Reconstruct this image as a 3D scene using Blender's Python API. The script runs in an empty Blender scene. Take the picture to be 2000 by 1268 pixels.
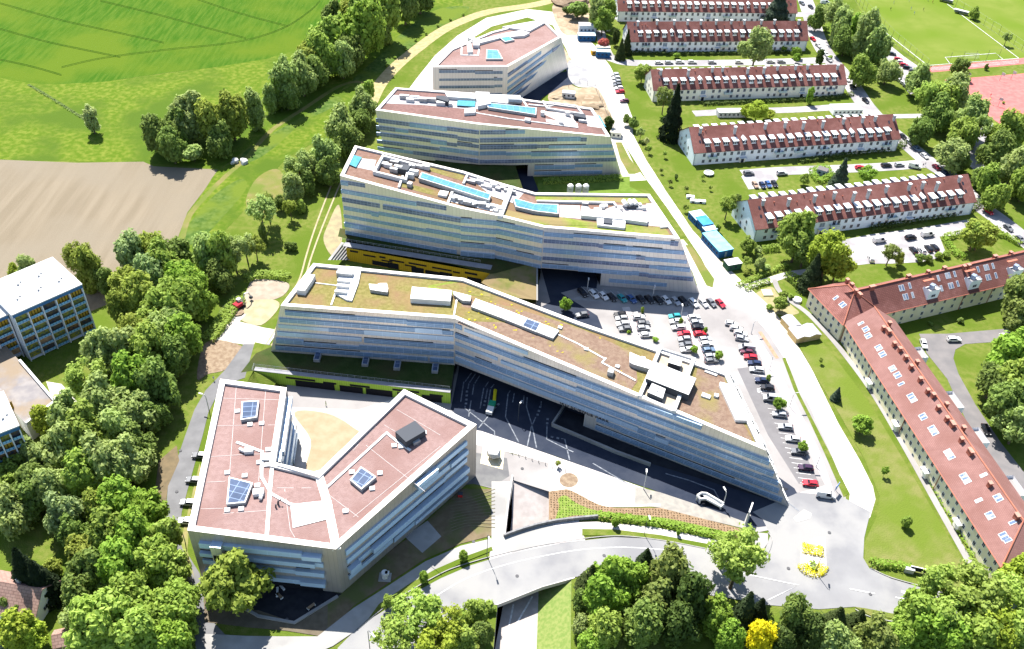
import bpy, math, random
import numpy as np
from mathutils import Vector, Matrix, geometry
random.seed(7)
R = random.Random(11)
scene = bpy.context.scene
COL = scene.collection
H = 195.0
TH, RO, FOC = math.radians(40.114), math.radians(2.794), 1798.07
_F = np.array([0, math.cos(TH), -math.sin(TH)]); _R = np.array([1, 0, 0.]); _U = np.cross(_R, _F)
CR = math.cos(RO)*_R + math.sin(RO)*_U
CU = -math.sin(RO)*_R + math.cos(RO)*_U

def P(x, y, z=0.0):
    """survey point: photo coordinates (2000 x 1268) to the world at height z"""
    d = _F*FOC + CR*(x-1000) - CU*(y-634)
    k = (z-H)/d[2]
    return Vector((d[0]*k, d[1]*k, z))

def dist_px(x, y, z=0.0):
    p = P(x, y, z) - Vector((0, 0, H))
    return p.length

# ---------------------------------------------------------------- camera, light
cam = bpy.data.cameras.new('camera'); co = bpy.data.objects.new('camera', cam); COL.objects.link(co)
co.matrix_world = Matrix(((CR[0], CU[0], -_F[0], 0), (CR[1], CU[1], -_F[1], 0), (CR[2], CU[2], -_F[2], H), (0, 0, 0, 1)))
cam.sensor_width = 36; cam.sensor_fit = 'HORIZONTAL'; cam.lens = 36*FOC/2000; cam.clip_end = 6000; cam.clip_start = 1
scene.camera = co
EL = math.radians(56); AZ = math.radians(-66.5)
ld = Vector((math.cos(AZ)*math.cos(EL), math.sin(AZ)*math.cos(EL), -math.sin(EL)))
sl = bpy.data.lights.new('sun', 'SUN'); sl.energy = 5.0; sl.angle = math.radians(0.53); sl.color = (1.0, 0.955, 0.88)
so = bpy.data.objects.new('sun', sl); COL.objects.link(so); so.rotation_euler = ld.to_track_quat('-Z', 'Y').to_euler()
w = bpy.data.worlds.new('World'); scene.world = w; w.use_nodes = True
nt = w.node_tree; bg = nt.nodes['Background']; sky = nt.nodes.new('ShaderNodeTexSky'); sky.sky_type = 'NISHITA'
sky.sun_disc = False; sky.sun_elevation = EL; sky.sun_rotation = math.radians(-23.5); sky.air_density = 1.1; sky.dust_density = .6
nt.links.new(sky.outputs[0], bg.inputs[0]); bg.inputs[1].default_value = 0.085
scene.view_settings.view_transform = 'Standard'; scene.view_settings.look = 'None'
scene.view_settings.exposure = 1.6; scene.view_settings.gamma = 1; scene.view_settings.use_curve_mapping = False
try:
    scene.cycles.max_bounces = 5; scene.cycles.diffuse_bounces = 3; scene.cycles.glossy_bounces = 3
    scene.cycles.transparent_max_bounces = 6; scene.cycles.caustics_reflective = False; scene.cycles.sample_clamp_indirect = 8
except Exception: pass

# ---------------------------------------------------------------- materials
MATS = {}
def mat(name, c, c2=None, sc=.2, rough=.9, metal=0., lo=.38, hi=.62, c3=None, sc3=.03, lo3=.45, hi3=.6, spec=.03, objcol=False, brick=None, trans=0., bump=0., stretch=None, alpha=None, detail=5):
    if name in MATS: return MATS[name]
    m = bpy.data.materials.new(name); m.use_nodes = True; MATS[name] = m
    n = m.node_tree.nodes; l = m.node_tree.links; b = n['Principled BSDF']
    b.inputs['Roughness'].default_value = rough; b.inputs['Metallic'].default_value = metal
    b.inputs['Specular IOR Level'].default_value = spec
    def col4(k): return (k[0], k[1], k[2], 1)
    b.inputs['Base Color'].default_value = col4(c)
    src = None
    def mix(a, bcol, fac, blend='MIX'):
        x = n.new('ShaderNodeMix'); x.data_type = 'RGBA'; x.blend_type = blend
        for i, v in ((6, a), (7, bcol)):
            if isinstance(v, tuple): x.inputs[i].default_value = col4(v)
            else: l.new(v, x.inputs[i])
        if isinstance(fac, float): x.inputs[0].default_value = fac
        else: l.new(fac, x.inputs[0])
        return x.outputs[2]
    def noise(s, a, z, st=None, dt=5):
        g = n.new('ShaderNodeNewGeometry'); t = n.new('ShaderNodeTexNoise'); t.inputs['Scale'].default_value = s; t.inputs['Detail'].default_value = dt
        if st:
            mp = n.new('ShaderNodeMapping'); mp.inputs['Scale'].default_value = (st[0], st[1], 1); mp.inputs['Rotation'].default_value = (0, 0, st[2])
            l.new(g.outputs['Position'], mp.inputs[0]); l.new(mp.outputs[0], t.inputs['Vector'])
        else: l.new(g.outputs['Position'], t.inputs['Vector'])
        r = n.new('ShaderNodeMapRange'); r.inputs[1].default_value = a; r.inputs[2].default_value = z
        l.new(t.outputs['Fac'], r.inputs[0]); return r.outputs[0]
    cur = c
    if c2 is not None: cur = mix(cur, c2, noise(sc, lo, hi, stretch, detail))
    if c3 is not None: cur = mix(cur, c3, noise(sc3, lo3, hi3))
    if objcol:
        oi = n.new('ShaderNodeObjectInfo')
        cur = mix(cur, oi.outputs['Color'], 1.0, 'MULTIPLY')
    if brick:
        # brick = (w, h, mortar, mortar_col, var, offset)
        uv = n.new('ShaderNodeUVMap'); t = n.new('ShaderNodeTexBrick'); l.new(uv.outputs[0], t.inputs['Vector'])
        t.inputs['Scale'].default_value = 1; t.inputs['Brick Width'].default_value = brick[0]; t.inputs['Row Height'].default_value = brick[1]
        t.inputs['Mortar Size'].default_value = brick[2]; t.inputs['Mortar Smooth'].default_value = .2; t.offset = brick[5] if len(brick) > 5 else 0.
        v = brick[4]; t.inputs['Color1'].default_value = (1, 1, 1, 1); t.inputs['Color2'].default_value = (1-v, 1-v, 1-v, 1)
        t.inputs['Mortar'].default_value = col4(brick[3])
        cur = mix(cur, t.outputs['Color'], 1.0, 'MULTIPLY')
    if not isinstance(cur, tuple): l.new(cur, b.inputs['Base Color'])
    if bump:
        g = n.new('ShaderNodeNewGeometry'); t = n.new('ShaderNodeTexNoise'); t.inputs['Scale'].default_value = bump; l.new(g.outputs['Position'], t.inputs['Vector'])
        bp = n.new('ShaderNodeBump'); bp.inputs['Strength'].default_value = .6; bp.inputs['Distance'].default_value = .3
        l.new(t.outputs['Fac'], bp.inputs['Height']); l.new(bp.outputs[0], b.inputs['Normal'])
    if trans:
        tr = n.new('ShaderNodeBsdfTranslucent'); ms = n.new('ShaderNodeMixShader'); ms.inputs[0].default_value = trans
        if not isinstance(cur, tuple): l.new(cur, tr.inputs[0])
        else: tr.inputs[0].default_value = col4(c)
        l.new(b.outputs[0], ms.inputs[1]); l.new(tr.outputs[0], ms.inputs[2]); l.new(ms.outputs[0], n['Material Output'].inputs[0])
    if alpha is not None:
        b.inputs['Alpha'].default_value = alpha
    return m

# ---------------------------------------------------------------- mesh builder
class MB:
    def __init__(s): s.v = []; s.f = []; s.uv = []; s.mi = []
    def face(s, pts, uv=None, mi=0):
        k = len(s.v); s.v += [tuple(p) for p in pts]; s.f.append(tuple(range(k, k+len(pts)))); s.uv.append(uv); s.mi.append(mi)
    def wall(s, a, b, zb, zt, mi=0, zb2=None, zt2=None):
        """vertical quad from a to b (xy), outward on the right-hand side of a->b reversed"""
        zb2 = zb if zb2 is None else zb2; zt2 = zt if zt2 is None else zt2
        L = math.hypot(b[0]-a[0], b[1]-a[1])
        s.face([(a[0], a[1], zb), (b[0], b[1], zb2), (b[0], b[1], zt2), (a[0], a[1], zt)], [(0, zb), (L, zb2), (L, zt2), (0, zt)], mi)
    def poly(s, pts, mi=0, uvs=None):
        vs = [Vector((p[0], p[1], 0)) for p in pts]
        tris = geometry.tessellate_polygon([vs])
        for t in tris:
            q = [pts[i] for i in t]
            a = (q[1][0]-q[0][0])*(q[2][1]-q[0][1])-(q[1][1]-q[0][1])*(q[2][0]-q[0][0])
            if a < 0: q = q[::-1]
            if abs(a) > 1e-9: s.face(q, [(p[0], p[1]) for p in q], mi)
    def prism(s, pts, z0, z1, mi=0, side=None, bottom=False):
        """pts: xy list; z0/z1 scalars or lists"""
        n = len(pts); Z0 = z0 if isinstance(z0, (list, tuple)) else [z0]*n; Z1 = z1 if isinstance(z1, (list, tuple)) else [z1]*n
        ar = sum(pts[i][0]*pts[(i+1) % n][1]-pts[(i+1) % n][0]*pts[i][1] for i in range(n))
        idx = list(range(n)) if ar > 0 else list(range(n))[::-1]
        pts = [pts[i] for i in idx]; Z0 = [Z0[i] for i in idx]; Z1 = [Z1[i] for i in idx]
        s.poly([(p[0], p[1], z) for p, z in zip(pts, Z1)], mi)
        for i in range(n):
            j = (i+1) % n
            s.wall(pts[i], pts[j], Z0[i], Z1[i], mi if side is None else side, Z0[j], Z1[j])
        if bottom: s.face([(p[0], p[1], z) for p, z in zip(pts, Z0)][::-1], None, mi)
    def box(s, c, size, ang=0., mi=0, bottom=True, top_mi=None):
        ca, sa = math.cos(ang), math.sin(ang); hx, hy = size[0]/2, size[1]/2
        q = [(c[0]+x*ca-y*sa, c[1]+x*sa+y*ca) for x, y in ((-hx, -hy), (hx, -hy), (hx, hy), (-hx, hy))]
        z0, z1 = c[2]-size[2]/2, c[2]+size[2]/2
        s.face([(p[0], p[1], z1) for p in q], [(0, 0), (size[0], 0), (size[0], size[1]), (0, size[1])], mi if top_mi is None else top_mi)
        for i in range(4): s.wall(q[i], q[(i+1) % 4], z0, z1, mi)
        if bottom: s.face([(p[0], p[1], z0) for p in q][::-1], None, mi)
    def tube(s, pts, r, n=6, mi=0, cap=True):
        pts = [Vector(p) for p in pts]; rings = []
        rr = r if isinstance(r, (list, tuple)) else [r]*len(pts)
        for i, p in enumerate(pts):
            d = (pts[min(i+1, len(pts)-1)]-pts[max(i-1, 0)]).normalized()
            a = Vector((1, 0, 0)) if abs(d.z) > .7 else Vector((0, 0, 1))
            u = d.cross(a).normalized(); v = u.cross(d)
            k = len(s.v)
            for j in range(n):
                t = 2*math.pi*j/n; s.v.append(tuple(p+(u*math.cos(t)+v*math.sin(t))*rr[i]))
            rings.append(k)
        for a, b in zip(rings, rings[1:]):
            for j in range(n):
                s.f.append((a+j, b+j, b+(j+1) % n, a+(j+1) % n)[::-1]); s.uv.append(None); s.mi.append(mi)
        if cap:
            s.f.append(tuple(rings[-1]+j for j in range(n))[::-1]); s.uv.append(None); s.mi.append(mi)
            s.f.append(tuple(rings[0]+j for j in range(n))); s.uv.append(None); s.mi.append(mi)
    def mesh(s, name, mats):
        me = bpy.data.meshes.new(name); me.from_pydata(s.v, [], s.f)
        ms = mats if isinstance(mats, (list, tuple)) else [mats]
        for m in ms: me.materials.append(m)
        if len(ms) > 1: me.polygons.foreach_set('material_index', s.mi)
        if any(u for u in s.uv):
            ul = me.uv_layers.new(name='UVMap'); dat = []
            for f, u in zip(s.f, s.uv):
                for i in range(len(f)): dat += list(u[i]) if u else [0, 0]
            ul.data.foreach_set('uv', dat)
        me.update(); return me
    def build(s, name, mats, parent=None, loc=None):
        o = bpy.data.objects.new(name, s.mesh(name, mats)); COL.objects.link(o)
        if parent is not None: o.parent = parent
        if loc is not None: o.location = loc
        return o

def tag(o, label=None, cat=None, group=None, kind=None):
    if label: o['label'] = label
    if cat: o['category'] = cat
    if group: o['group'] = group
    if kind: o['kind'] = kind
    return o
def thing(name, label, cat, loc=(0, 0, 0), rz=0., group=None):
    o = bpy.data.objects.new(name, None); COL.objects.link(o); o.location = loc; o.rotation_euler = (0, 0, rz); o.empty_display_size = .5
    return tag(o, label, cat, group)
def copy_tree(o, parent=None):
    c = o.copy(); COL.objects.link(c)
    if parent is not None: c.parent = parent
    for ch in list(o.children): copy_tree(ch, c)
    return c
def smooth(pts, n=6, closed=False):
    out = []; N = len(pts)
    rng = range(N if closed else N-1)
    for i in rng:
        p0, p1, p2, p3 = (pts[(i-1) % N], pts[i], pts[(i+1) % N], pts[(i+2) % N]) if closed else (pts[max(i-1, 0)], pts[i], pts[i+1], pts[min(i+2, N-1)])
        for k in range(n):
            t = k/n
            out.append(tuple(.5*((2*p1[a])+(-p0[a]+p2[a])*t+(2*p0[a]-5*p1[a]+4*p2[a]-p3[a])*t*t+(-p0[a]+3*p1[a]-3*p2[a]+p3[a])*t**3) for a in (0, 1)))
    if not closed: out.append(tuple(pts[-1][:2]))
    return out
ORD = ['', 'first', 'second', 'third', 'fourth', 'fifth', 'sixth', 'seventh', 'eighth', 'ninth', 'tenth', 'eleventh', 'twelfth', 'thirteenth', 'fourteenth', 'fifteenth', 'sixteenth', 'seventeenth', 'eighteenth', 'nineteenth', 'twentieth']
def ordn(i):
    if i <= 20: return ORD[i]
    t = ['', '', 'twenty', 'thirty', 'forty', 'fifty', 'sixty'][i//10]
    return t+'-'+ORD[i % 10] if i % 10 else t[:-1]+'ieth'
LAY = [0.02]
def sheet(name, px, m, z=None, sm=False, kind='structure'):
    if z is None: LAY[0] += .0015; z = LAY[0]
    pts = smooth(px, 5, True) if sm else px
    mb = MB(); mb.poly([tuple(P(x, y, z)) for x, y in pts]); o = mb.build(name, m); tag(o, kind=kind); return o
def ribbon_mb(mb, px, wd, z, sm=True, mi=0, dash=None):
    pts = [P(x, y, z) for x, y in (smooth(px, 6) if sm else px)]
    if dash:
        out = []; d = 0
        for a, b in zip(pts, pts[1:]):
            L = (b-a).length; t = 0
            while t < L:
                ph = (d+t) % (dash[0]+dash[1])
                if ph < dash[0]:
                    e = min(L, t+dash[0]-ph); out.append((a.lerp(b, t/L), a.lerp(b, e/L))); t = e+1e-3
                else: t += dash[0]+dash[1]-ph
            d += L
        for a, b in out:
            n_ = Vector((-(b-a).y, (b-a).x, 0)).normalized()*wd/2; mb.face([a+n_, a-n_, b-n_, b+n_], None, mi)
        return
    L, Rr = [], []
    for i, p in enumerate(pts):
        d = pts[min(i+1, len(pts)-1)]-pts[max(i-1, 0)]; n_ = Vector((-d.y, d.x, 0)).normalized()*wd/2
        L.append(p+n_); Rr.append(p-n_)
    for i in range(len(pts)-1): mb.face([L[i], Rr[i], Rr[i+1], L[i+1]], None, mi)
def ribbon(name, px, wd, m, z=None, sm=True, kind='structure', dash=None):
    if z is None: LAY[0] += .0015; z = LAY[0]
    mb = MB(); ribbon_mb(mb, px, wd, z, sm, 0, dash); o = mb.build(name, m); tag(o, kind=kind); return o
def kerb(name, px, wd, h, m, z0=0., sm=True, closed=False, label=None, cat=None):
    """raised strip following a line"""
    pp = smooth(px, 6, closed) if sm else px
    pts = [P(x, y, z0) for x, y in pp]
    if closed: pts.append(pts[0])
    mb = MB(); Lr, Rr = [], []
    for i, p in enumerate(pts):
        d = pts[min(i+1, len(pts)-1)]-pts[max(i-1, 0)]; n_ = Vector((-d.y, d.x, 0)).normalized()*wd/2
        Lr.append(p+n_); Rr.append(p-n_)
    for i in range(len(pts)-1):
        a, b, c, d = Lr[i], Rr[i], Rr[i+1], Lr[i+1]; up = Vector((0, 0, h))
        mb.face([a+up, b+up, c+up, d+up]); mb.face([b, c, c+up, b+up]); mb.face([d, a, a+up, d+up])
    for i in (0, len(pts)-1):
        a, b = Lr[i], Rr[i]; mb.face([a, b, b+up, a+up])
    o = mb.build(name, m)
    if label: tag(o, label, cat, kind='thing')
    else: tag(o, kind='structure')
    return o
# ================================================================ ground
G_lawn = mat('lawn_grass', (.076, .11, .015), (.115, .132, .03), .5, detail=9, c3=(.068, .104, .012), sc3=.05, bump=3)
G_dry = mat('dry_grass', (.125, .13, .035), (.155, .135, .055), .25, c3=(.095, .125, .025), sc3=.07, bump=3)
G_crop = mat('crop', (.028, .078, .004), (.052, .1, .009), .6, detail=8, c3=(.065, .105, .008), sc3=.02, stretch=(1, .12, .45), bump=2)
G_mead = mat('meadow', (.062, .106, .008), (.118, .145, .022), .45, lo=.42, hi=.66, detail=9, c3=(.052, .09, .01), sc3=.035, bump=1.5)
G_meadd = mat('tall_grass', (.035, .072, .012), (.075, .115, .028), .5, detail=9, c3=(.085, .12, .016), sc3=.05, bump=1.2)
G_soil = mat('tilled_soil', (.148, .122, .087), (.178, .148, .108), .06, c3=(.165, .14, .105), sc3=.02, stretch=(5, .3, .15), bump=4)
G_dirt = mat('dirt', (.24, .185, .125), (.31, .25, .18), .3, c3=(.18, .135, .09), sc3=.08, bump=2)
G_brown = mat('brown_earth', (.16, .115, .08), (.22, .17, .12), .8, bump=3)
G_asph = mat('asphalt_shade_navy', (.02, .026, .042), (.027, .033, .05), .3, c3=(.034, .04, .056), sc3=.06, rough=.85)  # the dark navy of building shadow is worked into this asphalt colour
G_asph2 = mat('worn_asphalt', (.19, .18, .178), (.225, .213, .21), .12, c3=(.25, .238, .234), sc3=.05, rough=.85)
G_road = mat('road_asphalt', (.16, .16, .168), (.195, .195, .2), .1, c3=(.225, .222, .218), sc3=.05, rough=.8)
G_conc = mat('concrete_paving', (.25, .245, .235), (.29, .285, .275), .4, c3=(.21, .205, .2), sc3=.1)
G_pave = mat('pale_paving', (.36, .335, .33), (.42, .39, .38), .3)
G_grav = mat('white_gravel', (.4, .38, .35), (.47, .45, .42), .5, c3=(.34, .31, .27), sc3=.06)
G_street = mat('street', (.26, .25, .255), (.32, .31, .31), .3, c3=(.21, .2, .21), sc3=.1)
G_red = mat('red_track', (.33, .1, .095), (.38, .13, .12), .4)
G_pitch = mat('pitch_grass', (.098, .135, .02), (.118, .148, .028), .12, c3=(.086, .13, .014), sc3=.03)
G_white = mat('white_paint', (.6, .6, .6), (.4, .4, .4), 2.)
G_track = mat('wheel_track', (.022, .064, .004), (.05, .1, .009), .8)
G_kerb = mat('kerb_stone', (.4, .39, .37), (.33, .32, .3), .5)
G_wetpad = mat('sculpture_pad', (.5, .42, .25), (.6, .55, .42), .3)
G_bed = mat('planting_bed', (.17, .115, .07), (.22, .155, .1), 1.2, bump=3)

# one sheet to the horizon, open where the underpass is cut
hole_px = [(1001, 932), (1076, 940), (1071, 1043), (1078, 1100), (1116, 1128), (1114, 1330), (958, 1330), (972, 1176), (986, 1052)]
hole = [Vector((P(x, y).x, P(x, y).y)) for x, y in hole_px]
outer = [Vector(v) for v in ((-2500, -300), (2500, -300), (2500, 4500), (-2500, 4500))]
n0 = len(hole)
res = geometry.delaunay_2d_cdt(outer+hole, [], [[4+i for i in range(n0)]], 0, 1e-4)
mb = MB()
def inpoly(p, poly):
    c = False
    for i in range(len(poly)):
        a, b = poly[i], poly[i-1]
        if (a.y > p.y) != (b.y > p.y) and p.x < (b.x-a.x)*(p.y-a.y)/(b.y-a.y)+a.x: c = not c
    return c
for f in res[2]:
    q = [res[0][i] for i in f]; c = sum(q, Vector((0, 0)))/len(q)
    if inpoly(c, hole): continue
    ar = sum(q[i].x*q[(i+1) % len(q)].y-q[(i+1) % len(q)].x*q[i].y for i in range(len(q)))
    if ar < 0: q = q[::-1]
    mb.face([(v.x, v.y, 0) for v in q])
tag(mb.build('ground', G_lawn), kind='structure')

sheet('meadow', [(-120, 120), (200, 160), (430, 130), (590, 95), (660, 40), (720, -40), (900, -40), (905, 20), (840, 70), (760, 130), (690, 155), (640, 200), (530, 250), (470, 300), (430, 330), (280, 318), (0, 312), (-300, 312)], G_mead)
sheet('crop_field', [(-400, 130), (0, 152), (60, 163), (110, 165), (200, 160), (330, 142), (430, 130), (520, 115), (590, 95), (640, 55), (690, 5), (730, -70), (0, -140), (-900, -120)], G_crop, sm=False)
sheet('tilled_field', [(-500, 305), (0, 312), (150, 318), (280, 316), (300, 325), (400, 330), (425, 332), (400, 370), (366, 415), (345, 470), (338, 540), (150, 620), (-500, 700)], G_soil)
sheet('tall_grass_verge', [(425, 335), (480, 300), (530, 258), (600, 215), (660, 180), (700, 165), (712, 175), (690, 210), (640, 262), (560, 310), (520, 360), (450, 440), (400, 480), (345, 500), (350, 465), (368, 420), (400, 372)], G_mead, sm=True)
sheet('tall_grass_verge', [(475, 300), (520, 268), (600, 222), (650, 190), (668, 196), (640, 215), (590, 240), (540, 285), (500, 312), (470, 318)], G_meadd, sm=True)
sheet('tall_grass_verge', [(355, 465), (375, 430), (420, 380), (470, 350), (480, 370), (430, 430), (390, 470), (360, 480)], G_meadd, sm=True)
sheet('tall_grass_verge', [(790, 60), (850, 20), (905, 12), (912, 22), (850, 70), (770, 135), (720, 165), (688, 158), (740, 110)], G_meadd, sm=True)
sheet('dry_ground', [(500, 350), (540, 330), (560, 360), (545, 400), (500, 420), (480, 395)], G_dry, sm=True)
ribbon('dirt_path', [(352, 480), (368, 425), (400, 385), (440, 345), (480, 310), (530, 255), (600, 208), (660, 170), (700, 160), (740, 172)], 2.2, G_dry)
ribbon('dirt_path', [(724, 200), (742, 165), (775, 128), (815, 95), (860, 62), (905, 40), (960, 22), (1050, 8), (1150, -20)], 6.5, mat('gravel_verge', (.24, .2, .1), (.3, .25, .14), .5))
# wheel tracks through the crop
tk = MB()
for pl in ([(0, 5), (120, 38), (220, 60), (320, 82)], [(195, 0), (300, 25), (400, 52), (480, 73)], [(385, -3), (470, 25), (563, 50)], [(0, 55), (100, 82), (235, 110)], [(0, 115), (60, 128), (120, 145)], [(120, 130), (200, 112), (330, 95), (430, 85), (500, 72), (560, 50), (605, 20), (625, 0)]):
    for off in (0, 2.2):
        ribbon_mb(tk, [(x, y+off) for x, y in pl], .3, .15+off*.001)
tag(tk.build('wheel_tracks', G_track), kind='structure')
ribbon('field_ditch', [(55, 165), (90, 185), (130, 210), (165, 232)], 1.4, mat('ditch', (.04, .06, .02), (.07, .1, .03), .8))
# sports ground
sheet('sports_pitch', [(1640, -60), (1680, 20), (1740, 83), (1812, 133), (1900, 126), (2300, 100), (2300, -60)], G_pitch)
ribbon('running_track', [(1812, 136), (1870, 131), (1940, 125), (2060, 113)], 6.5, G_red, sm=False)
sheet('sports_court', [(1845, 156), (2030, 141), (2080, 230), (1960, 247), (1930, 226), (1893, 192)], G_red)
pl = MB()
for q in ([(1700, 40), (1812, 128)], [(1812, 128), (1990, 114)], [(1990, 114), (1850, 8)], [(1856, 125), (1846, 112), (1945, 104), (1960, 117)]): ribbon_mb(pl, q, .35, .16, False)
for k in range(3):
    ribbon_mb(pl, [(1818, 133+k*2.2), (1990, 118.5+k*2.2)], .2, .165, False)
tag(pl.build('pitch_lines', G_white), kind='structure')
# streets between the housing blocks
ribbon('street', [(1110, 45), (1160, 36), (1215, 33), (1400, 30), (1600, 28)], 6.5, G_street)
ribbon('street', [(1185, 108), (1200, 116), (1240, 123), (1400, 123), (1600, 118), (1625, 112)], 7, G_street)
ribbon('street', [(1172, 60), (1178, 85), (1190, 110)], 5, G_street)
ribbon('street', [(1565, -20), (1580, 20), (1596, 72), (1617, 110), (1660, 161), (1690, 205), (1727, 245), (1770, 280), (1813, 316), (1855, 345), (1906, 395), (1957, 433), (2010, 475), (2080, 530)], 9, G_street)
ribbon('street', [(1355, 222), (1450, 217), (1560, 214), (1690, 205)], 5.5, G_street)
ribbon('footpath', [(1700, 228), (1760, 227), (1820, 226)], 4, G_street)
ribbon('street', [(1450, 340), (1530, 334), (1640, 330), (1740, 325), (1820, 318)], 6.5, G_street)
sheet('parking_bay', [(1448, 345), (1458, 335), (1510, 336), (1520, 348), (1508, 366), (1462, 370)], G_street)
sheet('parking_bay', [(1640, 470), (1700, 458), (1800, 445), (1895, 428), (1915, 445), (1890, 458), (1835, 462), (1850, 500), (1800, 512), (1740, 515), (1700, 515), (1655, 520), (1645, 495)], G_street)
sheet('parking_bay', [(1738, 88), (1765, 110), (1806, 138), (1800, 175), (1778, 185), (1755, 158), (1742, 130), (1728, 108)], G_street)
sheet('parking_bay', [(1925, 240), (1950, 250), (1940, 290), (1925, 320), (1975, 360), (1960, 380), (1900, 330), (1880, 300), (1905, 270)], G_street, sm=True)
ribbon('footpath', [(1452, 562), (1500, 548), (1545, 535), (1600, 528)], 3, G_pave)
ribbon('footpath', [(1512, 545), (1520, 565), (1540, 585), (1575, 610), (1605, 640), (1640, 680), (1700, 760), (1760, 860), (1830, 985), (1900, 1110)], 1.9, G_asph2)
sheet('playground', [(1470, 580), (1505, 560), (1520, 575), (1550, 600), (1560, 612), (1530, 616), (1500, 605)], mat('bare_ground', (.2, .19, .09), (.25, .21, .12), .5), sm=True)
# back road of the yellow housing block
sheet('street', [(1795, 652), (1850, 652), (1990, 640), (2080, 640), (2080, 668), (1985, 665), (1885, 672), (1866, 683), (1862, 700), (1872, 730), (1905, 790), (1955, 865), (2030, 960), (2060, 1050), (2010, 1010), (1960, 940), (1900, 850), (1850, 740), (1810, 690)], mat('back_road', (.12, .115, .118), (.15, .14, .14), .2))
# white haul road
sheet('gravel_road', [(740, 230), (790, 185), (818, 148), (850, 108), (893, 70), (950, 35), (1030, 18), (1085, 24), (1120, 50), (1165, 92), (1192, 130), (1216, 178), (1236, 232), (1236, 262), (1262, 312), (1300, 372), (1353, 450), (1410, 512), (1457, 556), (1500, 595), (1537, 640), (1585, 720), (1637, 826), (1680, 900), (1705, 950), (1710, 975), (1700, 1010), (1680, 1030), (1655, 1000), (1660, 965), (1622, 890), (1589, 826), (1560, 760), (1530, 700), (1490, 640), (1440, 590), (1405, 580), (1372, 560), (1390, 545), (1370, 505), (1333, 450), (1300, 402), (1262, 350), (1250, 330), (1200, 250), (1192, 240), (1180, 208), (1160, 172), (1125, 140), (1105, 95), (1080, 50), (1030, 34), (960, 52), (905, 85), (868, 120), (850, 150), (852, 200), (845, 240)], G_grav)
sheet('gravel_verge', [(1190, 240), (1205, 250), (1238, 320), (1262, 352), (1215, 355), (1195, 290)], G_grav)
sheet('dry_ground', [(1202, 278), (1214, 278), (1230, 310), (1252, 336), (1240, 340), (1228, 340), (1212, 312)], G_dry)
sheet('lawn', [(1222, 355), (1262, 352), (1300, 404), (1340, 462), (1330, 465), (1268, 380), (1230, 385)], G_lawn)
sheet('dry_ground', [(1312, 468), (1335, 468), (1360, 500), (1390, 535), (1400, 572), (1368, 575), (1352, 530)], G_grav)
sheet('dry_ground', [(1338, 478), (1350, 480), (1395, 545), (1392, 562), (1380, 558)], G_dry)
sheet('construction_dirt', [(1100, 160), (1130, 172), (1165, 172), (1185, 205), (1196, 240), (1160, 240), (1100, 220), (1070, 190)], G_dirt, sm=True)
sheet('construction_dirt', [(1080, 10), (1110, 0), (1160, 10), (1170, 45), (1150, 62), (1105, 68), (1085, 40)], G_dirt, sm=True)
sheet('construction_dirt', [(1090, 75), (1104, 98), (1130, 140), (1112, 148), (1100, 120), (1085, 95)], G_dirt, sm=True)
sheet('asphalt_yard', [(1000, 190), (1060, 150), (1112, 138), (1150, 140), (1150, 160), (1100, 168), (1060, 190), (1040, 215), (1000, 215)], G_asph)
sheet('asphalt_yard', [(1112, 118), (1150, 135), (1170, 165), (1130, 170), (1110, 150)], mat('dusty_asphalt', (.2, .2, .21), (.3, .29, .28), .2), sm=True)
# left: service road and bare patches
sheet('construction_dirt', [(485, 560), (500, 545), (560, 552), (560, 570), (535, 585), (480, 590)], mat('sandy_dirt', (.22, .185, .145), (.27, .23, .185), .4), sm=True)
sheet('dry_ground', [(478, 590), (532, 585), (545, 600), (510, 635), (470, 625), (468, 610)], mat('trampled_earth', (.25, .21, .13), (.29, .25, .17), .3), sm=True)
sheet('gravel_yard', [(445, 632), (470, 605), (480, 615), (468, 628), (515, 640), (545, 645), (520, 680), (470, 672), (420, 665)], G_grav, sm=False)
sheet('brown_earth', [(395, 680), (420, 664), (470, 675), (472, 690), (440, 722), (408, 730), (385, 740)], G_brown, sm=True)
sheet('asphalt_road', [(476, 672), (528, 672), (508, 700), (478, 738), (442, 750), (425, 770), (407, 805), (396, 850), (382, 900), (366, 958), (355, 1000), (350, 1040), (365, 1080), (390, 1120), (397, 1160), (408, 1205), (440, 1240), (420, 1300), (385, 1300), (375, 1170), (352, 1105), (333, 1060), (324, 1000), (328, 950), (345, 900), (362, 850), (380, 800), (402, 762), (440, 722)], mat('service_road', (.115, .115, .12), (.14, .14, .145), .25, rough=.85))
ribbon('wheel_path', [(652, 350), (632, 400), (612, 455), (598, 500), (585, 545), (562, 590), (540, 640), (520, 672)], 0.6, MATS['trampled_earth'])
ribbon('wheel_path', [(668, 350), (645, 405), (623, 460), (607, 505), (593, 550), (570, 595), (550, 645), (530, 675)], 0.6, MATS['trampled_earth'])
sheet('dry_ground', [(640, 440), (662, 400), (668, 470), (650, 500), (632, 470)], mat('bare_verge', (.2, .17, .11), (.25, .22, .13), .4), sm=True)
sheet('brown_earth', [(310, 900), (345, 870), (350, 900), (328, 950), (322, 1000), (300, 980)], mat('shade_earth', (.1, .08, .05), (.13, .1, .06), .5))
sheet('gravel_yard', [(90, 745), (120, 750), (160, 795), (150, 812), (110, 800)], G_pave)
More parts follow.
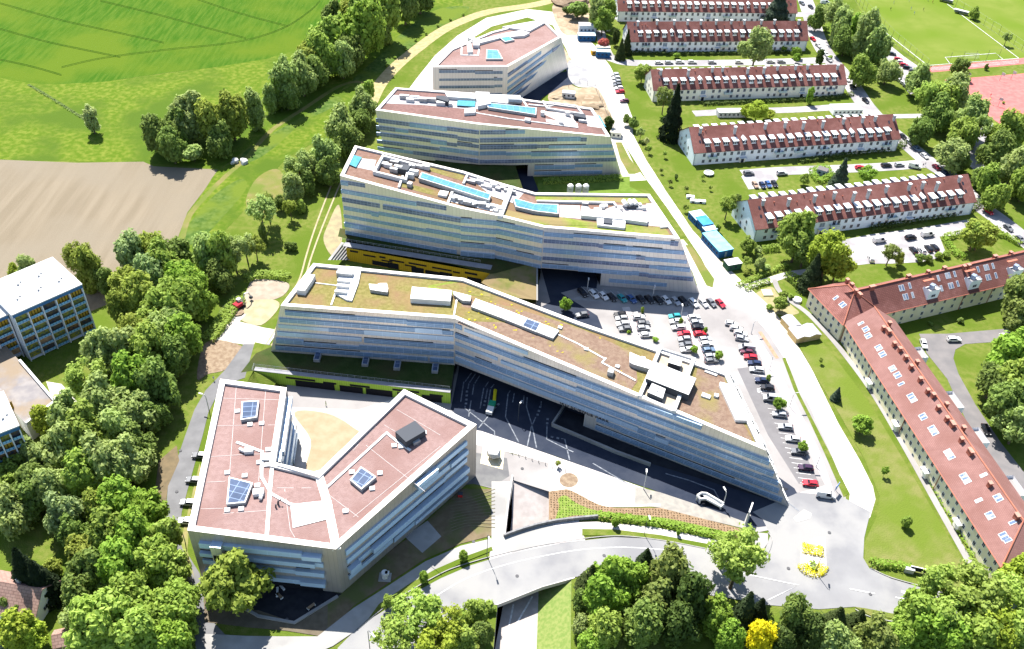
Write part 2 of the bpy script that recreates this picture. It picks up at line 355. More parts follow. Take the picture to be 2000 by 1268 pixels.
# plaza, car park, main road
sheet('plaza', [(560, 740), (880, 745), (890, 690), (1000, 600), (1050, 590), (1055, 500), (1171, 520), (1372, 560), (1445, 590), (1492, 640), (1535, 705), (1575, 780), (1612, 860), (1640, 925), (1655, 985), (1600, 1015), (1480, 1040), (1380, 990), (1270, 955), (1180, 925), (1088, 892), (1000, 862), (925, 840), (800, 880), (620, 900), (560, 820)], G_asph2)
sheet('plaza', [(905, 680), (1075, 590), (1050, 500), (1171, 520), (1160, 600), (1200, 700), (1560, 960), (1600, 1015), (1480, 1030), (1380, 995), (1270, 955), (1180, 925), (1088, 892), (1000, 862), (925, 840), (880, 800)], G_asph)  # follows the office's shadow edge, with that shade in its colour
sheet('car_park', [(1095, 572), (1140, 560), (1395, 600), (1450, 607), (1500, 650), (1545, 720), (1585, 800), (1612, 870), (1630, 930), (1640, 972), (1575, 970), (1556, 962), (1428, 722), (1180, 625)], G_asph2)
sheet('car_park', [(1440, 720), (1472, 716), (1520, 790), (1560, 860), (1600, 945), (1560, 945), (1500, 850)], mat('bay_asphalt', (.125, .12, .125), (.14, .135, .14), .3))
sheet('pale_kerb_strip', [(1462, 655), (1478, 655), (1520, 720), (1560, 800), (1600, 880), (1625, 950), (1632, 985), (1590, 980), (1552, 965), (1600, 952), (1612, 948), (1580, 880), (1545, 810), (1505, 730)], G_pave)
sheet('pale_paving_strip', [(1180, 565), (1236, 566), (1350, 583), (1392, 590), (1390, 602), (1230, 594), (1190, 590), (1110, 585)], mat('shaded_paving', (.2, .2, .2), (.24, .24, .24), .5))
sheet('verge', [(1528, 700), (1534, 698), (1562, 770), (1598, 840), (1626, 895), (1656, 965), (1648, 972), (1610, 885), (1580, 820), (1550, 760)], G_lawn)
sheet('lawn', [(1560, 672), (1600, 660), (1640, 710), (1700, 790), (1760, 890), (1830, 1010), (1900, 1130), (1890, 1190), (1840, 1165), (1790, 1120), (1745, 1110), (1690, 1105), (1688, 1060), (1712, 1010), (1718, 970), (1690, 900), (1640, 810), (1590, 730)], mat('long_lawn', (.1, .125, .024), (.135, .14, .045), .25, c3=(.09, .125, .018), sc3=.06, bump=3))
sheet('main_road', [(1445, 1110), (1490, 1085), (1505, 1045), (1490, 1015), (1470, 1000), (1560, 962), (1640, 968), (1700, 1000), (1688, 1050), (1686, 1090), (1698, 1110), (1740, 1130), (1800, 1148), (1860, 1160), (2100, 1200), (2100, 1330), (1950, 1240), (1860, 1215), (1760, 1212), (1670, 1185), (1600, 1190), (1480, 1180), (1400, 1160), (1380, 1070)], G_road)
DECK = [(690, 1235), (730, 1205), (800, 1163), (860, 1130), (920, 1104), (1000, 1080), (1100, 1060), (1200, 1049), (1290, 1053), (1380, 1066), (1450, 1085), (1500, 1180), (1400, 1165), (1280, 1140), (1190, 1118), (1115, 1128), (1060, 1145), (972, 1178), (900, 1200), (850, 1230), (790, 1290), (700, 1330), (640, 1330), (660, 1265)]
sheet('main_road', DECK, G_road, z=.16)
bd = MB(); bd.prism([P(*q)[:2] for q in [(958, 1062), (985, 1048), (1080, 1022), (1130, 1016), (1145, 1062), (1122, 1130), (1060, 1147), (972, 1182), (950, 1180)]], -1.1, .145, bottom=True)
tag(bd.build('road_bridge', G_pave), 'concrete road bridge carrying the curved road over the sunken underpass', 'bridge')
sheet('pavement', [(545, 1243), (620, 1243), (690, 1188), (760, 1143), (830, 1097), (900, 1066), (960, 1052), (960, 940), (1003, 940), (985, 1048), (1080, 1022), (1080, 1060), (1000, 1079), (965, 1068), (900, 1095), (840, 1125), (780, 1165), (720, 1208), (690, 1235), (650, 1262), (560, 1300), (400, 1310), (400, 1238), (480, 1242)], G_conc, z=.2)
sheet('pavement', [(1080, 1022), (1165, 1019), (1280, 1030), (1400, 1055), (1460, 1070), (1440, 1082), (1380, 1066), (1290, 1045), (1200, 1037), (1137, 1036), (1137, 1056), (1080, 1062)], G_pave, z=.204)
sheet('verge', [(1137, 1033), (1200, 1034), (1290, 1045), (1387, 1063), (1380, 1071), (1290, 1054), (1200, 1046), (1137, 1046)], G_lawn, z=.21)
sheet('verge', [(963, 1075), (905, 1098), (850, 1125), (790, 1160), (720, 1208), (740, 1180), (800, 1140), (850, 1112), (905, 1088), (960, 1068)], G_lawn, z=.21)
for q in ([(700, 1228), (760, 1180), (850, 1126), (905, 1103), (1000, 1077), (1100, 1058), (1200, 1047), (1290, 1055), (1380, 1072)], [(1500, 1040), (1508, 1055), (1500, 1080), (1484, 1094)], [(1700, 1110), (1740, 1128), (1800, 1145)], [(1670, 1190), (1700, 1205), (1760, 1217)]):
    kerb('kerb', q, .22, .12, mat('kerb_granite', (.2, .2, .2), (.26, .25, .24), .6), .16)
ln = MB()
ribbon_mb(ln, [(850, 1165), (910, 1130), (980, 1105), (1060, 1086), (1140, 1073), (1220, 1069), (1300, 1074)], .2, .19)
ribbon_mb(ln, [(1500, 1172), (1560, 1143), (1450, 1120)], .25, .19, False)
ribbon_mb(ln, [(1660, 1150), (1700, 1158), (1745, 1166), (1800, 1176)], .3, .19, False, 0, (6, 5))
ribbon_mb(ln, [(1760, 1155), (1785, 1163)], .8, .19, False)
for x in (1516, 1532, 1548):
    pass
tag(ln.build('road_markings', G_white), kind='structure')
sheet('traffic_island', [(1563, 1068), (1590, 1050), (1612, 1048), (1614, 1110), (1600, 1128), (1575, 1122), (1563, 1100)], G_pave, z=.17)
sheet('pavement_patch', [(1550, 1012), (1570, 995), (1585, 1003), (1583, 1012), (1556, 1020)], G_grav, z=.171)
sheet('verge', [(1668, 1185), (1690, 1188), (1762, 1202), (1760, 1210), (1700, 1202)], G_dry, z=.17)
sheet('pavement', [(1480, 1040), (1500, 1042), (1500, 1060), (1480, 1090), (1462, 1070), (1470, 1050)], G_asph2, z=.172)
# plaza strips and garden beds
sheet('pale_paving_strip', [(915, 838), (940, 842), (1000, 862), (1088, 893), (1180, 925), (1262, 955), (1250, 985), (1180, 988), (1120, 972), (1072, 956), (1070, 905), (1000, 885), (925, 872)], G_pave)
sheet('gravel_yard', [(1240, 950), (1290, 962), (1380, 992), (1470, 1025), (1465, 1035), (1380, 1015), (1290, 992), (1240, 985)], mat('grey_gravel', (.2, .19, .175), (.25, .235, .21), .5))
sheet('asphalt_yard', [(905, 862), (1072, 905), (1072, 960), (1003, 938), (965, 955), (925, 945), (880, 950), (880, 900)], G_asph2)
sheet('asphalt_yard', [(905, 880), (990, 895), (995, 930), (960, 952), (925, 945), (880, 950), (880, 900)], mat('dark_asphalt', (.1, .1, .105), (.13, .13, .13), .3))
sheet('planting_bed', [(1072, 960), (1110, 955), (1170, 985), (1200, 992), (1290, 992), (1380, 1015), (1455, 1035), (1462, 1050), (1440, 1050), (1300, 1024), (1165, 1010), (1130, 1016), (1072, 1030)], G_bed)
sheet('ground_cover', [(1090, 975), (1105, 968), (1130, 985), (1180, 1000), (1300, 1012), (1420, 1040), (1400, 1042), (1160, 1008), (1100, 1012), (1085, 1016), (1092, 990)], mat('bed_plants', (.1, .16, .025), (.16, .2, .05), 1.), sm=True)
ribbon('bed_edging', [(1072, 958), (1110, 954), (1170, 983), (1210, 988), (1290, 986)], .8, G_grav)
sheet('dirt_circle', [(1097+18*math.cos(a*.5236)+14, 938+14*math.sin(a*.5236)) for a in range(12)], G_brown, sm=True)
sheet('sculpture_pad', [(944, 868), (985, 877), (982, 917), (938, 905)], G_wetpad)
sheet('dry_lawn', [(560, 1130), (700, 1160), (640, 1245), (560, 1232), (480, 1225), (400, 1215), (395, 1120)], mat('bare_lawn', (.095, .078, .055), (.12, .1, .072), .5))
sheet('dry_lawn', [(640, 1150), (800, 1050), (900, 955), (968, 955), (965, 1045), (900, 1062), (830, 1092), (760, 1138), (690, 1184), (640, 1240)], mat('dry_lawn', (.115, .088, .055), (.14, .11, .07), .5, c3=(.09, .1, .035), sc3=.1))
fl = MB()
for k in range(11):
    ribbon_mb(fl, [(880, 975+k*6.3), (915, 972+k*5.5), (967, 955+k*7.5)], .18, .3)
tag(fl.build('lawn_seams', mat('seam', (.17, .15, .1), (.13, .12, .07), 1.)), kind='structure')
sheet('dark_terrace', [(410, 1130), (460, 1120), (668, 1160), (655, 1168), (575, 1216), (505, 1192), (440, 1190), (400, 1190)], mat('rubber_paving', (.018, .019, .024), (.026, .027, .032), .5))
sheet('entrance_pad', [(790, 1048), (835, 1017), (862, 1048), (825, 1080)], G_conc)
sheet('pavement', [(390, 905), (352, 1060), (380, 1130), (366, 1075), (372, 1000), (395, 920)], mat('side_lawn', (.14, .16, .04), (.2, .17, .08), .4), z=.12)
# courtyard of the front building
sheet('courtyard_paving', [(560, 795), (700, 800), (800, 770), (780, 830), (640, 935), (590, 925), (560, 900)], G_grav)
sheet('courtyard_sand', [(575, 806), (640, 808), (690, 835), (700, 852), (655, 905), (628, 925), (598, 915), (607, 860)], mat('sand', (.25, .185, .12), (.29, .22, .15), .3), sm=True)
# markings on the dark plaza
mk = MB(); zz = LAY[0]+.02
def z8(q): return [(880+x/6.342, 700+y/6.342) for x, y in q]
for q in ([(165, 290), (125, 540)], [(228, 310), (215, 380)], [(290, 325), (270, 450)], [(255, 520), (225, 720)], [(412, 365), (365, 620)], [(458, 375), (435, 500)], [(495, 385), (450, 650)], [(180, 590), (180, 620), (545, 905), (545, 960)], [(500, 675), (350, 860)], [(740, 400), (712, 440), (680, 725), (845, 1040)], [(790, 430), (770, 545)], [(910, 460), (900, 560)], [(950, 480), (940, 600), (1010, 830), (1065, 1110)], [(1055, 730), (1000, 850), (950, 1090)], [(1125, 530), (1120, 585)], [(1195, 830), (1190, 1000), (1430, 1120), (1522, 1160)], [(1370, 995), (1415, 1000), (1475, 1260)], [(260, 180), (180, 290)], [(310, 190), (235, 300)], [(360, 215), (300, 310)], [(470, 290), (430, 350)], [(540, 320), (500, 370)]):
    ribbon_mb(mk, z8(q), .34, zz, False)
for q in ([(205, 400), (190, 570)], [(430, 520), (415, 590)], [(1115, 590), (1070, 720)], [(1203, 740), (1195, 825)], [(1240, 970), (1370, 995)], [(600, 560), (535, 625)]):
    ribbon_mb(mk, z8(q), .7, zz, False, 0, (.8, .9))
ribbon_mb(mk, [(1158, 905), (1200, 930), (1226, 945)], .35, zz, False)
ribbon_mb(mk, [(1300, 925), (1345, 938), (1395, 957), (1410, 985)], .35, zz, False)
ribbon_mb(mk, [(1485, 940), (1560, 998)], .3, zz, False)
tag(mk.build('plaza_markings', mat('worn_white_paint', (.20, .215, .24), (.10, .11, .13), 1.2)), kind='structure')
# underpass floor, walls and bank
ud = MB(); z1 = -4.8
fl_pts = [P(1001, 932, 0), P(1076, 940, 0), P(1078, 1010, -3.5), P(1000, 1010, -3.5), P(996, 1045, z1), P(1082, 1045, z1), P(1052, 1170, z1), P(985, 1170, z1), P(1046, 1330, z1), P(955, 1330, z1)]
ud.face([fl_pts[i] for i in (0, 3, 2, 1)]); ud.face([fl_pts[i] for i in (3, 4, 5, 2)]); ud.face([fl_pts[i] for i in (4, 7, 6, 5)]); ud.face([fl_pts[i] for i in (7, 9, 8, 6)])
tag(ud.build('underpass_road', mat('underpass_paving', (.27, .245, .235), (.32, .29, .28), .5)), kind='structure')
uw = MB()
for i in range(len(hole)):
    a, b = hole[i], hole[(i+1) % len(hole)]
    uw.face([(a.x, a.y, -5.2), (b.x, b.y, -5.2), (b.x, b.y, .02), (a.x, a.y, .02)])
tag(uw.build('retaining_wall', G_conc), 'concrete retaining walls lining the sunken underpass', 'retaining wall')
bk = MB(); bk.face([P(1052, 1150, z1), P(1046, 1330, z1), P(1116, 1330, -.05), P(1118, 1128, -.05)])
tag(bk.build('grass_bank', mat('bank_grass', (.11, .16, .04), (.16, .19, .06), 1.2)), kind='structure')
um = MB()
ribbon_mb(um, [(1003, 1180), (985, 1268), (975, 1330)], .4, z1+.03, False); ribbon_mb(um, [(1030, 1215), (1027, 1268), (1024, 1330)], 1.2, z1+.03, False, 0, (1, .5)); ribbon_mb(um, [(1040, 1165), (1005, 1225)], .4, z1+.03, False)
for q in ([(1024, 940), (1030, 1000)], [(1062, 945), (1045, 985)]): pass
tag(um.build('underpass_markings', G_white), kind='structure')
kerb('parapet_wall', [(984, 1050), (1020, 1037), (1060, 1026), (1100, 1019), (1168, 1012)], .5, 1.3, mat('dark_rail', (.14, .14, .15), (.2, .2, .2), 1.), 0, label='low curved parapet wall along the bridge edge above the ramp', cat='parapet')
kerb('ramp_wall', [(1001, 930), (993, 980), (985, 1048)], .5, .5, G_pave, .2, label='white low wall on the left side of the underpass ramp', cat='wall')
kerb('ramp_wall', [(1168, 908), (1077, 830), (1125, 770)][1:] if False else [(1102, 795), (1078, 832)], .5, 1.2, G_conc, 0, sm=False, label='short concrete parapet end of the basement ramp under the leaning office', cat='wall')
kerb('ramp_wall', [(1078, 833), (1130, 855), (1200, 885), (1270, 911)], .5, 1.3, G_conc, 0, sm=False, label='long concrete parapet beside the basement ramp in the office shadow', cat='wall')
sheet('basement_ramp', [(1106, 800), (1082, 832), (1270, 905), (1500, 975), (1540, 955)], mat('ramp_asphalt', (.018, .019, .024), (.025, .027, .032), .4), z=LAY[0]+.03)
kerb('terrace_wall', [(475, 1188), (505, 1205), (575, 1218), (660, 1166)], .7, .55, G_conc, 0, sm=False, label='low angled white seat wall round the dark terrace', cat='wall')

# pale strips between the parking rows and bay lines
pk = MB()
for q in ([(1222, 600), (1250, 668)], [(1335, 610), (1372, 690), (1392, 720)]): ribbon_mb(pk, q, 2.6, LAY[0]+.004, False)
tag(pk.build('parking_strip', G_pave), kind='structure')
bl = MB()
for k in range(26):
    t = k/25; x = 1478+t*115; y = 705+t*240+t*(1-t)*-6; ribbon_mb(bl, [(x-30*(.7+.3*t), y-2), (x, y+1.5)], .14, LAY[0]+.006, False)
for k in range(18):
    x = 1140+k*14.2; y = 566+k*1.9; ribbon_mb(bl, [(x-5, y-6), (x+9, y+7)], .14, LAY[0]+.006, False)
for x, y in ((1420, 712), (1480, 765)):
    for k in range(5): ribbon_mb(bl, [(x+k*5, y-6+k*-1), (x+k*5+2, y+2-k)], .5, LAY[0]+.006, False)
tag(bl.build('bay_markings', G_white), kind='structure')
rs = MB(); ribbon_mb(rs, [(1484, 648), (1500, 672), (1518, 700)], 1.2, LAY[0]+.008, False); tag(rs.build('brick_strip', mat('brick_strip', (.35, .16, .1), (.4, .2, .14), 1)), kind='structure')

for k, (x, y, a) in enumerate([(1100, 185, 9), (1150, 190, 7), (1168, 225, 8), (1130, 205, 6), (1120, 50, 9), (1095, 30, 7)]):
    sheet('churned_earth', [(x+a*1.7*math.cos(t*.785)*random.uniform(.6, 1.1), y+a*.9*math.sin(t*.785)*random.uniform(.6, 1.1)) for t in range(8)], mat('churned_earth', (.2, .15, .1), (.28, .21, .15), .5, bump=2), sm=True)
mh = mat('manhole', (.08, .08, .085), rough=.7)
for k, (x, y) in enumerate([(1180, 1085), (1010, 1125), (1420, 1110), (1540, 1110), (1620, 1040), (1700, 1160), (345, 960), (352, 880), (1310, 690), (1450, 640), (1020, 915), (560, 1210), (925, 1058)]):
    mb_ = MB(); p = P(x, y, .235); mb_.poly([(p.x+.45*math.cos(t*.628), p.y+.45*math.sin(t*.628), .235) for t in range(10)]); tag(mb_.build('manhole_cover', mh), 'round iron manhole cover, %s of the ones set in the paving' % ordn(k+1), 'manhole cover', 'manhole covers', 'thing')

yp = MB(); ry = random.Random(4)
bedp = [Vector(P(x, y, 0)[:2]) for x, y in [(1076, 962), (1110, 957), (1170, 987), (1200, 994), (1290, 994), (1380, 1017), (1455, 1037), (1440, 1047), (1300, 1021), (1165, 1007), (1130, 1013), (1076, 1027)]]
x0_, x1_ = min(p.x for p in bedp), max(p.x for p in bedp); y0_, y1_ = min(p.y for p in bedp), max(p.y for p in bedp)
xx = x0_
while xx < x1_:
    yy = y0_
    while yy < y1_:
        p = Vector((xx+ry.uniform(-.1, .1), yy+ry.uniform(-.1, .1)))
        if inpoly(p, bedp):
            for k in range(3):
                a = ry.uniform(0, 6.28); r_ = .15
                yp.face([(p.x-r_*math.cos(a), p.y-r_*math.sin(a), .16), (p.x+r_*math.cos(a), p.y+r_*math.sin(a), .16), (p.x+r_*.8*math.cos(a), p.y+r_*.8*math.sin(a), .36), (p.x-r_*.8*math.cos(a), p.y-r_*.8*math.sin(a), .36)])
        yy += .8
    xx += .8
tag(yp.build('young_plants', mat('young_plant_leaves', (.07, .075, .03), (.1, .1, .045), 2.)), 'rows of small young plants in the brown planting bed', 'plants', kind='stuff')
# ================================================================ office buildings
O_skin = mat('metal_cladding', (.71, .675, .645), (.77, .735, .705), .05, rough=.34, metal=.55, spec=.5, brick=(1.25, 40., .05, (.72, .72, .74), .07))
O_skinA = mat('bronze_cladding', (.40, .36, .32), (.46, .42, .38), .05, rough=.38, metal=.5, brick=(1.25, 40., .05, (.72, .72, .74), .07))
O_bandA = mat('sunshade_box', (.42, .58, .78), (.48, .62, .8), .08, rough=.35, metal=.3, brick=(5.4, .42, .06, (1.2, 1.2, 1.2), .08))
O_skin2 = mat('rose_cladding', (.78, .66, .64), (.82, .70, .68), .05, rough=.5, metal=.2, brick=(1.25, 40., .05, (.72, .72, .74), .07))
O_band = mat('louvre_band', (.17, .28, .46), (.22, .34, .53), .08, rough=.32, metal=.45, brick=(2.7, .58, .13, (1.7, 1.55, 1.4), .12))
O_band2 = mat('louvre_band_pale', (.36, .52, .74), (.42, .57, .78), .08, rough=.3, metal=.5, brick=(5.4, .42, .09, (1.45, 1.35, 1.25), .1))
O_bandf = mat('louvre_band_far', (.13, .17, .28), (.20, .24, .36), .15, rough=.35, metal=.4, brick=(1.35, .85, .12, (1.7, 1.6, 1.45), .3))
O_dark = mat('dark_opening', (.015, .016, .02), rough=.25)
O_rim = mat('parapet_metal', (.62, .58, .53), (.68, .64, .60), .3, rough=.6)
O_inner = mat('parapet_inside', (.42, .42, .42), rough=.8)
O_rred = mat('red_roof_chippings', (.2, .132, .122), (.228, .155, .145), .9, c3=(.185, .115, .104), sc3=.06, bump=5)
O_rbrown = mat('brown_roof_chippings', (.15, .09, .07), (.185, .118, .095), .6, c3=(.15, .10, .06), sc3=.08, bump=4)
O_sedum = mat('sedum_roof', (.128, .115, .036), (.175, .152, .056), .9, c3=(.18, .112, .066), sc3=.09, lo3=.45, hi3=.66, bump=4)
O_sedumg = mat('green_sedum', (.13, .165, .03), (.17, .19, .045), .8, c3=(.19, .15, .07), sc3=.12, bump=4)
O_sedumr = mat('red_sedum_roof', (.15, .1, .075), (.19, .135, .1), .9, c3=(.175, .145, .06), sc3=.1, lo3=.52, hi3=.66, bump=4)
O_rred2 = mat('dark_red_chippings', (.145, .085, .078), (.175, .105, .095), .9, c3=(.13, .08, .07), sc3=.06, bump=5)
O_white = mat('white_sheet_metal', (.5, .5, .5), (.56, .56, .55), .5, rough=.5)
O_grey = mat('grey_plant', (.28, .29, .3), (.36, .37, .38), .8, rough=.5, metal=.3)
O_dgrey = mat('dark_panel', (.05, .055, .065), rough=.7, spec=.1)
O_glassb = mat('blue_roof_glass', (.06, .18, .38), (.085, .22, .44), .4, rough=.03, metal=0., spec=.3, brick=(2.6, 2.2, .09, (1.7, 1.45, 1.25), .12))
O_glasst = mat('teal_roof_glass', (.05, .2, .26), (.07, .23, .28), .6, rough=.03, metal=0., spec=.3, brick=(1.6, .8, .05, (1.3, 1.3, 1.3), .05))
O_glassd = mat('dark_roof_glass', (.045, .065, .11), (.065, .09, .15), .3, rough=.02, metal=0., spec=.3, brick=(2.6, 1.8, .09, (3, 2.8, 2.4), .1))
O_line = mat('roof_seam', (.4, .37, .36), (.34, .3, .29), 1.)
O_yellow = mat('yellow_cladding', (.42, .27, .02), (.46, .30, .025), .1, rough=.6, brick=(.7, 50, .06, (.7, .66, .6), .06))
O_green = mat('green_cladding', (.26, .42, .05), (.3, .48, .07), .1, rough=.6, brick=(.7, 50, .06, (.7, .7, .6), .06))
O_deck = mat('walkway_slab', (.2, .2, .22), (.24, .24, .25), .4)
O_rail = mat('rail_metal', (.3, .31, .33), rough=.5, metal=.4)
O_podg = mat('podium_grass', (.028, .046, .012), (.042, .058, .018), .3, c3=(.05, .048, .02), sc3=.08, bump=3)
RB = random.Random(5)

def inset(poly, w):
    n = len(poly); ar = sum(poly[i][0]*poly[(i+1) % n][1]-poly[(i+1) % n][0]*poly[i][1] for i in range(n)); sg = 1 if ar > 0 else -1
    out = []
    for i in range(n):
        p0, p1, p2 = (Vector(poly[(i+k) % n][:2]) for k in (-1, 0, 1))
        d1 = (p1-p0).normalized(); d2 = (p2-p1).normalized()
        n1 = Vector((-d1.y, d1.x))*sg; n2 = Vector((-d2.y, d2.x))*sg
        b = (n1+n2); b = b/max(.35, b.dot(n1)) if b.length > 1e-6 else n1
        out.append((p1.x+b.x*w, p1.y+b.y*w))
    return out, sg

def planar(pts):
    M_ = np.array([[p.x, p.y, 1.] for p in pts]); z = np.array([p.z for p in pts]); M_[:, :2] -= M_[:, :2].mean(axis=0)
    k = np.linalg.lstsq(M_, z, rcond=None)[0]; zz = M_@k
    return [Vector((p.x, p.y, float(q))) for p, q in zip(pts, zz)]
class Office:
    def __init__(s, name, label, roof_px, mats, rim=1.0, drop=.7, order=None):
        s.root = thing(name, label, 'office building')
        s.rv = [P(x, y, z) for x, y, z in roof_px]
        s.pts = [(p.x, p.y) for p in s.rv]; s.z = [p.z for p in s.rv]; s.drop = drop
        inn, s.sg = inset(s.pts, rim); s.inn = inn
        n = len(s.pts)
        mb = MB()
        for i in range(n):
            j = (i+1) % n
            a, b, c, d = (*s.pts[i], s.z[i]), (*s.pts[j], s.z[j]), (*inn[j], s.z[j]), (*inn[i], s.z[i])
            q = [a, b, c, d] if s.sg > 0 else [a, d, c, b]
            mb.face(q, None, 0)
            e, f = (*inn[i], s.z[i]-drop), (*inn[j], s.z[j]-drop)
            mb.face([d, c, f, e], None, 1)
            g, h_ = (*s.pts[i], s.z[i]-1.0), (*s.pts[j], s.z[j]-1.0)   # fascia just outside
        mb.build('parapet', [O_rim, O_inner], s.root)
        # roof surface as triangles, kept for height lookup
        tri = geometry.tessellate_polygon([[Vector((p[0], p[1], 0)) for p in inn]])
        if order: tri = order
        s.tris = [[(*inn[i], s.z[i]-drop) for i in t] for t in tri]
        rb = MB()
        for t in s.tris: 
            q = t
            if (q[1][0]-q[0][0])*(q[2][1]-q[0][1])-(q[1][1]-q[0][1])*(q[2][0]-q[0][0]) < 0: q = q[::-1]
            rb.face(q)
        rb.build('roof', mats, s.root)
    def rz(s, x, y):
        best = None
        for t in s.tris:
            (x0, y0, z0), (x1, y1, z1), (x2, y2, z2) = t
            dd = (y1-y2)*(x0-x2)+(x2-x1)*(y0-y2)
            if abs(dd) < 1e-9: continue
            a = ((y1-y2)*(x-x2)+(x2-x1)*(y-y2))/dd; b = ((y2-y0)*(x-x2)+(x0-x2)*(y-y2))/dd; c = 1-a-b
            m = min(a, b, c)
            if best is None or m > best[0]: best = (m, a*z0+b*z1+c*z2)
        return best[1]
    def at(s, px, py, up=0.):
        z = sum(s.z)/len(s.z)
        for _ in range(8):
            p = P(px, py, z+up); z = s.rz(p.x, p.y)
        p = P(px, py, z+up); return Vector((p.x, p.y, z))
    def walls(s, edges, skin):
        """edges: (i, j, zb_i, zb_j, base_i, base_j) ; base = world xy or None for straight down"""
        mb = MB()
        for e in edges:
            i, j, zi, zj = e[:4]; bi = e[4] if len(e) > 4 and e[4] else s.pts[i]; bj = e[5] if len(e) > 5 and e[5] else s.pts[j]
            a, b = s.pts[i], s.pts[j]; L = math.hypot(b[0]-a[0], b[1]-a[1])
            q = [(*bi, zi), (*bj, zj), (*b, s.z[j]), (*a, s.z[i])]; uv = [(0, zi), (L, zj), (L, s.z[j]), (0, s.z[i])]
            # facing outward
            c = Vector((sum(p[0] for p in s.pts)/len(s.pts), sum(p[1] for p in s.pts)/len(s.pts)))
            mb.face(q, uv)
        return mb.build('wall', skin, s.root)
    def bands(s, i, j, z0, z1, floor, segs, m, hgt=1.75, prot=.35, zb=None, ev=None, top_gap=1.0, u0=0., u1=1.):
        """window bands along the straight facade i -> j at constant heights"""
        a, b = Vector(s.pts[i]), Vector(s.pts[j]); d = (b-a); L = d.length; d.normalize()
        nrm = Vector((d.y, -d.x))*s.sg
        z = z0
        while z < z1:
            # part of the facade under the roof line and over the lower edge
            us = [u/60 for u in range(61) if s.z[i]+(s.z[j]-s.z[i])*u/60-top_gap > z+hgt/2 and (zb is None or zb[0]+(zb[1]-zb[0])*u/60 < z-hgt/2)]
            us = [u for u in us if u0 <= u <= u1]
            if len(us) > 2:
                ua, ub = us[0]+(.0 if us[0] <= u0+.02 else RB.uniform(0, .03)), us[-1]-(0 if us[-1] >= u1-.02 else RB.uniform(0, .03))
                if ev:
                    zz_ = s.z[j] if ev[1] else s.z[i]
                    if us[0] <= .02: ua = (.3-ev[0]*(1-z/zz_))/L
                    if us[-1] >= .97: ub = 1+(ev[1]*(1-z/zz_)-.3)/L
                k = max(1, segs+RB.choice((-1, 0, 0, 1))); cuts = sorted(RB.uniform(ua, ub) for _ in range(k-1)); cuts = [ua]+cuts+[ub]
                for c0, c1 in zip(cuts, cuts[1:]):
                    if (c1-c0)*L < 1.5: continue
                    dz = RB.choice((-.3, 0, 0, .3)); p = prot*RB.choice((.5, 1, 1.5)); hh = hgt*RB.choice((.85, 1, 1, 1.15))
                    A = a+d*(c0*L); B = a+d*(c1*L); A2 = A+nrm*p; B2 = B+nrm*p; zb_, zt_ = z+dz-hh/2, z+dz+hh/2; l = (c1-c0)*L
                    mb = MB()
                    mb.face([(*A2, zb_), (*B2, zb_), (*B2, zt_), (*A2, zt_)], [(0, 0), (l, 0), (l, hh), (0, hh)], 0)
                    mb.face([(*A2, zt_), (*B2, zt_), (*B, zt_), (*A, zt_)], [(0, 0), (l, 0), (l, .1), (0, .1)], 1)
                    mb.face([(*A, zb_), (*B, zb_), (*B2, zb_), (*A2, zb_)], None, 1)
                    mb.face([(*A, zb_), (*A2, zb_), (*A2, zt_), (*A, zt_)], None, 1); mb.face([(*B2, zb_), (*B, zb_), (*B, zt_), (*B2, zt_)], None, 1)
                    mm = m if isinstance(m, list) else [m]
                    mb.build('window_band', [RB.choice(mm), O_bandtop], s.root)
                    # dark slot above some bands
                    if RB.random() < .3:
                        sb = MB(); q = RB.uniform(.3, .8)
                        sb.face([(*(A+nrm*.03), zt_+.15), (*(A.lerp(B, q)+nrm*.03), zt_+.15), (*(A.lerp(B, q)+nrm*.03), zt_+.5), (*(A+nrm*.03), zt_+.5)])
                        sb.build('vent_slot', O_slot, s.root)
            z += floor
    def poly(s, name, px, h, m, side=None, base=0.):
        """roof part whose top outline is given in photo points"""
        pts = planar([s.at(x, y, h) for x, y in px])
        mb = MB(); mb.prism([(p.x, p.y) for p in pts], [p.z+base-.35 for p in pts], [p.z+h for p in pts], 0, 1 if side else None)
        return mb.build(name, [m, side] if side else m, s.root)
    def flat(s, name, px, m, up=.03):
        pts = [s.at(x, y, up) for x, y in px]; mb = MB(); mb.poly([(p.x, p.y, p.z+up) for p in pts]); return mb.build(name, m, s.root)
    def glass(s, px, h, m, lift=.3):
        """skylight: frame prism with a glazed top"""
        pts = planar([s.at(x, y, h) for x, y in px])
        fr = MB(); fr.prism([(p.x, p.y) for p in pts], [p.z-.4 for p in pts], [p.z+h for p in pts], 0, 1); f = fr.build('skylight', [O_white, O_grey], s.root)
        inn, _ = inset([(p.x, p.y) for p in pts], .35)
        MM = np.array([[p.x, p.y, 1.] for p in pts]); kk = np.linalg.lstsq(MM, np.array([p.z for p in pts]), rcond=None)[0]
        pz = lambda p: float(kk[0]*p[0]+kk[1]*p[1]+kk[2])
        d = Vector((pts[1].x-pts[0].x, pts[1].y-pts[0].y)).normalized(); e = Vector((-d.y, d.x))
        g = MB(); tri = geometry.tessellate_polygon([[Vector((p[0], p[1], 0)) for p in inn]])
        for t in tri:
            q = [inn[k] for k in t]
            if (q[1][0]-q[0][0])*(q[2][1]-q[0][1])-(q[1][1]-q[0][1])*(q[2][0]-q[0][0]) < 0: q = q[::-1]; t = t[::-1]
            g.face([(p[0], p[1], pz(p)+h+.05) for p in q], [((Vector(p)-Vector(inn[0])).dot(d), (Vector(p)-Vector(inn[0])).dot(e)) for p in q])
        g.build('glazing', m, f)
        return f
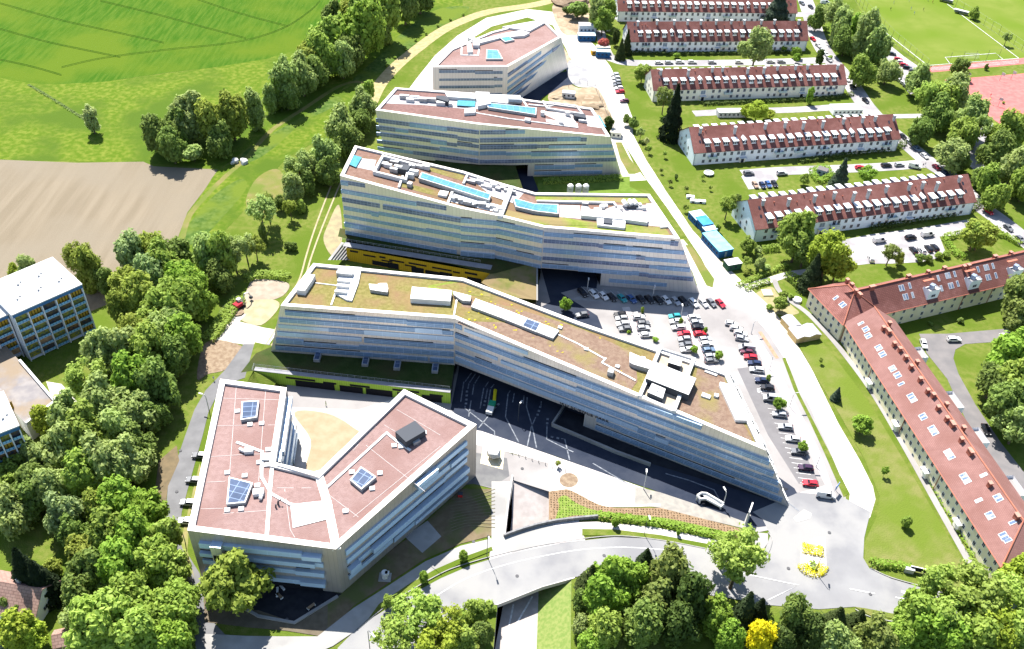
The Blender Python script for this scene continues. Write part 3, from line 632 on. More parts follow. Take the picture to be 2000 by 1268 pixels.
    def box(s, name, px, py, sz, ang=0., m=None, up=0.):
        p = s.at(px, py, sz[2]/2); mb = MB(); mb.box((p.x, p.y, p.z+sz[2]/2+up), sz, ang); return mb.build(name, m or O_white, s.root)
    def duct(s, px, h, r, m=None):
        pts = [s.at(x, y, h) for x, y in px]; mb = MB(); mb.tube([(p.x, p.y, p.z+h) for p in pts], r, 8); return mb.build('duct', m or O_white, s.root)
    def curb(s, px, wd, h, m=None, name='roof_upstand'):
        pts = [s.at(x, y, h) for x, y in px]; mb = MB()
        for a, b in zip(pts, pts[1:]):
            d = Vector((b.x-a.x, b.y-a.y)).normalized(); n_ = Vector((-d.y, d.x))*wd/2; e = d*wd/2
            q = [(a.x-e.x+n_.x, a.y-e.y+n_.y, a.z), (a.x-e.x-n_.x, a.y-e.y-n_.y, a.z), (b.x+e.x-n_.x, b.y+e.y-n_.y, b.z), (b.x+e.x+n_.x, b.y+e.y+n_.y, b.z)]
            mb.prism([t[:2] for t in q], [t[2]-.05 for t in q], [t[2]+h for t in q])
        return mb.build(name, m or O_rim, s.root)
    def seams(s, lines, wd=.12, m=None):
        mb = MB()
        for px in lines:
            pts = [s.at(x, y, .04) for x, y in px]
            for a, b in zip(pts, pts[1:]):
                K = max(1, int((b-a).length/6))
                for k in range(K):
                    p, q = a.lerp(b, k/K), a.lerp(b, (k+1)/K); d = Vector((b.x-a.x, b.y-a.y)).normalized(); n_ = Vector((-d.y, d.x))*wd/2
                    zp, zq = s.rz(p.x, p.y)+.05, s.rz(q.x, q.y)+.05
                    mb.face([(p.x+n_.x, p.y+n_.y, zp), (p.x-n_.x, p.y-n_.y, zp), (q.x-n_.x, q.y-n_.y, zq), (q.x+n_.x, q.y+n_.y, zq)])
        return tag(mb.build('roof_seam_lines', m or O_line, s.root), kind='stuff')
O_bandtop = mat('band_sill', (.34, .44, .56), (.4, .5, .62), .3, rough=.4, metal=.4)
O_slot = mat('vent_slot_dark', (.02, .022, .03), rough=.4)

def onplane(a, b, p):
    a = Vector(a[:2]); b = Vector(b[:2]); d = (b-a).normalized(); q = a+d*((Vector(p[:2])-a).dot(d)); return (q.x, q.y)
# ---------------------------------------------------------------- A: front building with the courtyard
A = Office('office_building', 'nearest office with red gravel roof in two wings round a sandy courtyard',
  [(366, 1036, 19), (656, 1073, 17.5), (931, 829, 20.5), (789, 760, 21), (620, 923, 18.6), (538, 903, 18.6), (560, 757, 19), (430, 740, 19)], O_rred, rim=1.5, drop=.75)
A.walls([(0, 1, 0, 0), (1, 2, 0, 0), (2, 3, 0, 0), (3, 4, 0, 0), (4, 5, 0, 0), (5, 6, 0, 0), (6, 7, 0, 0), (7, 0, 0, 0)], O_skinA)
A.bands(0, 1, 4.4, 17, 3.35, 3, [O_bandA], hgt=1.5, prot=.9, u0=.04, u1=.9, top_gap=1.2)
A.bands(1, 2, 3.6, 18.5, 3.35, 3, [O_bandA], hgt=1.5, prot=.9, u0=.04, u1=.93, top_gap=1.2)
A.bands(5, 6, 2, 18.5, 3.35, 2, [O_band2], hgt=2.0, prot=.8, u0=.03, u1=.97, top_gap=.6)
A.glass([(472, 784), (506, 782), (502, 815), (470, 820)], 1.1, O_glassd)
A.glass([(447, 931), (494, 943), (479, 981), (442, 985)], 1.1, O_glassd)
A.glass([(683, 937), (705, 911), (735, 931), (706, 956)], 1.1, O_glassd)
A.box('plant_box', 802, 848, (6.2, 4.6, 2.2), .75, O_dgrey)
A.poly('parapet_wedge', [(538, 903), (618, 925), (622, 932), (540, 908)], 1.2, O_rim)
A.curb([(464, 864), (512, 882), (511, 932), (530, 964), (566, 984), (600, 990)], .7, .25, O_white, 'cable_tray')
A.curb([(532, 905), (527, 960), (521, 1048)], .9, .3, O_rim)
A.flat('roof_sheet', [(567, 985), (640, 977), (648, 1012), (572, 1031)], O_white, .12)
A.curb([(622, 925), (640, 985), (652, 1045), (656, 1066)], 2.0, .45, O_rim)
A.curb([(640, 950), (755, 845), (773, 860), (800, 878)], .6, .25, O_white, 'cable_tray')
A.seams([[(434, 778), (548, 781)], [(424, 832), (542, 830)], [(412, 892), (530, 886)], [(403, 942), (440, 940)], [(462, 748), (448, 930)], [(519, 762), (505, 940)], [(392, 994), (436, 993)], [(436, 1003), (523, 997)], [(541, 953), (608, 953)], [(556, 955), (567, 1035), (576, 1050)],
         [(775, 800), (860, 850)], [(750, 830), (818, 870)], [(700, 868), (690, 880)], [(715, 870), (830, 960)], [(640, 965), (700, 1010)], [(690, 1010), (860, 872)], [(660, 905), (735, 832)]])
for x, y in ((464, 803), (488, 829), (511, 827), (444, 923), (478, 929), (444, 996), (471, 994), (503, 948), (524, 878), (521, 908), (506, 903), (687, 922), (742, 924), (727, 954), (675, 998), (828, 845), (806, 832), (770, 870), (783, 872)):
    A.box('roof_hatch', x, y, (1.3, 1.2, .35), .2, O_white)
for q in ([(468, 877), (475, 881), (490, 882)], [(502, 960), (513, 963), (508, 975)], [(499, 965), (511, 968)]):
    A.duct(q, .6, .45)
A.box('duct_unit', 486, 880, (2.2, 1.6, 1.0), .2); A.box('duct_unit', 505, 962, (2.6, 1.8, 1.2), .2); A.box('duct_unit', 523, 893, (2.8, 2.2, .8), .1); A.box('duct_unit', 812, 862, (2, 1.5, .9), .7, O_grey)
mb = MB(); p0 = A.at(543, 985)
mb.tube([(p0.x, p0.y, p0.z), (p0.x+.2, p0.y, p0.z+1.2), (p0.x+.9, p0.y+.3, p0.z+1.5)], .25, 6); mb.tube([(p0.x-.3, p0.y-1, p0.z), (p0.x-.2, p0.y-.9, p0.z+1)], .2, 6); mb.build('roof_vent', O_dgrey, A.root)
# projecting box window on the south facade
a_, b_ = Vector(A.pts[0]), Vector(A.pts[1]); d_ = (b_-a_).normalized(); n_ = Vector((d_.y, -d_.x)); c_ = a_+d_*6.6+n_*.9
mb = MB(); mb.box((c_.x, c_.y, 13.2), (2.6, 1.8, 5.6), math.atan2(d_.y, d_.x), 1, True, 0); bx = mb.build('bay_window', [O_bandtop, O_skin], A.root)
mb = MB(); c2 = c_+n_*.92; mb.box((c2.x, c2.y, 11.6), (2., .06, 2.4), math.atan2(d_.y, d_.x)); mb.build('pane', O_dark, bx)
mb = MB(); c_ = a_+d_*17; mb.box((c_.x+n_.x*.05, c_.y+n_.y*.05, 1.6), (d_.length*26, .1, 3.2), math.atan2(d_.y, d_.x)); mb.build('glazed_ground_floor', O_dark, A.root)

# ---------------------------------------------------------------- E: long bent building with planted roof
E_ = Office('office_building', 'long bent office with mossy planted roof leaning over the dark plaza',
  [(548, 597, 23), (888, 622, 23), (1496, 880, 17.2), (1422, 728, 19.4), (1130, 628, 21.5), (906, 543, 23), (612, 514, 23)], O_sedum, rim=1.3, drop=.7,
  order=[(0, 1, 5), (0, 5, 6), (1, 4, 5), (1, 2, 4), (2, 3, 4)])
kb = Vector((-16.9, 206.2)); tipb = P(1551, 962, 0)
u_ = (Vector((tipb.x, tipb.y))-kb); pas = kb+u_*.46
tb = onplane(E_.pts[1], E_.pts[2], tipb); blE = onplane(E_.pts[0], E_.pts[1], P(533, 676, 4.4))
backr = (P(1432, 742, 0).x, P(1432, 742, 0).y)
E_.walls([(0, 1, 4.3, 4.3, blE, None), (3, 4, 0, 0, backr, None), (4, 5, 0, 0), (5, 6, 0, 0), (6, 0, 0, 0, None, blE)], O_skin)
# front right facade: lifted over the passage, down to the ground further along
fr = MB(); A1 = Vector(E_.pts[1]); A2 = Vector(E_.pts[2]); Lf = (A2-A1).length; ff = .46
mid = A1.lerp(A2, ff); zm = E_.z[1]+(E_.z[2]-E_.z[1])*ff
fr.face([(*A1, 5.2), (*mid, 5.2), (*mid, zm), (*A1, E_.z[1])], [(0, 5.2), (Lf*ff, 5.2), (Lf*ff, zm), (0, E_.z[1])])
fr.face([(*mid, 0), (*tb, 0), (*A2, E_.z[2]), (*mid, zm)], [(Lf*ff, 0), (Lf*1.1, 0), (Lf, E_.z[2]), (Lf*ff, zm)])
fr.build('wall', O_skin, E_.root)
so_ = MB(); B5 = Vector(E_.pts[5]); B4 = Vector(E_.pts[4]).lerp(Vector(E_.pts[3]), .35); nrmE = (A2-A1).normalized(); nE = Vector((nrmE.y, -nrmE.x))
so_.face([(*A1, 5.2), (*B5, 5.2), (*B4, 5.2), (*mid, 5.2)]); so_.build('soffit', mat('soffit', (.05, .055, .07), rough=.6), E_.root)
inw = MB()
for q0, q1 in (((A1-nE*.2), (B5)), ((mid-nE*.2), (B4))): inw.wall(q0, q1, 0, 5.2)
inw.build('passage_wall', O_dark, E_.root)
gf = MB()
ga, gb = mid.lerp(Vector(tb), .45), Vector(tb)
evE0 = (Vector(blE)-Vector(E_.pts[0])).length; evE1 = (Vector(tb)-Vector(E_.pts[2])).length; evD = (Vector(brD)-Vector(D_pt)).length if False else 0
E_.bands(0, 1, 6.2, 22, 2.85, 3, [O_band, O_band, O_band2], hgt=1.5, prot=.35, top_gap=.5, ev=(evE0, 0), u1=1.)
E_.bands(1, 2, 7.1, 22, 3.25, 4, [O_band, O_band, O_band2], hgt=1.4, prot=.4, top_gap=.6, zb=(5.0, 3.0), ev=(0, evE1), u0=0)
E_.bands(1, 2, 1.8, 6, 2.85, 2, [O_band], hgt=1.5, prot=.3, top_gap=.6, u0=.5, u1=.99, ev=(-30, evE1-1))
# glazed east face: staggered panels
ef = MB(); t0, t1 = Vector(E_.pts[2]), Vector(E_.pts[3]); g0, g1 = Vector(tb), Vector(backr)
ef.face([(*g0, 0), (*g1, 0), (*t1, E_.z[3]), (*t0, E_.z[2])], [(0, 0), (40, 0), (40, 19), (0, 17)])
ef.build('glazed_wall', mat('grey_glass', (.2, .24, .27), (.3, .34, .36), .3, rough=.2, metal=.3), E_.root)
pm = MB()
for k in range(90):
    u = RB.random(); v = RB.random()*.95; 
    bt = g0.lerp(g1, u); tp = t0.lerp(t1, u); zt = E_.z[2]+(E_.z[3]-E_.z[2])*u
    c = Vector((*bt, 0)).lerp(Vector((*tp, zt)), v); nx = (g0-g1).normalized(); out = Vector((nx.y*-1, nx.x, 0)); 
    if out.x < 0: out = -out
    u2 = min(1, u+RB.uniform(.03, .08)); bt2 = g0.lerp(g1, u2); tp2 = t0.lerp(t1, u2); c2 = Vector((*bt2, 0)).lerp(Vector((*tp2, E_.z[2]+(E_.z[3]-E_.z[2])*u2)), v)
    hgt = Vector((0, 0, RB.uniform(.5, 1.1))); o_ = out*RB.uniform(.15, .5)
    pm.face([c+o_, c2+o_, c2+o_+hgt, c+o_+hgt]); pm.face([c+o_+hgt, c2+o_+hgt, c2+hgt, c+hgt])
tag(pm.build('sunshade_panels', O_white, E_.root), kind='stuff')
def zs(off, sc, q): return [(off[0]+x/sc, off[1]+y/sc) for x, y in q]
e5 = lambda q: zs((560, 500), 7.925, q); e6 = lambda q: zs((480, 480), 2.817, q); e4 = lambda q: zs((1230, 670), 7.926, q)
E_.flat('sedum_patch', [(894, 632), (905, 580), (1000, 600), (1130, 640), (1240, 690), (1245, 745), (1232, 762), (1140, 722), (1000, 668)], O_sedumr, .05)
E_.flat('sedum_patch', [(1358, 740), (1364, 712), (1410, 728), (1438, 800), (1470, 862), (1330, 802), (1322, 798)], O_sedumr, .05)
E_.flat('sedum_patch', [(836, 558), (900, 546), (960, 565), (958, 580), (905, 575), (840, 577)], O_sedumg, .05)
E_.poly('lift_overrun', e5([(440, 290), (390, 380), (280, 540), (150, 525), (330, 275)]), 1.8, O_white)
E_.poly('plant_deck', e5([(800, 150), (1160, 175), (1110, 420), (1010, 690), (930, 680), (750, 580), (800, 370)]), .6, O_white)
E_.box('plant_unit', 674, 536, (5, 1.6, 1.8), -.05, O_grey)
for x, y in e5([(880, 400), (870, 480), (840, 570)]): E_.box('plant_unit', x, y, (3.6, 1.1, 1.5), -.05)
E_.poly('duct_box', e5([(1270, 430), (1400, 440), (1440, 420), (1550, 420), (1570, 500), (1560, 560), (1450, 545), (1290, 520)]), 1.2, O_white, O_grey)
E_.poly('roof_plant_housing', e6([(915, 225), (1135, 245), (1125, 305), (905, 290)]), 1.8, O_white)
E_.poly('duct_box', e6([(1140, 250), (1240, 275), (1235, 305), (1190, 300), (1145, 270)]), 1.2, O_white, O_grey)
E_.glass(e6([(1265, 290), (1440, 355), (1415, 400), (1240, 335)]), 1.0, O_white)
E_.glass(e6([(1440, 355), (1725, 465), (1690, 510), (1415, 400)]), 1.0, O_white)
gl = E_.glass(e6([(1545, 397), (1625, 425), (1600, 475), (1515, 440)]), 1.08, O_glassd)
E_.curb(e6([(1725, 490), (1830, 540), (1972, 620)])+[(1183, 700), (1176, 708), (1240, 742)], .45, .3, O_rim, 'cable_tray')
E_.curb(e6([(1160, 300), (1145, 385)]), .5, .3); E_.curb(e5([(755, 570), (690, 750)]), .5, .3); E_.curb(e5([(450, 415), (780, 455)]), .3, .2, O_white, 'cable_tray')
# sunken plant court with chillers
E_.flat('court_floor', e4([(480, 70), (985, 245), (950, 330), (700, 1020), (160, 800), (260, 560), (400, 270)]), mat('court_floor', (.33, .27, .2), (.38, .32, .25), .5), .06)
E_.curb(e4([(470, 80), (160, 800)]), 1.0, 1.2, O_white); E_.curb(e4([(995, 240), (690, 1030)]), 1.0, 1.2, O_white); E_.curb(e4([(470, 75), (995, 240)]), .5, 1.2, O_white)
E_.poly('plant_roof', e4([(370, 285), (1030, 545), (910, 805), (250, 545)]), 2.6, O_white, O_dgrey)
E_.poly('chiller', e4([(625, 205), (810, 265), (785, 360), (595, 300)]), 2.0, O_white, O_dgrey)
E_.poly('chiller', e4([(345, 620), (555, 710), (510, 860), (275, 760)]), 2.0, O_white, O_dgrey)
fans = MB()
for x, y in e4([(650, 245), (748, 275), (372, 665), (440, 690), (510, 715), (352, 712), (422, 735), (492, 755)]):
    p = E_.at(x, y, 2.05); fans.tube([(p.x, p.y, p.z+1.9), (p.x, p.y, p.z+2.15)], .42, 10)
fans.build('fan_cowls', O_grey, E_.root)
E_.poly('duct_box', e4([(0, 140), (365, 290), (300, 400), (60, 330), (0, 300)]), 1.6, O_white, O_grey)
E_.poly('parapet_screen', e4([(1400, 600), (1600, 650), (1900, 1200), (1640, 1190), (1385, 640)]), 1.0, O_white, O_rim)
E_.poly('roof_hatch', e4([(1130, 760), (1260, 810), (1240, 860), (1105, 815)]), .6, O_white); E_.box('roof_hatch', 1399, 773, (1.2, 1.2, .7), -.3)
E_.glass(e4([(1170, 420), (1360, 485), (1345, 510), (1155, 440)]), .35, O_glassd)
for x, y in ((1192, 728), (1145, 682), (1094, 640), (1256, 700), (1206, 716)): E_.box('roof_hatch', x, y, (1.2, 1.1, .5), -.3)
E_.box('plant_unit', 1193, 727, (1.6, 2.0, 1.6), -.3, O_grey)
# yellow sedum flower clumps
fc = MB()
for k in range(70):
    x = RB.uniform(905, 1225); f_ = (x-905)/320; y = 600+f_*115+RB.uniform(-40, 22); p = E_.at(x, y); r_ = RB.uniform(.2, .55)
    fc.poly([(p.x+r_*math.cos(t)*RB.uniform(.6, 1.2), p.y+r_*math.sin(t)*RB.uniform(.6, 1.2), p.z+.09) for t in [j*math.pi/4 for j in range(8)]])
tag(fc.build('flower_clumps', mat('yellow_sedum', (.33, .27, .02), (.25, .22, .03), 2.), E_.root), kind='stuff')
# lettering on the bottom of the facade
tc = bpy.data.curves.new('lettering', 'FONT'); tc.body = 'JKU SCIENCE PARK'; tc.size = 1.65; tc.extrude = .06; tc.space_character = 1.12
tc.materials.append(mat('letter_metal', (.03, .035, .05), rough=.4))
tmpo = bpy.data.objects.new('tmp', tc); COL.objects.link(tmpo); bpy.context.view_layer.update()
lme = bpy.data.meshes.new_from_object(tmpo.evaluated_get(bpy.context.evaluated_depsgraph_get())); bpy.data.objects.remove(tmpo)
to = bpy.data.objects.new('lettering', lme); COL.objects.link(to); to.parent = E_.root
pa = P(1087, 796, 6.0); tt = ((Vector((pa.x, pa.y))-A1).dot(nrmE)); pb = A1+nrmE*tt+nE*.28
zl = 5.45
to.matrix_world = Matrix(((nrmE.x, 0, nE.x, pb.x), (nrmE.y, 0, nE.y, pb.y), (0, 1, 0, zl), (0, 0, 0, 1)))
# green podium in front of E
def podium(o, top_px, z, front, m_top, m_front, name, slope_end=None):
    pts = [P(x, y, z) for x, y in top_px]; mb = MB(); mb.poly([(p.x, p.y, z) for p in pts]); mb.build('podium_roof', m_top, o)
    mb = MB()
    for a, b in zip(front, front[1:]): mb.wall(P(*a, z), P(*b, z), 0, z)
    return mb.build('podium_wall', m_front, o)
podium(E_.root, [(470, 728), (500, 690), (533, 676), (888, 711), (880, 768), (497, 724)], 4.5, [(497, 724), (880, 768)], O_podg, O_green, 'podium')
mb = MB(); mb.wall(P(880, 768, 4.5), P(888, 708, 4.5), 0, 4.5); mb.build('podium_end_wall', O_dark, E_.root)
mb = MB(); q = [P(480, 722, 4.5), P(497, 724, 4.5), P(533, 676, 4.5), P(512, 672, 4.5)]; g0_ = [P(440, 755, 0), P(470, 775, 0), P(497, 765, 0)]
mb.face([P(533, 676, 4.5), P(497, 726, 4.5), P(470, 765, 0), P(497, 668, 0)]); mb.face([P(497, 726, 4.5), P(540, 745, 2), P(520, 790, 0), P(470, 765, 0)])
mb.build('grass_slope', G_lawn, E_.root)
def kerb3(o, name, px, z, wd, h, m):
    pts = [P(x, y, z) for x, y in px]; mb = MB()
    for a, b in zip(pts, pts[1:]):
        d = Vector((b.x-a.x, b.y-a.y)).normalized(); n_ = Vector((-d.y, d.x))*wd/2
        mb.prism([(a.x+n_.x, a.y+n_.y), (a.x-n_.x, a.y-n_.y), (b.x-n_.x, b.y-n_.y), (b.x+n_.x, b.y+n_.y)], z-.02, z+h)
    return mb.build(name, m, o)
kerb3(E_.root, 'podium_walkway', [(497, 720.5), (880, 764)], 4.52, 1.6, .12, O_deck)
def railing(o, px, z, h=1.05, step=2.):
    pts = [P(x, y, z) for x, y in px]; mb = MB()
    for a, b in zip(pts, pts[1:]):
        mb.tube([a+Vector((0, 0, h)), b+Vector((0, 0, h))], .05, 4); mb.tube([a+Vector((0, 0, h/2)), b+Vector((0, 0, h/2))], .03, 4); K = max(1, int((b-a).length/step))
        for k in range(K+1): p = a.lerp(b, k/K); mb.tube([p, p+Vector((0, 0, h))], .04, 4, cap=False)
    return mb.build('railing', O_rail, o)
railing(E_.root, [(497, 716), (878, 760)], 4.64); railing(E_.root, [(497, 714), (493, 727)], 4.64)
for x, y, wd in ((590, 772, 7), (632, 768, 5), (680, 776, 7), (735, 783, 8), (790, 790, 6), (840, 790, 6)):
    p = P(x, y, 1.5); a0 = P(497, 724, 4.5); b0 = P(880, 768, 4.5); d = (b0-a0).normalized(); t = (p-a0).dot(d); c = a0+d*t; nn = Vector((d.y, -d.x, 0))
    mb = MB(); mb.box((c.x+nn.x*.06, c.y+nn.y*.06, 1.35), (wd, .12, 2.4), math.atan2(d.y, d.x)); mb.build('shopfront', O_dark, E_.root)
for x, y, wd, zz_ in ((585, 745, 9, 3.2), (640, 758, 4, 2.9), (700, 762, 6, 3.1), (790, 772, 8, 3.3), (850, 780, 4, 2.9)):
    p = P(x, y, zz_); t = (p-a0).dot(d); c = a0+d*t; mb = MB(); mb.box((c.x+nn.x*.05, c.y+nn.y*.05, zz_), (wd, .1, .7), math.atan2(d.y, d.x)); mb.build('slot_window', O_dark, E_.root)
for x, y in ((620, 697), (714, 706), (776, 713), (850, 719)):
    p = P(x, y, 5.2); mb = MB(); mb.box((p.x, p.y, 5.0), (1.9, 3.4, 1.1), 0, 0); f = mb.build('skylight', O_grey, E_.root); mb = MB(); mb.box((p.x, p.y, 5.58), (1.4, 2.9, .04), 0); mb.build('glazing', O_glassd, f)

# ---------------------------------------------------------------- D: tall silver building with yellow podium
D = Office('office_building', 'silver office with blue roof glazing above a yellow clad podium',
  [(664, 343, 29.6), (900, 407, 24.8), (970, 421, 23.2), (1062, 444, 22.4), (1328, 466, 22.2), (1269, 379, 22.2), (1045, 376, 22.4), (985, 359, 23.4), (905, 334, 25.3), (693, 284, 29.6)], O_rbrown, rim=1.2, drop=.7,
  order=[(0, 1, 9), (1, 8, 9), (1, 2, 8), (2, 7, 8), (2, 3, 7), (3, 6, 7), (3, 4, 6), (4, 5, 6)])
brD = onplane(D.pts[3], D.pts[4], P(1366, 572, 0))
D.walls([(0, 1, 4.3, 4.3), (1, 2, 4.3, 4.4), (2, 3, 4.4, 5.5), (4, 5, 0, 0, brD, None), (5, 6, 0, 0), (6, 7, 0, 0), (7, 8, 0, 0), (8, 9, 0, 0), (9, 0, 0, 0)], O_skin)
a3, a4 = Vector(D.pts[3]), Vector(D.pts[4]); LD = (a4-a3).length; dD = (a4-a3).normalized()
px_ = P(1172, 540, 0); tD = (Vector((px_.x, px_.y))-a3).dot(dD)/LD; md = a3.lerp(a4, tD)
mb = MB(); zt = 22.3
mb.face([(*a3, 5.5), (*md, 5.5), (*md, zt), (*a3, D.z[3])], [(0, 5.5), (LD*tD, 5.5), (LD*tD, zt), (0, zt)])
mb.face([(*md, 0), (*brD, 0), (*a4, D.z[4]), (*md, zt)], [(LD*tD, 0), (LD*1.1, 0), (LD, zt), (LD*tD, zt)])
mb.build('wall', O_skin, D.root)
mb = MB(); b6, b5 = Vector(D.pts[6]), Vector(D.pts[5]); bm = b6.lerp(b5, tD)
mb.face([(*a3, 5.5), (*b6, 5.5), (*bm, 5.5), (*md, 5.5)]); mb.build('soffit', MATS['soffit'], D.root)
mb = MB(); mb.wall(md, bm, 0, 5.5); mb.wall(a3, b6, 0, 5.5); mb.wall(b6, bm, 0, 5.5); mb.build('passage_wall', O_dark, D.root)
D.bands(0, 1, 6.4, 29, 3.42, 3, [O_band, O_band, O_bandf], hgt=1.45, prot=.35, top_gap=.9)
D.bands(1, 2, 6.4, 29, 3.42, 1, [O_band], hgt=1.7, prot=.35, top_gap=.9, u0=0, u1=1)
D.bands(2, 3, 6.4, 23, 3.42, 1, [O_band], hgt=1.7, prot=.35, top_gap=.9, u0=0, u1=1)
D.bands(3, 4, 6.4, 22, 3.42, 4, [O_band, O_bandf], hgt=1.4, prot=.35, top_gap=.9, u0=0, ev=(0, (Vector(brD)-Vector(D.pts[4])).length))
D.bands(3, 4, 2.9, 4, 3.42, 2, [O_band], hgt=1.5, prot=.3, top_gap=.9, u0=tD+.03, u1=.97)
d6 = lambda q: zs((900, 330), 4.2553, q); d5 = lambda q: zs((650, 270), 7.044, q)
D.flat('sedum_patch', d6([(350, 400), (390, 340), (560, 385), (830, 400), (1130, 450), (1370, 460), (1700, 490), (1745, 560), (1350, 530), (1080, 500), (700, 470), (560, 455)]), O_sedumg, .05)
D.flat('sedum_patch', d6([(620, 225), (1280, 220), (1540, 230), (1570, 280), (1450, 300), (1260, 270), (620, 258)]), O_sedumg, .05)
D.flat('sedum_patch', d5([(1330, 400), (1810, 510), (1780, 590), (1330, 450)]), O_sedum, .05)
D.flat('sedum_patch', d5([(960, 610), (1460, 730), (1440, 800), (940, 670)]), O_sedum, .05)
D.flat('roof_paving', d5([(400, 275), (600, 300), (560, 450), (320, 400)]), mat('roof_paving', (.3, .28, .29), (.35, .33, .34), .6), .06)
D.flat('roof_paving', d6([(820, 300), (990, 305), (1000, 415), (820, 400)]), MATS['roof_paving'], .06)
D.flat('roof_paving', d6([(1010, 400), (1300, 300), (1540, 300), (1700, 485), (1560, 470), (1370, 420), (1010, 415)]), mat('roof_paving_warm', (.38, .34, .33), (.42, .38, .37), .6), .06)
D.flat('roof_glass', d5([(255, 222), (400, 262), (320, 400), (190, 345)]), O_glasst, .5)
D.glass(d5([(1220, 465), (2180, 770), (2150, 850), (1180, 545)]), 1.6, O_glassb)
D.glass(d6([(430, 235), (610, 290), (810, 292), (812, 372), (620, 352), (455, 312)]), 1.4, O_glassb)
D.curb(d5([(690, 235), (1070, 340), (1000, 560), (570, 450), (690, 235)]), .8, 1.5, O_white, 'screen_wall')
D.curb(d5([(960, 520), (910, 660)]), .7, .9, O_white); D.curb(d5([(1850, 500), (1800, 610)]), .7, .9, O_white)
D.box('plant_box', 790, 331, (3.6, 3.4, 2.0), -.25, O_dgrey)
D.curb(d6([(420, 150), (330, 380)]), 1.6, 1.2, O_white, 'screen_wall'); D.curb(d6([(640, 262), (1270, 275), (1290, 300)]), .7, .9, O_white)
D.flat('plant_floor', d5([(1640, 750), (2400, 950), (2350, 1040), (1610, 870)]), O_white, .1); D.flat('plant_floor', d5([(1850, 520), (2640, 740), (2500, 900), (2190, 800)]), MATS['roof_paving'], .08)
RQ = random.Random(3)
for k in range(14):
    x, y = d5([(1660+k*48+RQ.uniform(-20, 20), 820+k*13+RQ.uniform(-20, 30))])[0]; D.box('duct_unit', x, y, (RQ.uniform(1.2, 3), RQ.uniform(.8, 1.6), RQ.uniform(.8, 1.6)), RQ.uniform(-.5, .2), RQ.choice((O_white, O_white, O_grey)))
for k in range(10):
    x, y = d5([(1900+k*62, 560+k*20+RQ.uniform(-15, 40))])[0]; D.box('duct_unit', x, y, (RQ.uniform(1.2, 3.4), RQ.uniform(.8, 1.4), RQ.uniform(.8, 1.4)), -.25, RQ.choice((O_white, O_white, O_grey)))
for x, y in d5([(760, 380), (850, 330), (840, 440), (900, 410), (1110, 380), (1200, 390), (1110, 470), (1080, 520), (1060, 640), (720, 360), (1280, 400)]): D.box('plant_unit', x, y, (RQ.uniform(1.4, 3.6), RQ.uniform(1, 2), RQ.uniform(1., 2.)), -.25, RQ.choice((O_white, O_grey, O_white)))
D.box('planter', *d5([(1520, 770)])[0], (3, 3, .9), -.2)
D.poly('duct_box', d6([(1010, 330), (1360, 360), (1560, 405), (1550, 445), (1370, 420), (1000, 385)]), 1.4, O_white)
D.poly('duct_box', d6([(1130, 395), (1370, 415), (1365, 490), (1135, 465)]), 1.0, O_white); D.poly('plant_box', d6([(1190, 412), (1262, 418), (1258, 455), (1185, 448)]), 1.5, O_dgrey)
for k in range(16):
    x, y = d6([(RQ.uniform(1010, 1530), RQ.uniform(290, 380))])[0]; D.box('duct_unit', x, y, (RQ.uniform(1., 3.4), RQ.uniform(.8, 1.6), RQ.uniform(.6, 1.5)), RQ.uniform(-.2, .2), RQ.choice((O_white, O_white, O_white, O_grey)))
for x, y in d6([(1350, 265), (1400, 262), (1435, 262)]): D.duct([(x, y), (x+6, y+8)], 1.6, .8)
D.poly('plant_box', d6([(1385, 290), (1470, 290), (1475, 312), (1385, 312)]), 1.2, O_dgrey)
D.poly('parapet_screen', d6([(1540, 290), (1590, 290), (1725, 480), (1660, 485)]), .6, O_white, O_rim)
D.curb(d5([(1640, 740), (1590, 870)]), .8, .8, O_white)
# yellow podium
podium(D.root, [(660, 462), (664, 446), (900, 470), (1048, 512), (968, 534), (958, 535)], 5.5, [(676, 484), (962, 535)], O_podg, O_yellow, 'podium')
mb = MB(); fa, fb = P(672, 484, 5.5), P(960, 530, 5.5); mb.wall(fa, fb, 0, 5.5); 
kerb3(D.root, 'podium_walkway', [(672, 477), (960, 523)], 5.52, 2.6, .12, O_deck); railing(D.root, [(665, 470), (938, 513)], 5.64)
D_y0, D_y1 = P(676, 484, 5.5), P(962, 535, 5.5); dy = (D_y1-D_y0).normalized(); ny = Vector((dy.y, -dy.x, 0))
for x, y, wd, z_, hh in ((693, 489, 3, 4.5, .7), (722, 499, 4.5, 3.8, .6), (748, 501, 2.2, 4.2, .7), (776, 508, 5.5, 3.6, .6), (757, 508, 4, 2.9, .5), (818, 512, 6.5, 3.8, .6), (803, 517, 4, 2.6, .5), (865, 522, 7, 3.7, .6), (893, 529, 2.5, 3.4, .6), (923, 528, 4.5, 4., .8), (770, 516, 4, 1.3, 2.3), (818, 524, 4.5, 1.3, 2.3), (875, 530, 4.5, 1.3, 2.3), (930, 540, 5, 1.3, 2.3), (745, 512, 6, 1.2, 1.8), (850, 528, 6, 1.2, 1.8)):
    p = P(x, y, z_); t = (p-D_y0).dot(dy); c = D_y0+dy*t; mb = MB(); mb.box((c.x+ny.x*.06, c.y+ny.y*.06, z_), (wd, .12, hh), math.atan2(dy.y, dy.x)); mb.build('slot_window', O_dark, D.root)
mb = MB(); gq = [P(958, 534, 5.5), P(1048, 512, 5.5), P(1048, 586, 4.2), P(990, 580, 4.2), P(940, 552, 4.2)]
mb.poly([tuple(p) for p in gq]); mb.build('grass_deck', mat('deck_grass', (.11, .115, .035), (.15, .13, .05), .4, c3=(.17, .13, .07), sc3=.1), D.root)
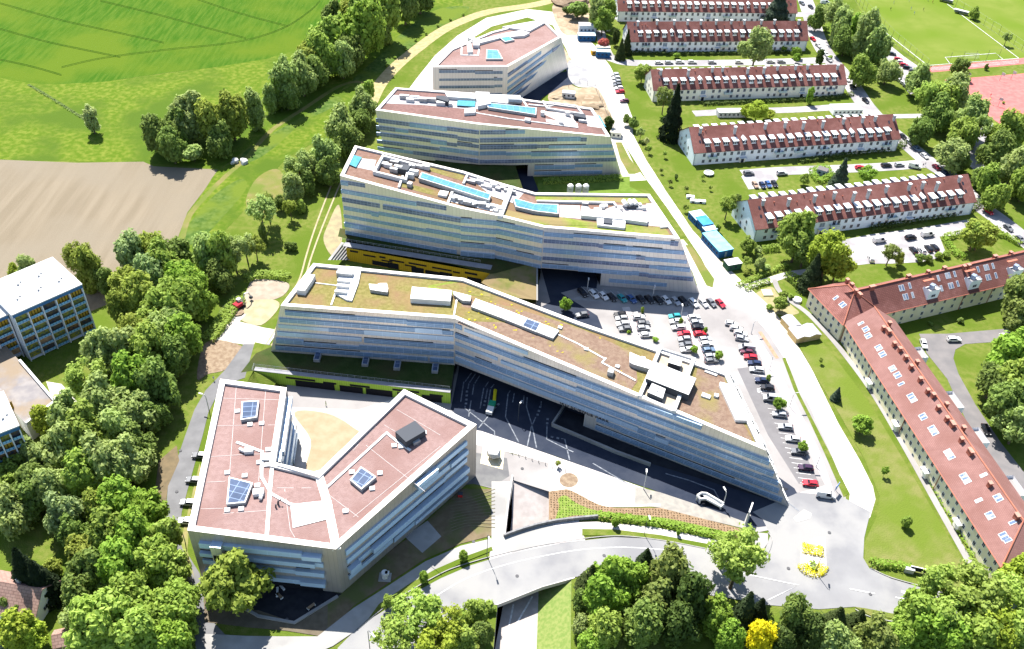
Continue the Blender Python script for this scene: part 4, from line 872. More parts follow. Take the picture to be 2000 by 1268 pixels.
mb = MB(); mb.wall(P(1048, 512, 5.5), P(1048, 590, 4.2), 0, 5.5, zt2=4.2); mb.wall(P(940, 552, 4.2), P(958, 534, 5.5), 0, 4.2, zt2=5.5); mb.build('deck_wall', G_conc, D.root)
kerb3(D.root, 'deck_coping', [(1049, 513), (1049, 588)], 5.0, .5, .3, G_conc)
for q in ([(654, 492), (678, 476)], [(660, 497), (684, 480)], [(668, 500), (690, 486)]):
    pass
mb = MB()
for k in range(7):
    t = k/7; a = P(648+k*5, 510-k*.5, 0); b = P(668+k*5, 472+k*2, 0); z_ = 4.4-k*.6
    mb.face([P(640+k*6, 508, z_), P(646+k*6, 508, z_), P(672+k*5, 474+k*2, z_), P(667+k*5, 473+k*2, z_)])
mb.build('outdoor_stairs', G_conc, D.root)

# ---------------------------------------------------------------- C
Cb = Office('office_building', 'silver office with a red roof standing between the yellow podium office and the farthest office',
  [(733, 215, 24.4), (936, 243, 23.8), (1192, 267, 17.7), (1157, 211, 17.7), (945, 183, 23.8), (772, 171, 24.4)], O_rred2, rim=1.2, drop=.6, order=[(0, 1, 4), (0, 4, 5), (1, 2, 4), (2, 3, 4)])
brC = onplane(Cb.pts[1], Cb.pts[2], P(1214, 343, 0)); blC = onplane(Cb.pts[0], Cb.pts[1], P(757, 300, 4))
Cb.walls([(0, 1, 4, 6, blC, None), (2, 3, 0, 0, brC, None), (3, 4, 0, 0), (4, 5, 0, 0), (5, 0, 0, 4, None, blC)], O_skin)
c1, c2_ = Vector(Cb.pts[1]), Vector(Cb.pts[2]); LC = (c2_-c1).length; dC = (c2_-c1).normalized()
pq = P(1032, 326, 5.5); tC = (Vector((pq.x, pq.y))-c1).dot(dC)/LC; m1 = c1.lerp(c2_, max(.2, tC-.13)); m2 = c1.lerp(c2_, tC); 
zc = lambda t: Cb.z[1]+(Cb.z[2]-Cb.z[1])*t
t1_ = max(.2, tC-.13)
mb = MB()
mb.face([(*c1, 6), (*m1, 5.5), (*m1, zc(t1_)), (*c1, zc(0))], [(0, 6), (LC*t1_, 5.5), (LC*t1_, zc(t1_)), (0, zc(0))])
mb.face([(*m1, 5.5), (*m2, 5.5), (*m2, zc(tC)), (*m1, zc(t1_))], [(LC*t1_, 5.5), (LC*tC, 5.5), (LC*tC, zc(tC)), (LC*t1_, zc(t1_))])
mb.face([(*m2, 0), (*brC, 0), (*c2_, zc(1)), (*m2, zc(tC))], [(LC*tC, 0), (LC*1.1, 0), (LC, zc(1)), (LC*tC, zc(tC))])
mb.build('wall', O_skin, Cb.root)
mb = MB(); bk_ = Vector((-dC.y, dC.x))*18
if bk_.y < 0: bk_ = -bk_
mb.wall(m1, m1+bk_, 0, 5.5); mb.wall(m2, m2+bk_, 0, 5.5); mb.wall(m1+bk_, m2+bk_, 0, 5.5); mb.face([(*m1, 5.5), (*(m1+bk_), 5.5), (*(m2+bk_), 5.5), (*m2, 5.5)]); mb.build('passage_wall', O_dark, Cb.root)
Cb.bands(0, 1, 7.6, 24, 3.1, 3, [O_bandf, O_bandf, O_band], hgt=1.5, prot=.3, top_gap=.7)
Cb.bands(1, 2, 7.6, 24, 3.1, 3, [O_bandf, O_band], hgt=1.5, prot=.3, top_gap=.9, u0=0, ev=(0, (Vector(brC)-Vector(Cb.pts[2])).length))
Cb.bands(1, 2, 1.6, 6.8, 3.0, 2, [O_band], hgt=1.4, prot=.3, top_gap=.7, u0=tC+.04, u1=.98)
c3q = lambda q: zs((700, 150), 6.34, q); c4q = lambda q: zs((920, 160), 6.25, q)
Cb.flat('roof_paving', c3q([(440, 225), (1000, 260), (1500, 300), (1520, 400), (1350, 400), (800, 350), (330, 330)]), MATS['roof_paving'], .05)
Cb.flat('roof_paving', c4q([(890, 360), (1230, 380), (1310, 555), (920, 490)]), MATS['roof_paving_warm'], .05)
Cb.flat('roof_paving', c4q([(1390, 410), (1530, 420), (1630, 570), (1420, 540)]), MATS['roof_paving_warm'], .05)
Cb.glass(c4q([(185, 250), (800, 315), (795, 400), (205, 310)]), 1.2, O_glassb); Cb.flat('roof_glass', c3q([(1230, 290), (1450, 300), (1440, 370), (1215, 355)]), O_glasst, .7)
Cb.flat('roof_glass', c4q([(1545, 400), (1570, 415), (1650, 555), (1625, 540)]), O_glasst, .7)
Cb.poly('duct_box', c3q([(1075, 200), (1450, 230), (1450, 270), (1100, 245)]), 1.4, O_white); Cb.poly('duct_box', c3q([(1450, 185), (1620, 190), (1640, 330), (1480, 360)]), 1.8, O_white)
Cb.poly('duct_box', c4q([(230, 150), (600, 165), (620, 240), (430, 260), (230, 240)]), .9, O_white); Cb.duct(c4q([(450, 225), (610, 235)]), 1.6, 1.3, O_grey)
Cb.poly('plant_box', c3q([(965, 235), (1060, 235), (1125, 280), (1110, 310), (960, 265)]), 2., O_dgrey); Cb.poly('plant_box', c4q([(1250, 385), (1390, 390), (1410, 445), (1260, 415)]), 1.8, O_dgrey)
Cb.curb(c4q([(880, 235), (1290, 290), (1360, 385), (930, 315), (880, 235)]), .7, 1.0, O_white, 'screen_wall'); Cb.flat('roof_well', c4q([(910, 240), (1130, 265), (950, 305)]), O_grey, .2)
Cb.curb(c4q([(620, 200), (680, 290)]), .8, .6, O_white); Cb.poly('roof_plant_housing', c3q([(1320, 390), (1450, 380), (1450, 440), (1310, 450)]), 1.2, O_white)
for x, y in c3q([(570, 250), (640, 290), (700, 260), (740, 280), (800, 290), (900, 290), (1020, 330), (1140, 340)]): Cb.box('duct_unit', x, y, (RQ.uniform(1.2, 4), RQ.uniform(.9, 1.6), RQ.uniform(.9, 1.8)), -.05, RQ.choice((O_white, O_grey)))
for x, y in c4q([(875, 385), (1345, 470), (1390, 480), (690, 470), (1100, 500), (1180, 390)]): Cb.box('duct_unit', x, y, (RQ.uniform(1.4, 2.6), RQ.uniform(1, 2.), RQ.uniform(.9, 1.8)), -.1, RQ.choice((O_white, O_grey, O_white)))
for k in range(10): Cb.box('roof_hatch', 1034+k*3.8, 205+k*.35, (.7, .7, .5), 0)
Cb.curb(c4q([(60, 375), (430, 440), (960, 510), (1300, 555), (1290, 510)]), .5, .3, O_white, 'cable_tray')
# terraces and ramp in front of C
mb = MB(); mb.poly([tuple(P(x, y, 5.5)) for x, y in [(860, 308), (936, 318), (1006, 322), (1022, 372), (900, 350), (830, 325)]]); mb.build('grass_deck', O_podg, Cb.root)
mb = MB(); mb.wall(P(1006, 322, 5.5), P(1022, 372, 5.5), 0, 5.5); mb.build('deck_wall', G_conc, Cb.root)
sheet('asphalt_ramp', [(1005, 330), (1034, 328), (1052, 372), (1040, 380), (1015, 378)], G_asph, z=.3)
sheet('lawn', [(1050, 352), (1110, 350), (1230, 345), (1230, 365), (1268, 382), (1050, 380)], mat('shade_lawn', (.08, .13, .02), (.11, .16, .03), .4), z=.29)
for k, x in enumerate((1113, 1129, 1143)):
    p = P(x, 378, 0); mb = MB(); mb.tube([(p.x, p.y, 0), (p.x, p.y, 3.6), (p.x, p.y, 4.2)], [1.25, 1.25, .7], 14); o = mb.build('storage_silo', O_white)
    tag(o, '%s upright silo of the three behind the yellow podium office' % ('leftmost white', 'middle white', 'rightmost white')[k], 'silo', 'white silos behind the office', 'thing')
    mb = MB(); mb.box((p.x, p.y-1.24, 2.5), (1.2, .12, .45), 0); mb.build('hatch', O_grey, o)

# ---------------------------------------------------------------- B: far building
Bb = Office('office_building', 'farthest office with a pointed red roof and rose grey end wall',
  [(845, 131, 20), (992, 130, 20), (1096, 72, 16), (1060, 37, 16), (960, 62, 18.5), (880, 96, 20)], O_rred, rim=1.2, drop=.6)
brB = (P(1110, 132, 0).x, P(1110, 132, 0).y)
Bb.walls([(0, 1, 0, 0), (3, 4, 0, 0), (4, 5, 0, 0), (5, 0, 0, 0)], O_skin2)
Bb.walls([(1, 2, 0, 0, None, brB), (2, 3, 0, 0, brB, None)], O_skin)
Bb.bands(0, 1, 3.5, 18, 3.5, 2, [O_bandf], hgt=1.3, prot=.15, u0=.08, u1=.94, top_gap=1.8)
Bb.bands(1, 2, 3.2, 19, 3.1, 3, [O_bandf, O_band], hgt=1.4, prot=.4, top_gap=1.2)
b5q = lambda q: zs((820, 20), 3.729, q)
Bb.glass(b5q([(485, 285), (570, 290), (605, 355), (482, 355)]), .9, O_glassb); Bb.glass(b5q([(575, 195), (640, 188), (690, 215), (620, 230)]), .9, O_glasst)
Bb.poly('duct_box', b5q([(350, 200), (430, 240), (600, 195), (760, 185), (800, 165), (740, 145), (620, 165), (430, 215), (400, 200)]), 1.2, O_white)
Bb.poly('duct_box', b5q([(340, 230), (370, 225), (385, 300), (350, 305)]), 1.4, O_white); Bb.box('plant_unit', *b5q([(410, 255)])[0], (3, 4, 1.8), .1, O_white)
Bb.poly('duct_box', b5q([(600, 120), (880, 70), (910, 90), (800, 150), (740, 140)]), 1.0, O_white); Bb.curb(b5q([(305, 235), (303, 325), (425, 328), (430, 285)]), .6, .3, O_white)
Bb.seams([b5q([(225, 290), (290, 305)]), b5q([(120, 395), (620, 400)])])
# ================================================================ white housing rows
T_red = mat('red_roof_tiles', (.2, .09, .077), (.235, .112, .098), .7, c3=(.17, .075, .064), sc3=.12, brick=(.9, .55, .07, (.62, .58, .58), .12, .5))
T_red2 = mat('red_roof_tiles_smooth', (.205, .11, .098), (.23, .125, .112), .5, c3=(.19, .098, .085), sc3=.1, brick=(.6, .42, .05, (.75, .72, .72), .08, .5))
W_white = mat('white_render', (.80, .81, .82), (.84, .84, .85), .2, c3=(.74, .76, .78), sc3=.1)
W_cream = mat('cream_render', (.80, .76, .64), (.83, .79, .69), .2)
W_blue = mat('pale_blue_render', (.66, .74, .80), (.7, .78, .84), .2)
W_yel = mat('yellow_render', (.66, .60, .42), (.71, .65, .47), .3)
W_eave_shade = mat('eave_shade_sage', (.38, .40, .30), (.42, .44, .34), .3)  # tone of the eave shadow, not wall paint; no wall takes it
Wn_glass = mat('window_glass', (.018, .022, .035), (.04, .045, .06), .7, rough=.4)
Wn_frame = mat('window_frame', (.7, .7, .7), rough=.6)
Z_zinc = mat('zinc_roof', (.50, .52, .53), (.56, .57, .58), .5, rough=.6)
Z_dark = mat('zinc_cheek', (.22, .27, .33), rough=.6)
Ch_grey = mat('chimney_render', (.3, .31, .32), (.4, .4, .4), 1.)
Ch_red = mat('chimney_brick', (.27, .085, .06), (.33, .12, .085), 1.5)
Ridge = mat('ridge_tiles', (.34, .135, .09), (.3, .115, .08), 1.)
Glazb = mat('balcony_panel', (.42, .5, .5), rough=.4)
RH = random.Random(21)

def window(o, x, y, z, w_, h_, nrm=(0, -1), m=None, fr=True, name='window'):
    """window set in a wall whose outward normal is nrm (local)"""
    n_ = Vector((nrm[0], nrm[1], 0)); t = Vector((-n_.y, n_.x, 0)); c = Vector((x, y, z))
    mb = MB()
    def rect(cx, cz, ww, hh, off): 
        p = c+t*cx+Vector((0, 0, cz))+n_*off; return [p-t*ww/2-Vector((0, 0, hh/2)), p+t*ww/2-Vector((0, 0, hh/2)), p+t*ww/2+Vector((0, 0, hh/2)), p-t*ww/2+Vector((0, 0, hh/2))]
    mb.face(rect(0, 0, w_+.25, h_+.25, .04), None, 0)
    mb.face(rect(-w_/4, 0, w_/2-.09, h_-.06, .06), None, 1); mb.face(rect(w_/4, 0, w_/2-.09, h_-.06, .06), None, 1)
    mb.build(name, [Wn_frame if fr else Z_dark, m or Wn_glass], o)

def gable_roof(o, L, W, ze, zr, over=.45, m=T_red, sag=0.):
    mb = MB(); a = -over; b = L+over; y0, y1 = -over, W+over; k = (zr-ze)/(W/2); zo = ze-over*k; th = .18
    sl = math.hypot(W/2+over, zr-zo)
    for (ya, za, yb, zb_) in ((y0, zo, W/2, zr), (W/2, zr, y1, zo)):
        q = [(a, ya, za), (b, ya, za), (b, yb, zb_), (a, yb, zb_)]; uv = [(0, 0), (L, 0), (L, sl), (0, sl)]
        if ya > W/4: uv = [(0, sl), (L, sl), (L, 0), (0, 0)]
        mb.face(q, uv); mb.face([(p[0], p[1], p[2]-th) for p in q][::-1])
    mb.face([(a, y0, zo-th), (b, y0, zo-th), (b, y0, zo), (a, y0, zo)]); mb.face([(b, y1, zo-th), (a, y1, zo-th), (a, y1, zo), (b, y1, zo)])
    for x in (a, b):
        mb.face([(x, y0, zo-th), (x, W/2, zr-th), (x, W/2, zr), (x, y0, zo)]); mb.face([(x, W/2, zr-th), (x, y1, zo-th), (x, y1, zo), (x, W/2, zr)])
    return mb.build('roof', m, o)

def row_house(label, A, ang, L, W, ze, zr, wm, gm, entries, balc, chim, n=21, x0=6., dx=4.12, odd=(4, 16), seed=1, low=(), gabled=True):
    rr = random.Random(seed)
    o = thing('housing_row', label, 'apartment house', (A[0], A[1], 0), ang, 'white housing rows with red roofs')
    mb = MB(); mb.wall((0, 0), (L, 0), 0, ze); mb.wall((L, W), (0, W), 0, ze)
    mb.build('wall', wm, o)
    for x, f in ((0, -1), (L, 1)):
        mb = MB(); q = [(x, W, 0), (x, 0, 0), (x, 0, ze), (x, W/2, zr-.2), (x, W, ze)]; mb.face(q if f < 0 else q[::-1]); mb.build('gable_wall', gm, o)
    roof = gable_roof(o, L, W, ze, zr); k = (zr-ze)/(W/2)
    def rf(y): return ze+k*y
    # dormers
    for side in (0, 1):
        for i in range(n):
            x = x0+i*dx
            if x > L-3: break
            y = 3.2; 
            small = i in odd
            ww = 1.5 if small else 2.05; deep = RH.random() < .45 and not small
            yf = 1.7 if not deep else 1.1
            zt = rf(2.5)+1.3
            def Y(v): return v if side == 0 else W-v
            d = MB(); zb_ = rf(yf)-.05; zf = zt-.05
            q = [(x-ww/2, Y(yf), zb_), (x+ww/2, Y(yf), zb_), (x+ww/2, Y(yf), zf), (x-ww/2, Y(yf), zf)]
            d.face(q if side == 0 else q[::-1], None, 0)
            ybk = (zt+.12-ze)/k
            for sx in (-1, 1):
                xs = x+sx*ww/2; qq = [(xs, Y(yf), zb_), (xs, Y(ybk), rf(ybk)), (xs, Y(yf), zf)]; d.face(qq, None, 1)
            dob = d.build('dormer', [W_white, Z_dark], o)
            if side == 0:
                rm = MB(); e = .25
                if small:
                    for sx in (-1, 1):
                        rm.face([(x, yf-e, zf+.75), (x, ybk+.5, zf+.9), (x+sx*(ww/2+e), ybk-.2, zf+.1), (x+sx*(ww/2+e), yf-e, zf-.05)])
                    rm.face([(x-ww/2, yf, zf), (x+ww/2, yf, zf), (x, yf, zf+.72)])
                else:
                    rm.prism([(x-ww/2-e, yf-e-.15), (x+ww/2+e, yf-e-.15), (x+ww/2+e, ybk), (x-ww/2-e, ybk)], [zf-.02, zf-.02, zf+.2, zf+.2], [zf+.14, zf+.14, zf+.32, zf+.32], 0)
                rm.build('dormer_roof', Z_zinc, dob)
                wn = MB(); h = zf-zb_-.5
                for c in ((-.5, .5) if small else (-.85, 0, .85)):
                    wn.face([(x+c-.3, yf-.04, zf-min(h, 1.4)), (x+c+.3, yf-.04, zf-min(h, 1.4)), (x+c+.3, yf-.04, zf-.15), (x+c-.3, yf-.04, zf-.15)])
                wn.build('dormer_window', Wn_glass, dob)
            else:
                rm = MB(); rm.prism([(x-ww/2-.2, W-yf+.3), (x+ww/2+.2, W-yf+.3), (x+ww/2+.2, W-ybk), (x-ww/2-.2, W-ybk)], [zf, zf, zf+.3, zf+.3], [zf+.16, zf+.16, zf+.46, zf+.46]); rm.build('dormer_roof', Z_zinc, dob)
    # chimneys
    for x, y in chim:
        c = MB(); zt = max(rf(min(y, W-y))+1.9, zr+.5); c.box((x, y, (zt+rf(min(y, W-y)))/2-.2), (1.0, .9, zt-rf(min(y, W-y))+.4)); ch = c.build('chimney', Ch_grey, roof); c = MB(); c.box((x, y, zt+.12), (1.3, 1.2, .22)); c.build('chimney_cap', Z_zinc, ch)
    for k_ in range(12):
        x = rr.uniform(4, L-4); y = rr.uniform(W*.34, W*.47); c = MB(); c.box((x, y, rf(y)+.25), (.35, .35, .7)); c.build('vent_pipe', Ch_red, roof)
    for x, y in ((3.2, 3.6), (3.4, 6.3), (L-3, 3.6), (L-3.2, 6.3)):
        c = MB(); e = 1.1; c.face([(x-.4, y-.55, rf(y-.55)+.08), (x+.4, y-.55, rf(y-.55)+.08), (x+.4, y+.55, rf(y+.55)+.08), (x-.4, y+.55, rf(y+.55)+.08)]); c.build('roof_window', Wn_glass, roof)
    # windows: two rows
    x = 4.5; nb = 0
    while x < L-3:
        near = min([abs(x-e) for e in entries]+[99]); bn = min([abs(x-e) for e in balc]+[99])
        if near > 2.2:
            if bn > 1.4: window(o, x, 0, ze-1.75, 1.15, 1.5)
            if rr.random() < .9 and x not in low: window(o, x, 0, ze-4.6, 1.15, 1.4)
        x += 3.05
    for e in entries:
        window(o, e, 0, ze-2.2, 2.2, 1.9, m=Z_dark); mb = MB(); mb.box((e, -.25, 1.2), (2.6, .5, 2.3)); d = mb.build('entrance', W_cream, o); mb = MB(); mb.box((e, -.52, 1.1), (1.3, .06, 2.0)); mb.build('door', Wn_glass, d); mb = MB(); mb.box((e, -.9, 2.5), (3.0, 1.5, .15)); mb.build('canopy', Z_zinc, d)
    for e in balc:
        mb = MB(); mb.box((e, -.75, ze-3.0), (3.8, 1.5, .2)); b = mb.build('balcony', Z_zinc, o); mb = MB()
        for q0, q1 in (((e-1.9, -1.5), (e+1.9, -1.5)), ((e-1.9, 0), (e-1.9, -1.5)), ((e+1.9, -1.5), (e+1.9, 0))): mb.wall(q0, q1, ze-2.9, ze-2.0)
        mb.build('balcony_panel', Glazb, b); window(o, e, 0, ze-1.95, 1.3, 1.9, name='balcony_door')
    for y in ((3.5, 7.5, 11.5) if W > 16 else (3.5, 7.5, 11)):
        for z in ((ze-4.6, ze-1.8) if y != 7.5 else (ze-4.6, ze-1.8, ze+1.5)): window(o, 0, W-y, z, .95, 1.3, (-1, 0))
        for z in (ze-4.6, ze-1.8): window(o, L, y, z, .95, 1.3, (1, 0))
    mb = MB(); mb.tube([(.35, -.12, ze), (.35, -.12, 0)], .09, 5); mb.build('downpipe', Z_dark, o); mb = MB(); mb.tube([(L-.35, -.12, ze), (L-.35, -.12, 0)], .09, 5); mb.build('downpipe', Z_dark, o)
    return o
D2R = math.radians
h4 = row_house('pale blue gabled housing row nearest the yellow housing block, with van parking before it', (88.4, 285.9), D2R(16.6), 94.8, 18.7, 6.2, 12.9, W_blue, W_blue, (28, 66), (9, 33, 58, 84), ((5, 7.2), (15, 6), (26, 6.2), (34.5, 6.6), (42, 5.), (48.5, 5.4), (57, 6.6), (67, 6.4), (73, 6.4), (78.5, 5), (90, 7.2)), seed=4, odd=(4, 16))
h3 = row_house('white gabled housing row with a round trampoline on the lawn before its left end', (72.3, 340.7), D2R(13.0), 93.8, 18.7, 6.2, 12.9, W_white, W_blue, (22, 76), (8, 38, 47, 59, 88), ((4, 7), (19, 6), (33, 7), (42, 7), (50, 6), (59, 6), (69, 7), (78, 7), (84, 7.2), (93, 7)), seed=5, odd=(4, 16))
h2 = row_house('cream gabled housing row behind the row with the trampoline', (60.3, 397.5), D2R(9.9), 94.4, 15.7, 6.2, 12.5, W_cream, W_cream, (24, 73), (36, 63, 87), ((4, 5.8), (17, 5), (29, 6.4), (34, 6.4), (46, 5.2), (54, 5.2), (61, 6.4), (70, 6.4), (76, 6.4), (91, 6)), seed=6, odd=(4, 16))
h1 = row_house('white gabled housing row lined by white parked cars in front', (52.3, 451.7), D2R(7.7), 94.4, 14.9, 6.2, 13.2, W_white, W_white, (19, 47, 75), (9, 28, 50, 84), ((5, 6), (15, 6.4), (24, 6.4), (31, 6.4), (38, 6.4), (46, 6.4), (54, 6.4), (61, 6.4), (70, 6.4), (77, 6.4), (90, 6.3)), seed=7, odd=(4, 16))
pA = P(1208, 26, 3.4)
h0 = row_house('farthest white housing row, cut by the upper edge of the view', (pA.x-.5, pA.y-3, 0)[:2], D2R(5.5), 99, 14, 6.2, 12, W_white, W_white, (20, 50, 80), (9, 30, 60, 86), ((10, 6), (25, 6)), seed=8, odd=(4, 16))

# ================================================================ yellow housing block (three wings)
def wing(label, A, B, W, ze, zr, wm, band, name='housing_wing', hips=(0, 0), rm=T_red2, skyl=(), chim=(), nwin=0, back=False, boxes=(), terr=()):
    A = Vector(A); B = Vector(B); d = B-A; L = d.length; ang = math.atan2(d.y, d.x)
    o = thing('housing_block', label, 'apartment block', (A.x, A.y, 0), ang)
    mb = MB()
    zm = ze-2.9 if band else 0
    for a, b in (((0, 0), (L, 0)), ((L, 0), (L, W)), ((L, W), (0, W)), ((0, W), (0, 0))):
        mb.wall(a, b, 0 if not band else 0, ze if not band else zm, 0)
        if band: mb.wall(a, b, zm, ze, 1)
    mb.build('wall', [wm, band or wm], o)
    ov = .6; k = (zr-ze)/(W/2); zo = ze-ov*k; h0_, h1_ = hips
    r = MB(); x0_, x1_ = -ov, L+ov; y0_, y1_ = -ov, W+ov; ra, rb_ = (h0_ if h0_ else -ov), (L-h1_ if h1_ else L+ov); sl = math.hypot(W/2+ov, zr-zo)
    r.face([(x0_, y0_, zo), (x1_, y0_, zo), (rb_, W/2, zr), (ra, W/2, zr)], [(x0_, 0), (x1_, 0), (rb_, sl), (ra, sl)])
    r.face([(x1_, y1_, zo), (x0_, y1_, zo), (ra, W/2, zr), (rb_, W/2, zr)], [(x1_, 0), (x0_, 0), (ra, sl), (rb_, sl)])
    r.face([(x0_, y1_, zo), (x0_, y0_, zo), (ra, W/2, zr)], [(W, 0), (0, 0), (W/2, sl)]); r.face([(x1_, y0_, zo), (x1_, y1_, zo), (rb_, W/2, zr)], [(0, 0), (W, 0), (W/2, sl)])
    r.face([(x0_, y0_, zo-.05), (x0_, y1_, zo-.05), (x1_, y1_, zo-.05), (x1_, y0_, zo-.05)])
    roof = r.build('roof', rm, o)
    rg = MB(); rg.tube([(ra, W/2, zr+.05), (rb_, W/2, zr+.05)], .22, 6)
    if h0_: rg.tube([(ra, W/2, zr+.05), (x0_, y0_, zo+.1)], .18, 5); rg.tube([(ra, W/2, zr+.05), (x0_, y1_, zo+.1)], .18, 5)
    if h1_: rg.tube([(rb_, W/2, zr+.05), (x1_, y0_, zo+.1)], .18, 5); rg.tube([(rb_, W/2, zr+.05), (x1_, y1_, zo+.1)], .18, 5)
    rg.build('ridge_tiles', Ridge, roof)
    gt = MB(); gt.tube([(x0_, y0_-.1, zo), (x1_, y0_-.1, zo)], .13, 5); gt.build('gutter', Ridge, roof)
    def rf(y): return ze+k*min(y, W-y)
    for (x, y, n_) in skyl:
        for j in range(n_):
            xx = x+j*1.15; e = .8; f = MB()
            f.face([(xx-.5, y-e, rf(y-e)+.1), (xx+.5, y-e, rf(y-e)+.1), (xx+.5, y+e, rf(y+e)+.1), (xx-.5, y+e, rf(y+e)+.1)]); fo = f.build('roof_window', Z_zinc, roof)
            g = MB(); e = .68; g.face([(xx-.36, y-e, rf(y-e)+.13), (xx+.36, y-e, rf(y-e)+.13), (xx+.36, y+e, rf(y+e)+.13), (xx-.36, y+e, rf(y+e)+.13)]); g.build('pane', Wn_sky, fo)
    for (x, y, s_) in chim:
        c = MB(); zt = max(zr-.9, rf(y)+1.4); zb_ = rf(y)-.3; c.box((x, y, (zt+zb_)/2), (1.0*s_, .9, zt-zb_)); co_ = c.build('chimney', Ch_red, roof); c = MB(); c.box((x, y, zt+.1), (1.25*s_, 1.15, .2)); c.build('chimney_cap', mat('chimney_cap', (.38, .2, .16), (.33, .16, .12), 2.), co_)
    if nwin:
        st = (L-4)/(nwin-1)
        for i in range(nwin):
            x = 2+i*st
            for z in ((ze-1.6, ze-4.5) if band else (ze-2., ze-5.)):
                window(o, x, 0, z, 1.0, 1.4)
            if i % 2 == 0: window(o, x, 0, .5, .8, .5, fr=False)
    return o, rf, L
Wn_sky = mat('roof_window_glass', (.1, .14, .22), (.25, .28, .33), .35, rough=.04, lo=.45, hi=.55)
# long wing
la, lb = P(1653, 631.5, 7.5), P(1958, 1103, 7.5)
dv = (lb-la).normalized(); Lw = (lb-la).length
WL = 16.5
lw, rf, L = wing('long yellow housing block with red roof, skylights and brick chimneys', (la.x, la.y), (lb.x, lb.y), WL, 7.6, 13.2, W_yel, None, hips=(0, 8.2),
  skyl=[(3, 3.0, 1), (5.5, 3.2, 2), (8.3, 2.8, 2), (14.5, 3.3, 2), (17.4, 3.2, 2), (24, 3.3, 2), (27, 3.4, 2), (31, 3, 1), (36, 3.3, 3), (44, 3, 2), (49, 3.2, 3), (58, 3.2, 3), (66.5, 3.2, 3), (69, 6.8, 1), (75, 3, 1), (76, 6.6, 2), (79.5, 3.2, 2), (84.2, 6.2, 1), (86, 3.2, 2), (88, 3.4, 1)],
  chim=[(9.5, 6.6, 1), (11.5, 7.2, 1.6), (17, 6.6, 1), (19.8, 7, 1), (23.5, 7.0, 1), (27.5, 6.8, 1), (33, 6.9, 1), (37.8, 6.8, .9), (40, 7.3, 1), (44.5, 6.6, 1), (49, 6.8, 1), (51.4, 7.1, 1.5), (57, 6.8, 1), (61.5, 6.9, 1.7), (72.5, 6.4, 1), (83.5, 7.2, 1.3), (8, 9.2, 1), (26, 9.4, 1), (44, 9.2, 1), (53, 9.6, 1)], nwin=34)
for x, wd in ((13, 5), (33, 7), (48, 6), (66, 7)):
    mb = MB(); c = (x+wd/2, WL+1.2, 2.2); mb.box((c[0], c[1], 3.0), (wd, 3.4, 6.0)); b = mb.build('balcony', W_white, lw); mb = MB(); mb.box((c[0], c[1], 6.08), (wd-.5, 2.9, .1)); mb.build('balcony_floor', G_asph2, b); mb = MB()
    for q0, q1 in (((x, WL+2.9), (x+wd, WL+2.9)), ((x, WL), (x, WL+2.9)), ((x+wd, WL), (x+wd, WL+2.9))): mb.wall(q0, q1, 6, 7.1)
    mb.build('balcony_panel', W_white, b)
for x in (22, 40, 58, 76):
    mb = MB(); mb.box((x, -.4, 1.3), (2.4, .8, 2.4)); e = mb.build('entrance', W_cream, lw); mb = MB(); mb.box((x, -.9, 2.6), (2.8, 1.4, .15)); mb.build('canopy', Z_zinc, e)
for x in (0.3, 20, 42, 63, L-.3):
    mb = MB(); mb.tube([(x, -.15, 7.3), (x, -.15, 0)], .1, 5); mb.build('downpipe', Ch_red, lw)
# corner wing facing the white road
ca, cb = P(1583.7, 564.4, 7.5), P(1648.3, 631.5, 7.5)
wing('short end wing of the yellow block beside the playground, red hipped roof', (ca.x, ca.y), (cb.x, cb.y), 15.5, 7.6, 13.1, W_yel, None, hips=(7.7, 7.7), rm=T_red, skyl=[(9, 3, 1), (12.2, 3, 2)], chim=[(5.5, 9, 1), (8, 9, 1), (12, 7.5, 1), (14, 7.5, 1.4)], nwin=6)
# cross wing running right
wa, wb = P(1745, 605, 7.5), P(2004, 543, 7.5); dw = (wb-wa).normalized(); wa2 = wa-dw*14; wb2 = wb+dw*40
cw, rfw, LW = wing('yellow cross wing with ridged red roof and white roof terraces', (wa2.x, wa2.y), (wb2.x, wb2.y), 13.5, 7.5, 13.3, W_yel, None, hips=(0, 0), rm=T_red,
  skyl=[(19, 4.8, 2), (19.5, 2.4, 2), (23, 4.9, 1), (23, 2.4, 1), (35, 5.1, 1), (35, 2.4, 1), (38.5, 5.2, 2), (38.5, 2.5, 2), (42, 5.2, 1), (42, 2.6, 1), (52, 5, 1), (51.5, 2.4, 1), (55, 5, 2), (54.5, 2.4, 2), (58.5, 5, 1), (58.5, 2.4, 1)],
  chim=[(8, 6.2, 1.8), (24, 7.6, 1.4), (32, 7.5, 1), (39, 7.6, 1.2), (46, 6., 1), (48, 6., 1), (61, 7.6, 1.3), (68, 7.6, 1)], nwin=26)
